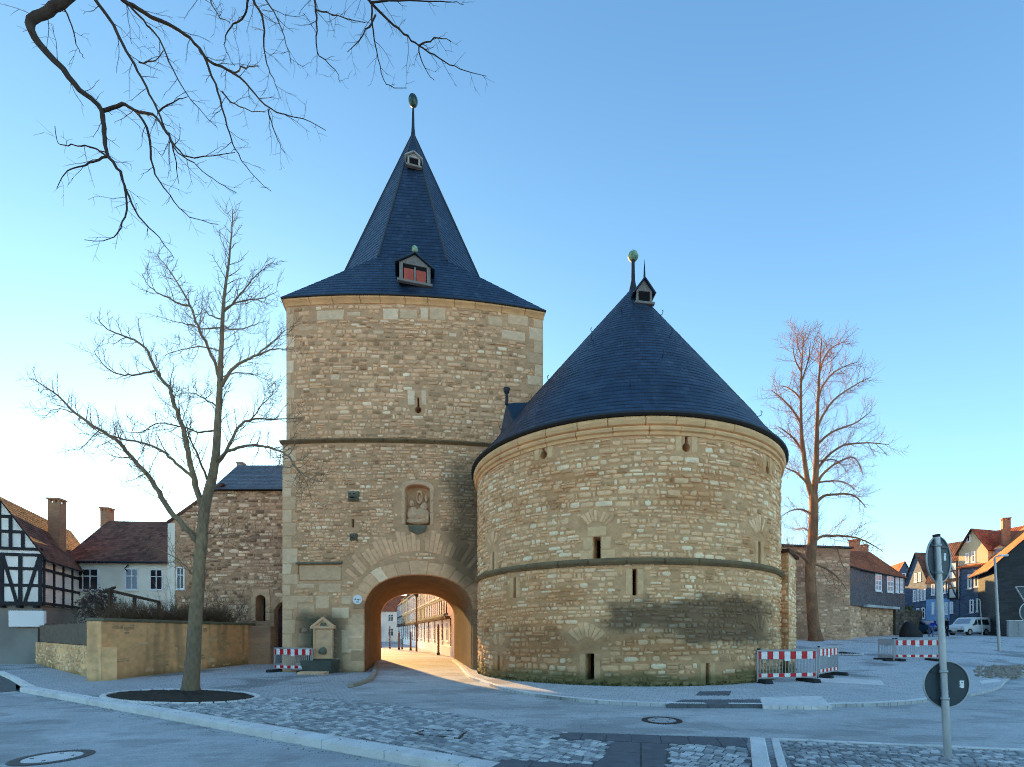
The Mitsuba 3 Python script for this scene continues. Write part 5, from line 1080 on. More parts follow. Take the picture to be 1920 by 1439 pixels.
# small gate arch between stone house and gate tower
aw = thing('side_arch_wall', 'grey stone wall with a small dark arched doorway beside the gate tower', 'wall')
ya = 24.5; x0, x1 = Xat(468, ya), Xat(560, ya); w0_, w1_ = Xat(514, ya), Xat(556, ya); za_ = Zat(1128, ya); zt_ = Zat(1112, ya)
wp_ = Polygon([(x0, -.2), (x1, -.2), (x1, zt_), (Xat(512, ya), zt_), (Xat(505, ya), Zat(1165, ya)), (x0, Zat(1170, ya))])
dr_ = Polygon([(w0_, -.5), (w1_, -.5)] + [((w0_ + w1_) / 2 + (w1_ - w0_) / 2 * math.cos(q), za_ - .62 + .62 * math.sin(q)) for q in np.linspace(0, math.pi, 12)])
part(aw, 'wall', extr(np.array(wp_.difference(dr_).exterior.coords)[:-1], (0, ya, 0), (1, 0, 0), UP, (0, .5, 0)), 'mat_old_mortar')
r6 = outside(rubble(x0 + .03, x1, .03, zt_ - .03, np.random.default_rng(61), (.14, .28), (.2, .5), .015, .8), dr_.buffer(.22), Polygon([(x0 - 1, Zat(1174, ya)), (Xat(507, ya), Zat(1168, ya)), (Xat(513, ya), 9), (x0 - 1, 9)]))
masonry(aw, 'stone', r6, flatmap((0, ya, 0), (1, 0, 0), (0, -1, 0)), 'mat_old_stone', .02, 62, toneset(.35, .18), 80)
fan(aw, 'arch_stone', (w0_ + w1_) / 2, za_ - .62, (w1_ - w0_) / 2 + .0, (w1_ - w0_) / 2 + .24, .5, math.pi, 9, flatmap((0, ya, 0), (1, 0, 0), (0, -1, 0)), 'mat_old_stone', 5, .03, 1.0)
part(aw, 'door', obox((w0_ - .1, ya + .38, -.1), (w1_ - w0_ + .2, 0, 0), (0, .06, 0), UP * (za_ + .05)), 'mat_door')
part(gw, 'end_pier', cbox((Xat(468, 24.2), 23.9, -.2), (Xat(513, 24.2) - Xat(468, 24.2), 0, 0), (0, .55, 0), UP * 2.15, .03), 'mat_old_mortar')
# ------------------------------------------------------------------ right: town wall, houses of the rising street
tw_ = thing('town_wall', 'tall old rubble stone wall behind the bare tree on the right', 'wall')
D5 = 37.6; x0, x1 = -2.2, Xat(1594, D5); zA, zB = Zat(1008, D5), Zat(1030, D5)
part(tw_, 'wall', extr([(x0, -.5), (x1, -.5), (x1, zB), (x0, zA)], (0, D5, 0), (1, 0, 0), UP, (0, 3.0, 0)), 'mat_old_mortar2')
r7 = outside(rubble(Xat(1458, D5), x1 - .02, .7, zA, np.random.default_rng(71), (.18, .36), (.24, .62), .02, .8), Polygon([(x0, zA - .05), (x1, zB - .05), (x1, 20), (x0, 20)]))
masonry(tw_, 'stone', r7, flatmap((0, D5, 0), (1, 0, 0), (0, -1, 0)), 'mat_old_stone2', .03, 72, toneset(.5, .2, .1, .05), 240)
part(tw_, 'cap', beam((x0, D5 + 1.4, zA + .08), (x1 + .15, D5 + 1.4, zB + .08), 3.3, .14), 'mat_slate_hip')
sh = thing('slate_hung_house', 'grey slate hung house with red hipped roof overhanging the old wall', 'house')
pl = np.array([(24.4, 38.6), V(1617, 0, 42)[:2], V(1697, 0, 48)[:2], (33.2, 53.0), (21.5, 44.5)])
part(sh, 'wall', prism(ccw(pl), 3.95, 7.3), 'mat_slate_grey')
def infl(p, k): c = p.mean(0); d = p - c; return c + d * (1 + k / np.linalg.norm(d, axis=1, keepdims=True))
E5 = [np.r_[q, 7.18] for q in infl(pl, .45)]; R1, R2 = V(1588, 1033, 44.2), V(1630, 1035, 46.5)
fs = [courses(E5[0], E5[1], R2, R1, 16), courses(E5[1], E5[2], R2 + (.01, 0, 0), R2, 16), courses(E5[2], E5[3], R2 + (.01, .01, 0), R2, 16), courses(E5[3], E5[4], R1, R2, 16), courses(E5[4], E5[0], R1 + (.01, 0, 0), R1, 16)]
m, u = join_uv(fs); rs5 = part(sh, 'roof', m, 'mat_tile_red', False, uv=u); part(rs5, 'eaves', prism(ccw(infl(pl, .43)), 7.10, 7.175), 'mat_timber')
bs_ = (pl[2] - pl[1]) / np.linalg.norm(pl[2] - pl[1])
for (xa_, xb_, ya_, yb_) in [(1641, 1653, 1076, 1109), (1663, 1675, 1078, 1111), (1679, 1685, 1080, 1112), (1687, 1693, 1082, 1112)]:
    def wall_t(px): k = (px - CX) / FO; return (k * pl[1][1] - pl[1][0]) / (bs_[0] - k * bs_[1])
    t0, t1 = wall_t(xa_), wall_t(xb_); d = pl[1][1] + bs_[1] * t0
    window(sh, v3(pl[1] + bs_ * t0, Zat(yb_, d)), v3(bs_), t1 - t0, Zat(ya_, d) - Zat(yb_, d), 2, 3, fw=.16, pane='mat_pane_pale')
nb = np.array([bs_[1], -bs_[0]]); part(sh, 'ledge', obox(v3(pl[1] + bs_ * .2 + nb * .0, 3.9), v3(bs_ * 7.6), v3(nb * .35), UP * .22), 'mat_plaster_palegrey')
chimney(sh, V(1602, 1030, 48)[:2], .9, .7, 8.2, Zat(1013, 48), (1, .7)); chimney(sh, V(1620, 1032, 49)[:2], .7, .6, 8.2, Zat(1022, 49), (1, .7))
ul = thing('undercroft_wall', 'dark old stone wall under the slate hung house', 'wall')
wl = [pl[0] + (.3, .5), pl[1] + (.2, .5), pl[2] + (.2, .5), V(1729, 0, 51)[:2]]
part(ul, 'wall', prism(ccw(np.array(wl[:3] + [pl[3], pl[4] + (1, 0)])), -.2, 3.945), 'mat_old_mortar2')
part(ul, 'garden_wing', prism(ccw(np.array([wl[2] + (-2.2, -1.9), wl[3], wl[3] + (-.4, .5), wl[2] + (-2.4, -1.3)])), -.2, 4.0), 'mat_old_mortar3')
d_ = wl[1] - wl[0]; ld = np.linalg.norm(d_); face_rubble(ul, wl[0], wl[1], .9, 3.85, 'mat_old_stone2', 81, toneset(.4, .2), 1, 60, .04, (.2, .4), (.3, .7))
face_rubble(ul, wl[1], wl[2], .9, 3.85, 'mat_old_stone2', 82, toneset(.3, .2), 1, 60, .04, (.2, .4), (.3, .7))
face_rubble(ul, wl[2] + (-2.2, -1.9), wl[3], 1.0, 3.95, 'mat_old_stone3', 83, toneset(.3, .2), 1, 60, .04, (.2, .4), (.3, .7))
g = np.random.default_rng(5); ms = [ball(v3(wl[2] + (wl[3] - wl[2]) * g.uniform(.0, .45), 4.05) + g.normal(0, .13, 3), g.uniform(.08, .17), 0) for _ in range(40)]
k = add('ivy', cat(ms), 'mat_moss', True); labels[k] = {'label': 'patch of yellow green ivy on top of the dark wall below the slate hung house', 'category': 'ivy', 'kind': 'stuff'}
# the row on the far side of the street
N4 = np.array([-.96, -.28]); N4 = N4 / np.linalg.norm(N4); R4 = np.array([-N4[1], N4[0]]); B4 = -N4
Q = np.array([Xat(1800, 52), 52.0])
def uat(px, q, e): k = (px - CX) / FO; return (k * q[1] - q[0]) / (e[0] - k * e[1])
def pane_rows(H, q, rows, t):
    for (xa_, xb_, ya_, yb_) in rows:
        a, b = uat(xa_, q, H.e1), uat(xb_, q, H.e1); d = (q + H.e1 * a)[1]; o = v3(q + H.e1 * a, Zat(yb_, d)); window(t, o, H.A, b - a, Zat(ya_, d) - Zat(yb_, d), 1, 2 if yb_ - ya_ > 20 else 1, fw=.14, pane='mat_pane')
h4 = thing('gabled_slate_house', 'tall blue slate house with cream gable and lit red roof on the right', 'house')
H4 = House(h4, Q, R4, B4, 7.5, 8.5, .6, 9.0, 12.9, 'along', 'mat_slate_blue', 'mat_tile_red', .35, .2, 18)
cg = House(h4, Q + R4 * -.05 + N4 * .12, R4, B4, 2.75, 4.5, 8.7, 10.5, 12.75, 'across', 'mat_plaster_cream', 'mat_tile_red', .22, .35, 12, rname='gable_roof', wname='gable')
pane_rows(H4, Q, [(1814, 1822, 1078, 1105), (1826, 1835, 1077, 1102), (1843, 1853, 1073, 1098), (1856, 1866, 1070, 1096), (1818, 1826, 1125, 1150), (1831, 1839, 1123, 1148), (1847, 1857, 1120, 1147), (1860, 1870, 1118, 1145)], h4)
q5 = Q + R4 * -.05 + N4 * .12
pane_rows(cg, q5, [(1810, 1817, 1038, 1057), (1821, 1829, 1035, 1056), (1812, 1820, 1004, 1018)], h4)
dd_ = H4.front(3.35, 9.55) + v3(B4 * .5); dormer(H4.roof, dd_, N4, 1.25, .85, .35, 1.6, None, 'mat_plaster_cream', roof_m='mat_tile_red', pane='mat_pane_pale', key='dormer')
part(h4, 'plinth', obox(v3(Q + N4 * .05 + R4 * 1.9, .6), v3(R4 * 3.4), v3(-N4 * .2), UP * 2.35), 'mat_plaster_white')
for k_ in (2.9, 4.0): part(h4, 'cellar_window', obox(v3(Q + N4 * .07 + R4 * k_, 1.9), v3(R4 * .28), v3(-N4 * .1), UP * .75), 'mat_pane')
h3 = thing('blue_house', 'blue slate house with pale blue ground floor and timber framed corner', 'house')
Q3 = np.array([Xat(1737, 55.3), 55.3]); R3 = (Q - Q3) / np.linalg.norm(Q - Q3); B3 = np.array([-R3[1], R3[0]]); L3 = np.linalg.norm(Q - Q3)
H3 = House(h3, Q3, R3, B3, L3 - .05, 7, .6, 7.7, 12.2, 'along', 'mat_slate_blue', 'mat_tile_brown', .3, .0, 16)
part(h3, 'ground_floor', obox(v3(Q3 - B3 * .06, .6), v3(R3 * (L3 - 1.0)), v3(B3 * .1), UP * 4.9), 'mat_plaster_lightblue')
pane_rows(H3, Q3, [(1746, 1753, 1096, 1117), (1757, 1762, 1094, 1116), (1766, 1773, 1093, 1114), (1776, 1783, 1092, 1112)], h3); pane_rows(H3, Q3 - B3 * .07, [(1747, 1752, 1130, 1152), (1771, 1777, 1130, 1153), (1781, 1787, 1129, 1151)], h3)
bay0 = Q3 + R3 * (L3 - 1.05) - B3 * .25
part(h3, 'corner_bay', obox(v3(bay0, 5.4), v3(R3 * .98), v3(B3 * .5), UP * 4.2), 'mat_plaster_white')
for z in (5.45, 6.6, 7.6, 8.5, 9.5): timber(h3, v3(bay0), v3(R3), v3(-B3), (0, z), (.98, z), .16)
for s in (.07, .91): timber(h3, v3(bay0), v3(R3), v3(-B3), (s, 5.4), (s, 9.6), .15, .053)
timber(h3, v3(bay0), v3(R3), v3(-B3), (.1, 9.4), (.9, 7.65), .12, .046); timber(h3, v3(bay0), v3(R3), v3(-B3), (.1, 7.5), (.9, 5.5), .12, .046)
h2_ = thing('blue_gable_house', 'blue slate house with pointed gable and many white windows far along the street', 'house')
Q2 = np.array([Xat(1697, 60.5), 60.5]); E2 = np.array([Xat(1739, 57.6), 57.6]); R2_ = (E2 - Q2) / np.linalg.norm(E2 - Q2); L2 = np.linalg.norm(E2 - Q2); B2_ = np.array([-R2_[1], R2_[0]])
H2 = House(h2_, Q2, R2_, B2_, L2, 7, .6, 8.1, 11.6, 'across', 'mat_slate_blue', 'mat_tile_brown', .2, .2, 14)
pane_rows(H2, Q2, [(1712, 1717, 1107, 1129), (1719, 1724, 1106, 1128), (1726, 1730, 1106, 1127), (1732, 1736, 1105, 1126), (1714, 1719, 1076, 1093), (1722, 1727, 1074, 1091), (1728, 1735, 1140, 1161), (1718, 1724, 1141, 1162)], h2_)
h1_ = thing('red_roofed_house', 'far house with bright red gable roof at the end of the street', 'house')
Q1 = np.array([Xat(1672, 78), 78.0]); H1 = House(h1_, Q1, (.95, -.3), (.3, .95), 3.6, 7, .6, 9.6, 13.3, 'across', 'mat_slate_blue', 'mat_tile_red', .2, .2, 14); H1.win('f', 1.4, 10.2, .6, 1.2, cols=1, rows=1, fw=.12); H1.win('f', 2.5, 7.2, .6, 1.3, cols=1, rows=1, fw=.12)
h5 = thing('dark_slate_house', 'house with near black slate gable wall and sunlit orange roof at the right edge', 'house')
N5 = np.array([-.50, -.866]); R5 = np.array([.866, -.5]); Q5 = np.array([Xat(1869, 45), 45.0])
H5 = House(h5, Q5, R5, -N5, 9.0, 10, .4, 8.3, 13.2, 'across', 'mat_slate_dark', 'mat_tile_orange', .75, .55, 18)
chimney(h5, V(1886, 1000, 49)[:2], .62, .62, 9.2, Zat(972, 49), R5)
hb = thing('row_house', 'tiled town house standing behind the old town wall', 'house')
House(hb, (24.5, 60.0), (.93, .37), (-.37, .93), 11.5, 8, .5, 7.6, 11.5, 'along', 'mat_plaster_grey', 'mat_tile_red', .3, .2, 14)
hb2 = thing('row_house', 'tiled town house behind the slate hung house', 'house'); House(hb2, (36.0, 66.0), (.6, .8), (-.8, .6), 14, 9, .5, 7.4, 10.8, 'along', 'mat_plaster_grey', 'mat_tile_brown', .3, .2, 14)
# boxes and poles along the street
ub = thing('utility_cabinet', 'pale grey utility cabinet beside the dark slate house', 'cabinet'); c5 = V(1891, 1187, 42.5); zg = float(hg(c5[0], c5[1])) + PV
part(ub, 'body', cbox((c5[0], c5[1], zg), v3(R5 * 1.25), v3(-N5 * .5), UP * 1.45, .03), 'mat_plaster_palegrey'); part(ub, 'lid', cbox((c5[0] - .04, c5[1] - .02, zg + 1.455), v3(R5 * 1.33), v3(-N5 * .56), UP * .07, .02), 'mat_plaster_white'); part(ub, 'door_seam', obox(v3(c5[:2] + R5 * .62 + N5 * .006, zg + .1), v3(R5 * .02), v3(-N5 * .02), UP * 1.25), 'mat_black')
yb = thing('yellow_bin', 'yellow green bin beside the pale cabinet at the right edge', 'bin'); c6 = c5[:2] + R5 * 1.35; part(yb, 'body', cbox(v3(c6, zg + .05), v3(R5 * .55), v3(-N5 * .5), UP * 1.25, .04), 'mat_yellow'); part(yb, 'lid', cbox(v3(c6 + N5 * .04 - R5 * .03, zg + 1.304), v3(R5 * .61), v3(-N5 * .58), UP * .10, .03), 'mat_yellow'); part(yb, 'foot', cbox(v3(c6 + R5 * .05, zg), v3(R5 * .45), v3(-N5 * .4), UP * .048, .01), 'mat_black')
lp = thing('lamp_post', 'tall slightly leaning grey lamp post before the dark slate house', 'lamp post')
bq_ = V(1874, 1221, 28.3); zg = float(hg(bq_[0], bq_[1])) + PV; top = V(1865, 1046, 28.3); bq_[2] = zg
part(lp, 'pole', tube([bq_, bq_ * .5 + top * .5, top], [.085, .07, .055], 10), 'mat_steel', True); part(lp, 'base_plate', cbox(bq_ - (.2, .2, .0), (.4, 0, 0), (0, .4, 0), UP * .04, .01), 'mat_steel'); part(lp, 'arm', tube([top - (0, 0, .1), top + (.12, .05, .06), top + (.5, .1, .12)], .035, 8), 'mat_steel', True); part(lp, 'lamp_head', cbox(top + (.35, -.02, .08), (.6, .1, .02), (0, .22, 0), UP * .12, .03), 'mat_plaster_white')
sp_ = thing('bent_post', 'thin pale post with a hooked top beside the white van', 'post'); p0 = V(1842, 1192, 43.0); p0[2] = float(hg(p0[0], p0[1])) + PV; p1 = V(1837, 1125, 43.0); p2 = V(1831, 1126, 43.0)
part(sp_, 'tube', tube([p0, p0 * .3 + p1 * .7, p1, p1 * .5 + p2 * .5 + (0, 0, .08), p2, p2 - (0, 0, .5)], .035, 6), 'mat_steel', True)
ts = thing('warning_sign', 'back of a triangular sign above a round sign at the right edge', 'sign'); dS = 18.0; zs = float(hg(*V(1919, 1130, dS)[:2]))
pb = V(1930, 1130, dS); part(ts, 'pole', rod((pb[0], dS + .03, zs + PV), (pb[0], dS + .03, Zat(1085, dS)), .035, 10), 'mat_steel')
tv = np.array([(Xat(1903, dS), Zat(1101, dS)), (Xat(1957, dS), Zat(1101, dS)), (Xat(1930, dS), Zat(1145, dS))])
def inner_tri(p, k): c = p.mean(0); return c + (p - c) * k
part(ts, 'triangle_plate', extr(tv, (0, dS - .015, 0), (1, 0, 0), UP, (0, .012, 0)), 'mat_signback')
for i in range(3): a, b = tv[i], tv[(i + 1) % 3]; part(ts, 'triangle_rim', rod((a[0], dS - .02, a[1]), (b[0], dS - .02, b[1]), .022), 'mat_steel')
rc = np.array([pb[0], dS - .012, Zat(1141 + 5, dS)]); th = np.linspace(0, 2 * np.pi, 33); part(ts, 'round_plate', tri(m3.Manifold.cylinder(.012, .40, .40, 40).rotate([90, 0, 0]).translate(rc - (0, 0, .05))), 'mat_signback'); part(ts, 'round_rim', tube([rc + (.40 * math.cos(q), -.014, .40 * math.sin(q) - .05) for q in th], .018, 6, False), 'mat_steel')
# rubble heap of the road works at the far right
g = np.random.default_rng(15); ms = []
for i in range(420):
    c = V(g.normal(1880, 26), 1268, g.uniform(15.5, 21)); z = float(hg(c[0], c[1])) + PV + abs(g.normal(0, .035)); s = trimesh.creation.icosphere(subdivisions=0, radius=g.uniform(.02, .075)); ms.append((s.vertices * g.uniform(.5, 1.3, 3) + (c[0], c[1], z), s.faces))
k = add('rubble', cat(ms), 'mat_rubble'); labels[k] = {'label': 'scattered earth and broken paving at the road works on the right', 'category': 'rubble', 'kind': 'stuff'}

# ------------------------------------------------------------------ the street seen through the gate arch
NS = np.array([-.929, -.370]); RS = np.array([.370, -.929])
S0 = np.array([-24.9, 77.6]); names = [('white timber framed house farthest along the right side of the lane', 10.0), ('cream timber framed house second farthest along the lane through the arch', 10.0), ('white timber framed house with dark jetty, third from the far end of the lane', 9.0), ('cream timber framed house next to the nearest white one in the lane', 9.0), ('nearest white house with pale plinth, seen through the right half of the arch', 11.5)]
s = 0.0
for i, (lab, L) in enumerate(names):
    t = thing('lane_house', lab, 'house'); o = S0 + RS * s
    H = House(t, o, RS, -NS, L - .06, 7, -.2, 6.2 + .4 * (i % 2), 10.0, 'along', 'mat_plaster_white' if i % 2 == 0 else 'mat_plaster_warm', 'mat_tile_red', .35, .1, 14)
    up_ = obox(v3(o + NS * .25, 2.75), v3(RS * (L - .06)), v3(-NS * .35), UP * 3.3); part(t, 'jetty', up_, 'mat_plaster_white' if i % 2 == 0 else 'mat_plaster_cream')
    fo_, fs2, fn2 = v3(o), v3(RS), v3(NS)
    for u in np.arange(.2, L - .3, .55): part(t, 'joist_end', obox(v3(o + RS * u + NS * .34, 2.55), v3(RS * .2), v3(-NS * .34), UP * .19), 'mat_timber_brown')
    fj = v3(o + NS * .25)
    for z in (2.85, 4.0, 5.9): timber(t, fj, fs2, fn2, (0, z), (L - .06, z), .16, .04)
    for u in np.arange(.1, L - .1, 1.1): timber(t, fj, fs2, fn2, (u, 2.8), (u, 6.0), .14, .043)
    for u in (.1, L * .33, L * .66, L - .2): timber(t, fo_, fs2, fn2, (u, .7), (u, 2.6), .18, .05)
    for u in np.arange(.55, L - 1.2, 2.2):
        window(t, v3(o + RS * u, 1.0), v3(RS), 1.0, 1.35, 2, 2, pane='mat_pane_pale'); window(t, v3(o + RS * u + NS * .25, 4.2), v3(RS), .95, 1.3, 2, 2, pane='mat_pane_pale')
    part(t, 'plinth', obox(v3(o + NS * .07, -.1), v3(RS * (L - .06)), v3(-NS * .1), UP * .75), 'mat_plaster_white' if i else 'mat_plaster_grey')
    s += L
t = thing('end_house', 'pale house closing the lane far behind the arch', 'house'); HE = House(t, (-46, 82), (.995, .10), (-.10, .995), 25, 7, -.2, 5.6, 8.4, 'along', 'mat_plaster_warm', 'mat_tile_red', .3, .1, 14)
for u in np.arange(1.2, 23, 2.3): HE.win('f', u, 1.0, 1.0, 1.4, fw=.1); HE.win('f', u, 3.6, 1.0, 1.3, fw=.1)
lanes = [(748, 1213, 1.75, .075, 'dark slim post in the lane, leftmost pair seen through the arch'), (754, 1214, 1.4, .05, 'thin dark post beside the slim post in the lane'), (770, 1217, 1.7, .08, 'dark post in the middle of the lane through the arch'), (822, 1216, 2.2, .08, 'tall dark red post before the pale plinth in the lane'), (714, 1212, 2.4, .06, 'dark post at the far left of the lane through the arch'), (731, 1213, 2.3, .06, 'second dark post from the left in the lane through the arch')]
for (px, py, h, r, lab) in lanes:
    t = thing('lane_post', lab, 'post'); dL = {748: 44, 754: 44.5, 770: 42, 822: 33.5, 714: 50, 731: 47}[px]; c = np.array([Xat(px, dL), dL])
    part(t, 'shaft', tube([v3(c, .0), v3(c, h * .9), v3(c, h)], [r, r, r * .6], 10), 'mat_timber_brown'); part(t, 'collar', lathe([(r + .03, 0), (r + .03, .16), (r, .2)], tuple(c), 12), 'mat_black')
ll = thing('lane_lamp', 'slender dark lamp post rising in the middle of the lane through the arch', 'lamp post'); c = np.array([Xat(781, 40), 40.0])
part(ll, 'pole', tube([v3(c), v3(c, 1.0), v3(c, 4.6)], [.09, .06, .05], 10), 'mat_timber_brown'); part(ll, 'lantern', lathe([(.05, 4.6), (.16, 4.75), (.2, 5.15), (.05, 5.35)], tuple(c), 8), 'mat_black'); part(ll, 'ladder_bar', rod(v3(c, 4.3) - (.3, 0, 0), v3(c, 4.3) + (.3, 0, 0), .02), 'mat_black'); part(ll, 'sleeve', lathe([(.12, 2.1), (.13, 2.35), (.06, 2.5)], tuple(c), 10), 'mat_timber_brown')
# ------------------------------------------------------------------ trees
def twigs_from(path, rad, rng, every, length, out, droop=0.0, lift=.4, levels=2, r0=None, flat=.6, start=.25, sides=3, spread=(.5, 1.0)):
    p = np.asarray(path, float); d = np.concatenate([[0], np.cumsum(np.linalg.norm(np.diff(p, axis=0), axis=1))]); L = d[-1]
    if L < .05: return
    s = L * start * rng.uniform(.6, 1.2); side = 1
    while s < L:
        q = np.array([np.interp(s, d, p[:, k]) for k in range(3)]); i = min(np.searchsorted(d, s), len(p) - 1); t = p[i] - p[i - 1]; t /= np.linalg.norm(t)
        a = np.cross(t, [0, 1.0, 0]); a = a / max(np.linalg.norm(a), 1e-6); b = np.cross(t, a); th = rng.normal(0, flat); side = -side
        o = a * side * math.cos(th) + b * math.sin(th); k = rng.uniform(*spread)
        dr_ = t * (1 - k * .5) + o * k * .9; dr_ /= np.linalg.norm(dr_)
        ln = length * rng.uniform(.45, 1.15) * (1 - .45 * s / L); n = 5; pts = [q]; cur = dr_
        for j in range(n): cur = cur + np.array([0, 0, (lift - droop) * .22]) + rng.normal(0, .13, 3); cur /= np.linalg.norm(cur); pts.append(pts[-1] + cur * ln / n)
        r = max(min(np.interp(s, d, np.broadcast_to(rad, len(p))) * .6, r0 if r0 else 1) * rng.uniform(.7, 1.0), (r0 or .01) * .42)
        out.append(tube(pts, np.linspace(r, r * .45, n + 1), sides, False))
        if levels > 1: twigs_from(pts, np.linspace(r, r * .3, n + 1), rng, every * .55, length * .42, out, droop, lift, levels - 1, r0, flat, .2, 3, spread)
        s += every * rng.uniform(.6, 1.4)
def smooth(pts, k=4):
    from scipy.interpolate import CubicSpline
    p = np.asarray(pts, float); d = np.concatenate([[0], np.cumsum(np.linalg.norm(np.diff(p, axis=0), axis=1))]); t = np.unique(np.concatenate([np.linspace(a, b, k, endpoint=False) for a, b in zip(d[:-1], d[1:])] + [[d[-1]]]))
    from scipy.interpolate import PchipInterpolator
    return np.stack([PchipInterpolator(d, p[:, i])(t) for i in range(3)], 1), t / d[-1]
def tree(key, label, trunk, limbs, conv, d0, bark_m, twig_m, seed, every, tlen, lift, droop=0.0, dspread=1.2, levels=2, group=None, tw_r=.012, catn='tree'):
    """trunk, limbs: lists of (points in the photograph, first radius, last radius); conv maps them to pixels; limbs sway in depth around d0."""
    rng = np.random.default_rng(seed); t = thing(key, label, catn); tws = []
    for i, (pts, ra, rb) in enumerate(trunk):
        P = [V(*conv(*q), d0) for q in pts]
        if i == 0: P[0][2] -= .12
        s, u = smooth(P); s[:, 0] += rng.normal(0, .006, len(s)); r = ra + (rb - ra) * u ** .8
        if i == 0: r = r * (1 + .45 * np.exp(-u * 26))
        part(t, 'trunk', tube(s, r, 14), bark_m, True); twigs_from(s, r, rng, every, tlen, tws, droop, lift, levels, tw_r, start=.62 if i == 0 else .2)
    for (pts, ra, rb) in limbs:
        k = rng.normal(0, dspread); P = [V(*conv(*q), d0 + k * (j / (len(pts) - 1)) ** 1.1) for j, q in enumerate(pts)]; s, u = smooth(P); s[1:-1] += rng.normal(0, .010, (len(s) - 2, 3)); r = ra * (1 - u) ** .75 + rb
        part(t, 'branch', tube(s, r, 7), bark_m, True); twigs_from(s, r, rng, every, tlen, tws, droop, lift, levels, tw_r)
    part(t, 'twigs', cat(tws), twig_m, kind='stuff'); return t
z5 = lambda x, y: (40 + x * .4308, 380 + y * .4308)
LT_trunk = [([(736, 2136), (748, 1960), (765, 1720), (780, 1530), (800, 1330), (828, 1215)], .19, .11), ([(826, 1225), (846, 1100), (858, 900), (868, 700), (875, 520), (882, 420), (900, 280), (915, 130), (922, 30)], .108, .010)]
LT_limbs = [([(796, 1360), (768, 1260), (738, 1150), (712, 1020), (690, 940), (665, 875), (650, 820), (600, 755), (568, 690), (545, 640), (470, 590), (390, 560), (330, 500)], 0.0697, .006),
 ([(778, 1500), (720, 1420), (650, 1350), (600, 1260), (545, 1180), (480, 1110), (430, 1050), (340, 990), (240, 920), (130, 820), (36, 765)], 0.0697, .006), ([(748, 1200), (690, 1150), (630, 1095), (540, 1050), (450, 1030), (360, 1010), (280, 955)], 0.0369, .005),
 ([(862, 770), (830, 670), (790, 590), (760, 520), (735, 450), (690, 370), (640, 290), (580, 220)], 0.0369, .005), ([(738, 452), (690, 440), (620, 405), (560, 370), (525, 310)], 0.0230, .004),
 ([(872, 800), (915, 730), (980, 685), (1040, 660), (1100, 640), (1180, 640)], 0.0369, .006), ([(1030, 662), (1090, 610), (1160, 550)], 0.0180, .004), ([(838, 1150), (900, 1070), (950, 975), (1010, 945), (1100, 945), (1235, 935)], 0.0369, .005),
 ([(840, 1140), (910, 1080), (980, 1060), (1060, 1065), (1150, 1095), (1210, 1170), (1300, 1215)], 0.0369, .005), ([(1180, 1140), (1235, 1210), (1260, 1290)], 0.0115, .004), ([(876, 535), (930, 555), (1000, 540), (1070, 515)], 0.0180, .004),
 ([(878, 480), (930, 430), (980, 370), (1030, 310), (1085, 265)], 0.0180, .004), ([(882, 470), (950, 430), (1030, 420), (1120, 385)], 0.0180, .004), ([(580, 732), (500, 750), (430, 748), (370, 720), (315, 640)], 0.0213, .005),
 ([(812, 1210), (780, 1130), (740, 1040), (725, 980)], 0.0246, .005), ([(870, 650), (780, 630), (700, 640), (620, 670)], 0.0164, .004), ([(875, 505), (820, 490), (780, 440)], 0.0164, .004), ([(872, 545), (800, 548), (720, 530), (620, 505)], 0.0164, .004),
 ([(858, 890), (800, 860), (740, 830), (640, 850)], 0.0180, .004), ([(855, 990), (780, 1000), (710, 980), (600, 960), (520, 1000), (430, 990)], 0.0213, .004), ([(480, 1110), (420, 1110), (350, 1070)], 0.0148, .004), ([(545, 1180), (500, 1200), (430, 1225)], 0.0115, .003),
 ([(340, 990), (290, 1040), (240, 1080)], 0.0098, .003), ([(230, 915), (170, 900), (100, 940)], 0.0098, .003), ([(880, 760), (950, 740), (1040, 760), (1120, 800)], 0.0131, .004), ([(1000, 945), (1050, 880), (1120, 820)], 0.0115, .004), ([(765, 1650), (700, 1570), (640, 1530), (560, 1500)], 0.0131, .004), ([(790, 1480), (860, 1450), (930, 1440), (1010, 1490)], 0.0115, .004)]
tree('linden_tree', 'bare young tree with forked trunk standing in the round bed on the left', LT_trunk, LT_limbs, z5, 12.46, 'mat_bark', 'mat_twig', 5, .125, .85, .62, 0.0, 1.0, 2, tw_r=.0125)
z6 = lambda x, y: (1400 + x * .4444, 600 + y * .4444)
RT_trunk = [([(293, 1362), (275, 1200), (268, 1060), (280, 900), (283, 790), (280, 735)], .43, .31), ([(282, 745), (292, 640), (295, 520), (298, 420), (303, 300), (309, 180), (317, 80)], .26, .03), ([(276, 745), (255, 670), (240, 560), (229, 440), (228, 300), (232, 200), (241, 70)], .22, .03)]
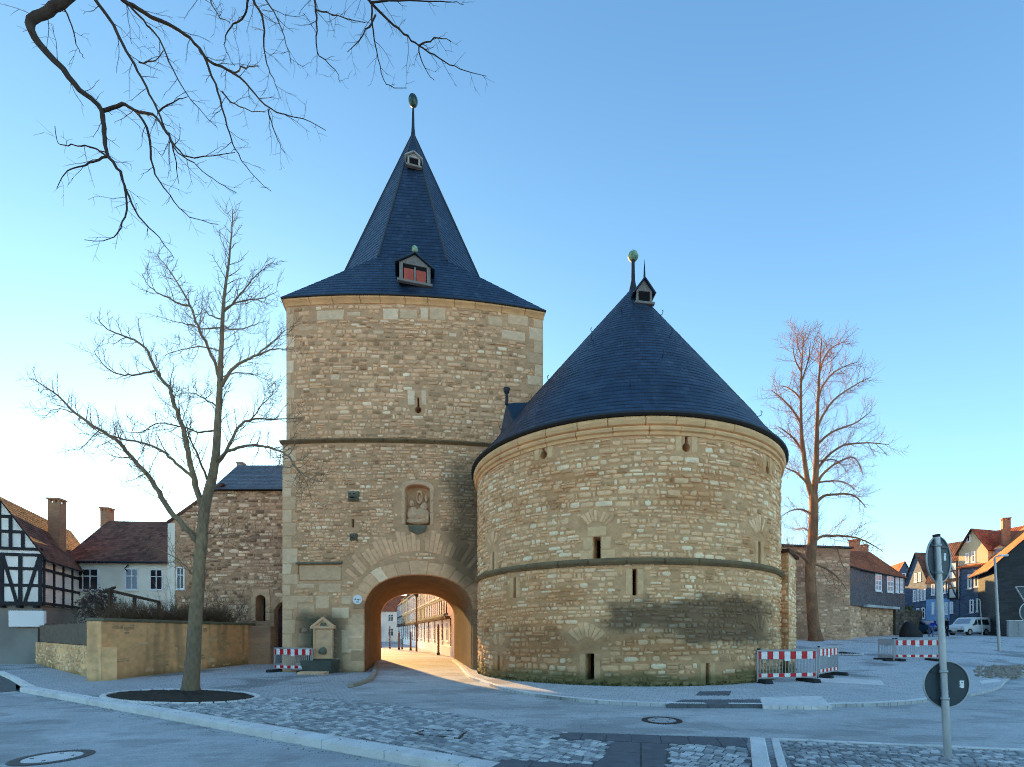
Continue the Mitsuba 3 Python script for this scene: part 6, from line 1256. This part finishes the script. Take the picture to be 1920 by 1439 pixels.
RT_limbs = [([(288, 780), (340, 740), (420, 735), (505, 795)], .10, .02), ([(292, 700), (350, 625), (440, 580), (490, 650)], .09, .02), ([(292, 650), (360, 560), (430, 525), (600, 528)], .09, .02), ([(295, 530), (370, 470), (450, 440), (525, 385)], .08, .02), ([(297, 460), (350, 360), (420, 300), (525, 243)], .08, .02), ([(300, 340), (350, 240), (475, 178)], .07, .02), ([(305, 250), (340, 140), (430, 90)], .05, .02),
 ([(275, 945), (340, 910), (430, 915), (575, 978)], .10, .02), ([(265, 1030), (210, 980), (155, 958)], .12, .02), ([(270, 905), (235, 880), (195, 890)], .06, .02), ([(280, 830), (230, 800), (145, 832)], .07, .02), ([(262, 700), (200, 640), (145, 615)], .07, .02), ([(240, 560), (180, 485), (130, 450)], .07, .02), ([(230, 440), (180, 365), (105, 300)], .07, .02), ([(229, 340), (180, 290), (135, 280)], .05, .02), ([(275, 1030), (350, 1060), (425, 1145)], .06, .02),
 ([(380, 955), (392, 1000), (412, 1052)], .04, .015), ([(232, 220), (200, 150), (195, 90)], .05, .015), ([(228, 260), (260, 170), (270, 90)], .05, .015), ([(235, 160), (215, 110), (225, 50)], .04, .01), ([(288, 690), (380, 680), (470, 730)], .06, .02), ([(290, 600), (350, 590), (420, 640)], .05, .02)]
tree('linden_tree', 'tall bare tree with sunlit upper stems before the old town wall on the right', RT_trunk, RT_limbs, z6, 36.0, 'mat_bark_red', 'mat_twig_red', 6, .27, 2.5, .62, 0.0, 1.6, 2, tw_r=.027)
z7 = lambda x, y: (x * .479, y * .479)
OH = [([(320, -60), (250, 0), (190, 40), (118, 102), (150, 165), (230, 255), (310, 350), (395, 430), (405, 520), (420, 610), (470, 670), (490, 740), (545, 850), (620, 930), (680, 1010)], .068, .003), ([(400, 436), (480, 414), (530, 435), (600, 450), (650, 520), (690, 580), (760, 620), (920, 598)], .024, .003),
 ([(330, -80), (375, 0), (430, 80), (480, 170), (540, 280), (600, 400), (650, 510), (700, 600), (760, 640), (830, 700), (925, 755)], .026, .003), ([(400, -70), (480, 0), (560, 50), (700, 120), (780, 190), (830, 300), (870, 420), (910, 560), (960, 650), (1062, 750)], .030, .003), ([(780, 190), (820, 240), (920, 290), (1000, 370), (1080, 440), (1160, 460), (1275, 512)], .018, .003),
 ([(430, -60), (560, 80), (620, 150), (660, 240), (720, 350), (850, 500)], .016, .003), ([(960, -60), (990, 0), (1030, 80), (1040, 230), (1070, 310), (1102, 395)], .018, .003), ([(990, -60), (970, 0), (960, 60), (900, 110), (880, 180), (920, 260)], .014, .003), ([(1200, -70), (1230, 0), (1240, 90), (1240, 200), (1310, 270), (1332, 325)], .016, .003),
 ([(1380, -80), (1440, 0), (1500, 60), (1580, 130), (1640, 180), (1720, 230), (1800, 270), (1905, 300)], .020, .003), ([(1455, 20), (1460, 120), (1480, 230), (1510, 330), (1592, 346)], .012, .003), ([(1448, 12), (1600, 5), (1760, 8), (1815, 20)], .012, .003), ([(1640, 180), (1700, 155), (1765, 165)], .009, .003), ([(1640, 180), (1655, 250), (1700, 315)], .008, .003), ([(1470, 60), (1420, 140), (1360, 205)], .011, .003),
 ([(525, 432), (580, 520), (600, 660), (660, 760), (740, 850), (855, 880)], .016, .003), ([(422, 615), (350, 640), (270, 670), (222, 740)], .013, .003), ([(415, 615), (370, 580), (300, 570), (240, 570), (215, 495)], .010, .003), ([(488, 735), (490, 850), (450, 930), (330, 940)], .012, .003), ([(245, 20), (280, 100), (310, 200), (330, 230)], .010, .003), ([(870, 360), (940, 420), (1040, 440)], .008, .003), ([(1050, 430), (1075, 520), (1115, 600)], .008, .003), ([(660, 520), (690, 640), (700, 720)], .008, .003), ([(820, -60), (840, 40), (900, 90)], .008, .003), ([(1040, 0), (1100, 110), (1140, 250)], .008, .003), ([(1240, 40), (1300, 60), (1430, 90)], .008, .003), ([(545, 245), (600, 240), (640, 200)], .008, .003), ([(620, 440), (690, 395), (735, 380)], .008, .003), ([(910, 290), (960, 265), (1015, 260)], .008, .003)]
ot = thing('overhanging_tree', 'dark bare branches of a tree hanging into the picture at the top left', 'tree')
rng = np.random.default_rng(9); tws = []
for pts, ra, rb in OH:
    k = rng.normal(0, .35); P = [V(*z7(*q), 5.0 + k * j / (len(pts) - 1) + .0006 * q[0] * .479) for j, q in enumerate(pts)]; s, u = smooth(P); s[1:-1] += rng.normal(0, .005, (len(s) - 2, 3)); r = ra * .66 * (1 - u) ** 1.15 + rb
    part(ot, 'branch', tube(s, r, 8), 'mat_bark_dark', True); twigs_from(s, r, rng, .17, .40, tws, .25, .1, 2, .0042, start=.12)
part(ot, 'twigs', cat(tws), 'mat_twig_dark', kind='stuff')
up_l = [np.array([-8.6, 3.3, 5.8]), np.array([-7.2, 4.2, 8.2]), V(160, -75, 5.0), V(330, -70, 5.15), V(480, -62, 5.3), V(720, -70, 5.5)]; s, u = smooth(up_l); part(ot, 'branch', tube(s, .10 * (1 - u) + .02, 10), 'mat_bark_dark', True)
part(ot, 'trunk', tube([(-8.8, 3.0, -.2), (-8.75, 3.05, 1.2), (-8.7, 3.15, 4.0), (-8.6, 3.3, 6.4), (-8.4, 3.3, 9.5)], [.34, .26, .21, .16, .05], 14), 'mat_bark_dark', True)

# ------------------------------------------------------------------ road works barriers
def barrier(p, q, label, zf=None, h=1.0):
    t = thing('barrier', label, 'barrier', 'red and white road works barriers'); p, q = np.asarray(p, float), np.asarray(q, float); d = (q - p); L = np.linalg.norm(d); d = v3(d / L); n = np.cross(d, UP); z = zf if zf is not None else 0.0
    o = v3(p, z); hh = h
    def bx(name, u0, u1, z0, z1, w0, w1, m, cham=0.0): return part(t, name, cbox(o + d * u0 + UP * z0 * hh + n * w0, d * (u1 - u0), UP * (z1 - z0) * hh, n * (w1 - w0), .008) if cham else obox(o + d * u0 + UP * z0 * hh + n * w0, d * (u1 - u0), UP * (z1 - z0) * hh, n * (w1 - w0)), m)
    bx('top_rail', 0, L, 1.02, 1.07, -.025, .025, 'mat_plaster_palegrey', 1); bx('bottom_rail', 0, L, .13, .17, -.02, .02, 'mat_plaster_palegrey', 1)
    for u in (0, L - .045): bx('end_post', u, u + .045, .02, 1.02, -.022, .022, 'mat_plaster_palegrey', 1)
    for z0, z1 in ((.76, 1.015), (.172, .30)):
        b = bx('board', .046, L - .046, z0, z1, -.018, .014, 'mat_plaster_palegrey')
        a0 = o + d * .047 + UP * (z0 + .004) * hh + n * .018; e = d * (L - .094); f = UP * (z1 - z0 - .008) * hh
        vv = np.array([a0, a0 + e, a0 + e + f, a0 + f]); part(b, 'stripe_print', (vv, np.array([[0, 1, 2], [0, 2, 3]])), 'mat_stripes', False, uv=np.array([(0, 0), (10, 0), (10, 1), (0, 1)]))
    nb_ = int(L / .105)
    for i in range(1, nb_): u = L * i / nb_; bx('bar', u - .011, u + .011, .302, .758, -.008, .008, 'mat_plaster_palegrey')
    bx('label_plate', L / 2 - .10, L / 2 + .10, .70, .775, .015, .021, 'mat_white_paint')
    for u in (.14, L - .3): part(t, 'foot', tri(m3.Manifold.hull_points(np.array([o + d * (u + a) + n * b + UP * c for a, b, c in [(-.13, -.40, 0), (.13, -.40, 0), (-.13, .40, 0), (.13, .40, 0), (-.11, -.37, .11), (.11, -.37, .11), (-.11, .37, .11), (.11, .37, .11)]]))), 'mat_rubber')
    bx('latch', .02, .10, 1.071, 1.12, -.03, .03, 'mat_black')
zt_r = PV
barrier((Xat(514, 19.25), 19.25), (Xat(586, 18.55), 18.55), 'red and white barrier left of the fountain at the gate tower', 0.0, .93)
barrier((Xat(1419, 14.15), 14.15), (Xat(1531, 14.55), 14.55), 'red and white barrier standing against the round tower', PV, .93)
barrier((Xat(1534, 15.7), 15.7), (Xat(1571, 17.0), 17.0), 'red and white barrier turned aslant just right of the barrier at the tower', PV, .95)
zb_ = float(hg(18.0, 23.2)) + PV
barrier((Xat(1678, 23.2), 23.2), (Xat(1761, 23.2), 23.2), 'red and white barrier farther back, left of the sign post', zb_, 1.0)
barrier((Xat(1678, 22.9), 22.95), (Xat(1648, 24.0), 24.05), 'grey back of a barrier standing aslant against the far barrier', zb_, 1.0)

# ------------------------------------------------------------------ sign post with two sign backs
sg = thing('sign_post', 'grey steel post with two round traffic signs seen from behind', 'sign post')
b0, b1 = V(1778, 1425, 5.92), V(1756, 1008, 5.92); b0[2] = -.05
part(sg, 'pole', tube([b0, b0 * .5 + b1 * .5, b1], .036, 14), 'mat_steel', True); part(sg, 'sleeve', tube([b0, b0 + (b1 - b0) * .28], .041, 14), 'mat_steel', True); part(sg, 'cap', tube([b1, b1 + (b1 - b0) * .012], .04, 14), 'mat_black')
def disc(px, py, r, yaw, label, st):
    c = V(px, py, 5.92) ; nrm = np.array([math.sin(yaw), math.cos(yaw), 0]); c = c + np.array([0, .055, 0]); a = np.array([math.cos(yaw), -math.sin(yaw), 0])
    def ringp(rr, w, n=48): q = np.linspace(0, 2 * np.pi, n, endpoint=False); return c + a * (rr * np.cos(q))[:, None] + UP * (rr * np.sin(q))[:, None] + nrm * w
    k = part(sg, 'sign_plate', tri(m3.Manifold.hull_points(np.vstack([ringp(r - .006, .0), ringp(r - .006, .004)]))), 'mat_signback', label=label)
    q = np.linspace(0, 2 * np.pi, 49); part(k, 'rim', tube([c + a * r * math.cos(x) + UP * r * math.sin(x) - nrm * .006 for x in q], .0095, 8, False), 'mat_steel', True)
    part(k, 'sticker', obox(c + a * st[0] + UP * st[1] - nrm * .003, a * .055, UP * .095, nrm * .002), 'mat_sticker')
    for dz in (-.17, .17):
        pz = c + UP * dz; fr = (pz[2] - b0[2]) / (b1[2] - b0[2]); pc = b0 + (b1 - b0) * fr; part(sg, 'clamp', tube([pc - UP * .017, pc + UP * .017], .047, 14), 'mat_steel', True); part(sg, 'clamp_rail', beam(pz - a * .2 - nrm * .008, pz + a * .2 - nrm * .008, .012, .03), 'mat_signback')
disc(1781, 1285, .292, .0, 'dark back of the lower round sign with a pale sticker', (.17, -.045)); disc(1766, 1049, .292, -.46, 'upper round sign turned aslant', (.13, .0))

# ------------------------------------------------------------------ vehicles
def wheel(t, c, ax, r=.31, w=.2):
    ax = np.asarray(ax, float); m = m3.Manifold.cylinder(w, r, r, 28).translate([0, 0, -w / 2]); x = np.cross([0, 0, 1.0], ax); x /= np.linalg.norm(x); y = np.cross(ax, x); M = np.stack([x, y, ax, c], 1)
    k = part(t, 'wheel', tri(m.transform(M)), 'mat_rubber', 40); part(k, 'rim', tri(m3.Manifold.cylinder(w + .02, r * .62, r * .62, 20).translate([0, 0, -w / 2 - .01]).transform(M)), 'mat_steel', 40)
def car(key, label, c, yaw, L, W, H, paint, van=False):
    t = thing(key, label, 'van' if van else 'car'); ca, sa = math.cos(yaw), math.sin(yaw); X = np.array([ca, sa, 0]); Y = np.array([-sa, ca, 0]); o = np.asarray(c, float)
    P = lambda x, y, z: o + X * x + Y * y + UP * z
    if van: prof = [(-L / 2, .35), (-L / 2, 1.0), (-L / 2 + .08, H - .12), (-L / 2 + .25, H), (L / 2 - 1.75, H), (L / 2 - 1.45, H - .10), (L / 2 - .85, 1.06), (L / 2 - .2, .92), (L / 2 - .02, .75), (L / 2, .35)]
    else: prof = [(-L / 2, .35), (-L / 2 + .02, .92), (-L / 2 + .35, H - .35), (-L / 2 + .8, H - .03), (-L / 2 + 1.5, H), (L / 2 - 2.0, H - .06), (L / 2 - 1.15, .98), (L / 2 - .2, .82), (L / 2, .62), (L / 2, .35)]
    m = m3.Manifold.extrude(m3.CrossSection([ccw(prof)]), W).transform(np.stack([X, UP, -Y, o + Y * W / 2], 1))
    for s in (-1, 1):                                        # tumblehome
        q = P(0, s * W / 2, .95); nn = Y * s * math.cos(.16) + UP * math.sin(.16); m = m.trim_by_plane((-nn).tolist(), float(-(nn @ q)))
    for x in (-L / 2 + .75, L / 2 - .80): m = m - m3.Manifold.cylinder(W + 1, .36, .36, 24).translate([0, 0, -(W + 1) / 2]).transform(np.stack([X, UP, -Y, P(x, 0, .31)], 1))
    m = m + m3.Manifold.hull_points(np.array([P(a, b, z) for a in (-L / 2 + .3, L / 2 - .3) for b in (-W / 2 + .25, W / 2 - .25) for z in (.25, .6)]))
    part(t, 'body', tri(m), paint, 30)
    for s in (-1, 1):
        off = lambda z: s * (W / 2 - max(0, z - .95) * .162 + .004)
        xs = [(-L / 2 + .30, -L / 2 + 1.25), (-L / 2 + 1.35, L / 2 - 2.15 + (.2 if van else 0)), (L / 2 - 2.05 + (.2 if van else 0), L / 2 - 1.25)]
        for i, (x0, x1) in enumerate(xs):
            z0, z1 = 1.02, H - .22; f = [(x0, z0), (x1 if i < 2 else x1 - .05, z0), ((x1 if i < 2 else x1 - .45), z1), (x0 + (0.1 if i == 0 else 0), z1)]
            part(t, 'side_window', tri(m3.Manifold.hull_points(np.array([P(x, off(z) + e, z) for x, z in f for e in (-.01, .003)]))), 'mat_pane')
        part(t, 'headlight', ball(P(L / 2 - .12, s * (W / 2 - .25), .72), .12, 2, (1, 1, .8)), 'mat_pane_pale', True); part(t, 'mirror', ball(P(L / 2 - 1.25, s * (W / 2 + .06), 1.05), .1, 2), 'mat_black', True); part(t, 'tail_light', obox(P(-L / 2 - .005, s * (W / 2 - .12) - .06, .85), X * .03, Y * .12, UP * .3), 'mat_red_shutter')
        for x in (-L / 2 + .75, L / 2 - .80): wheel(t, P(x, s * (W / 2 - .11), .31), Y)
    xa, xb = (L / 2 - 1.40, L / 2 - .93) if van else (L / 2 - 1.92, L / 2 - 1.22); za, zb = (H - .2, 1.12) if van else (H - .12, 1.02)
    part(t, 'windscreen', tri(m3.Manifold.hull_points(np.array([P(x + e, s * w, z + e) for x, z, w in ((xa, za, W / 2 - .27), (xb, zb, W / 2 - .16)) for s in (-1, 1) for e in (0, .028)]))), 'mat_pane_pale')
    part(t, 'bumper', cbox(P(L / 2 - .08, -W / 2 + .05, .32), X * .14, Y * (W - .1), UP * .2, .04), 'mat_black'); part(t, 'number_plate', obox(P(L / 2 + .061, -.26, .38), X * .012, Y * .52, UP * .11), 'mat_white_paint'); part(t, 'bumper', cbox(P(-L / 2 - .05, -W / 2 + .05, .34), X * .12, Y * (W - .1), UP * .2, .04), 'mat_black')
cv = V(1816, 1190, 47.0); zc_ = float(hg(cv[0], cv[1])) + PV; car('delivery_van', 'small white van with dark windows parked in front of the tall blue slate house', (cv[0], cv[1], zc_), math.radians(196), 3.8, 1.68, 1.78, 'mat_car_white', True)
cb = V(1738, 1190, 50.5); zc_ = float(hg(cb[0], cb[1])) + PV; car('parked_car', 'dark blue green car with pale windscreen parked behind the person in the blue jacket', (cb[0], cb[1], zc_), math.radians(-90), 4.0, 1.7, 1.5, 'mat_car_blue')

# ------------------------------------------------------------------ people
def figure(key, label, base, yaw, J, cloth_top, cloth_leg, hair='mat_black'):
    """J: joints in metres (x to the figure's right, y forward, z up)."""
    t = thing(key, label, 'person'); c, s = math.cos(yaw), math.sin(yaw); o = np.asarray(base, float)
    W_ = lambda p: o + np.array([p[0] * c - p[1] * s, p[0] * s + p[1] * c, p[2]])
    def skin(bones, m, name, ref=.035):
        ms = []
        for (a, ra, b, rb) in bones: ms.append(m3.Manifold.hull_points(np.vstack([ball(W_(a), ra, 2)[0], ball(W_(b), rb, 2)[0]])))
        u = m3.Manifold.batch_boolean(ms, m3.OpType.Add).refine_to_length(ref); v, f = tri(u); tm = trimesh.Trimesh(v, f, process=True); trimesh.smoothing.filter_taubin(tm, iterations=8); part(t, name, tm, m, True)
    j = J
    skin([(j['chest'], .125, j['pelvis'], .125), (j['shl'], .075, j['shr'], .075), (j['shl'], .07, j['chest'], .12), (j['shr'], .07, j['chest'], .12), (j['neck'], .065, j['chest'], .11), (j['shl'], .065, j['ell'], .052), (j['ell'], .052, j['hal'], .042), (j['shr'], .065, j['elr'], .052), (j['elr'], .052, j['har'], .042)], cloth_top, 'jacket')
    skin([(j['pelvis'], .13, j['hil'], .10), (j['pelvis'], .13, j['hir'], .10), (j['hil'], .10, j['knl'], .068), (j['knl'], .066, j['anl'], .05), (j['hir'], .10, j['knr'], .068), (j['knr'], .066, j['anr'], .05)], cloth_leg, 'trousers')
    hd = np.array(j['head']); nk = np.array(j['neck'])
    f = np.array(j.get('face', (0, 1, 0)), float); f /= np.linalg.norm(f)
    skin([(nk, .055, tuple(hd), .05), (tuple(hd + (0, 0, .03)), .092, tuple(hd + f * .02 + (0, 0, -.06)), .066), (tuple(hd + f * .09 + (0, 0, -.015)), .012, tuple(hd + f * .10 + (0, 0, -.04)), .016), (tuple(hd + (.088, -.01, -.02)), .018, tuple(hd + (.088, -.01, .02)), .018), (tuple(hd + (-.088, -.01, -.02)), .018, tuple(hd + (-.088, -.01, .02)), .018)], 'mat_skin', 'head', .02)
    skin([(tuple(hd - f * .02 + (0, 0, .06)), .096, tuple(hd - f * .055 + (0, 0, -.03)), .075)], hair, 'hair', .03)
    for e, h in (('ell', 'hal'), ('elr', 'har')):
        p = np.array(j[h], float); d = p - np.array(j[e], float); d /= np.linalg.norm(d); sd_ = np.cross(d, (0, 1, .2)); sd_ /= np.linalg.norm(sd_); ct = np.cross(d, sd_)
        bones = [(tuple(p), .034, tuple(p + d * .085), .036)] + [(tuple(p + d * .08 + sd_ * q), .011, tuple(p + d * (.08 + ln) + sd_ * q * 1.15 + ct * .02), .008) for q, ln in ((-.03, .065), (-.01, .08), (.01, .075), (.03, .06))] + [(tuple(p + d * .03 - sd_ * .03), .013, tuple(p + d * .08 - sd_ * .065 + ct * .01), .009)]
        skin(bones, 'mat_skin', 'hand', .012)
    for a in ('anl', 'anr'): q = np.array(j[a], float); skin([(tuple(q + (0, -.05, -.035)), .042, tuple(q + (0, .15, -.045)), .036), (tuple(q), .045, tuple(q + (0, 0, -.03)), .045)], 'mat_black', 'shoe')
stand = dict(pelvis=(0, 0, .95), chest=(0, .02, 1.30), neck=(0, .03, 1.46), head=(0, .06, 1.62), shl=(-.19, .02, 1.40), shr=(.19, .02, 1.40), ell=(-.25, .03, 1.12), elr=(.25, .03, 1.12), hal=(-.24, .16, .90), har=(.24, .16, .90), hil=(-.09, 0, .90), hir=(.09, 0, .90), knl=(-.10, .03, .50), knr=(.10, -.03, .50), anl=(-.11, .0, .09), anr=(.12, -.06, .09))
bend = dict(pelvis=(0, -.12, .92), chest=(0, .20, 1.16), neck=(0, .36, 1.25), head=(0, .48, 1.30), shl=(-.19, .26, 1.22), shr=(.19, .26, 1.22), ell=(-.24, .38, .95), elr=(.24, .40, .96), hal=(-.16, .55, .80), har=(.17, .58, .82), hil=(-.10, -.12, .88), hir=(.10, -.12, .88), knl=(-.13, .02, .49), knr=(.13, .06, .49), anl=(-.14, -.08, .09), anr=(.15, -.02, .09), face=(0, 1, -.25))
def foot(px, d): q = V(px, 1190, d); return np.array([q[0], q[1], float(hg(q[0], q[1])) + PV])
figure('person', 'person in a bright blue jacket bending forward left of the sign post', foot(1746, 43.5), math.radians(-75), bend, 'mat_cloth_blue', 'mat_cloth_jeans')
figure('person', 'person in dark clothes standing just right of the sign post, leaning a little', foot(1776, 43.8), math.radians(80), stand, 'mat_cloth_dark', 'mat_cloth_dark')
g = np.random.default_rng(3); tq = foot(1708, 42.5); s = trimesh.creation.icosphere(subdivisions=4, radius=1.0); v = s.vertices.copy(); nz = meshkit.fbm(v * 2.2 + 5, 4) - .5
hgt = np.where(v[:, 0] < 0, 1.0, .62); v = v * np.array([.95, .7, .85]); v[:, 2] = np.maximum(v[:, 2] * (1.05 - .45 * np.clip(v[:, 0] + .45, 0, 1)) * 1.75, -.05) + nz * .14; v[:, 0] += nz * .22; v[:, 1] += nz * .15
k = thing('covered_heap', 'heap under a black tarpaulin by the dark wall, left of the person in blue', 'tarpaulin'); part(k, 'tarpaulin', (v + tq, s.faces), 'mat_black', True)
q_ = np.linspace(0, 2 * np.pi, 25); part(k, 'rope', tube([tq + np.array([1.0 * math.cos(a), .75 * math.sin(a), .22 + .03 * math.sin(3 * a)]) for a in q_], .015, 6, False), 'mat_rubber')
# fallen leaves and twigs in the gutter
g = np.random.default_rng(44); ms = []
for i in range(620):
    u = g.uniform(1, 17); p = K0 + kd * u + kn * (g.normal(-.10, .10) if i % 2 else g.normal(2.2, 1.4)); z = -.124 if (p - K0) @ kn < 0 else .02
    if i % 5 == 0: q = g.normal(0, .45, 2); p = PIT1 + np.array([q[0] * 2.1, q[1] * .9]); z = .07
    a = g.uniform(0, 6.3); k = g.uniform(.010, .028); ms.append((np.array([(p[0] + k * math.cos(a), p[1] + k * math.sin(a), z + .004), (p[0] - k * .4 * math.sin(a), p[1] + k * .4 * math.cos(a), z + .012), (p[0] - k * math.cos(a), p[1] - k * math.sin(a), z + .003), (p[0] + k * .4 * math.sin(a), p[1] - k * .4 * math.cos(a), z + .010)]), np.array([[0, 1, 2], [0, 2, 3]])))
k = add('fallen_leaves', cat(ms), 'mat_hedge'); labels[k] = {'label': 'dry brown leaves scattered along the kerb and over the setts', 'category': 'leaves', 'kind': 'stuff'}
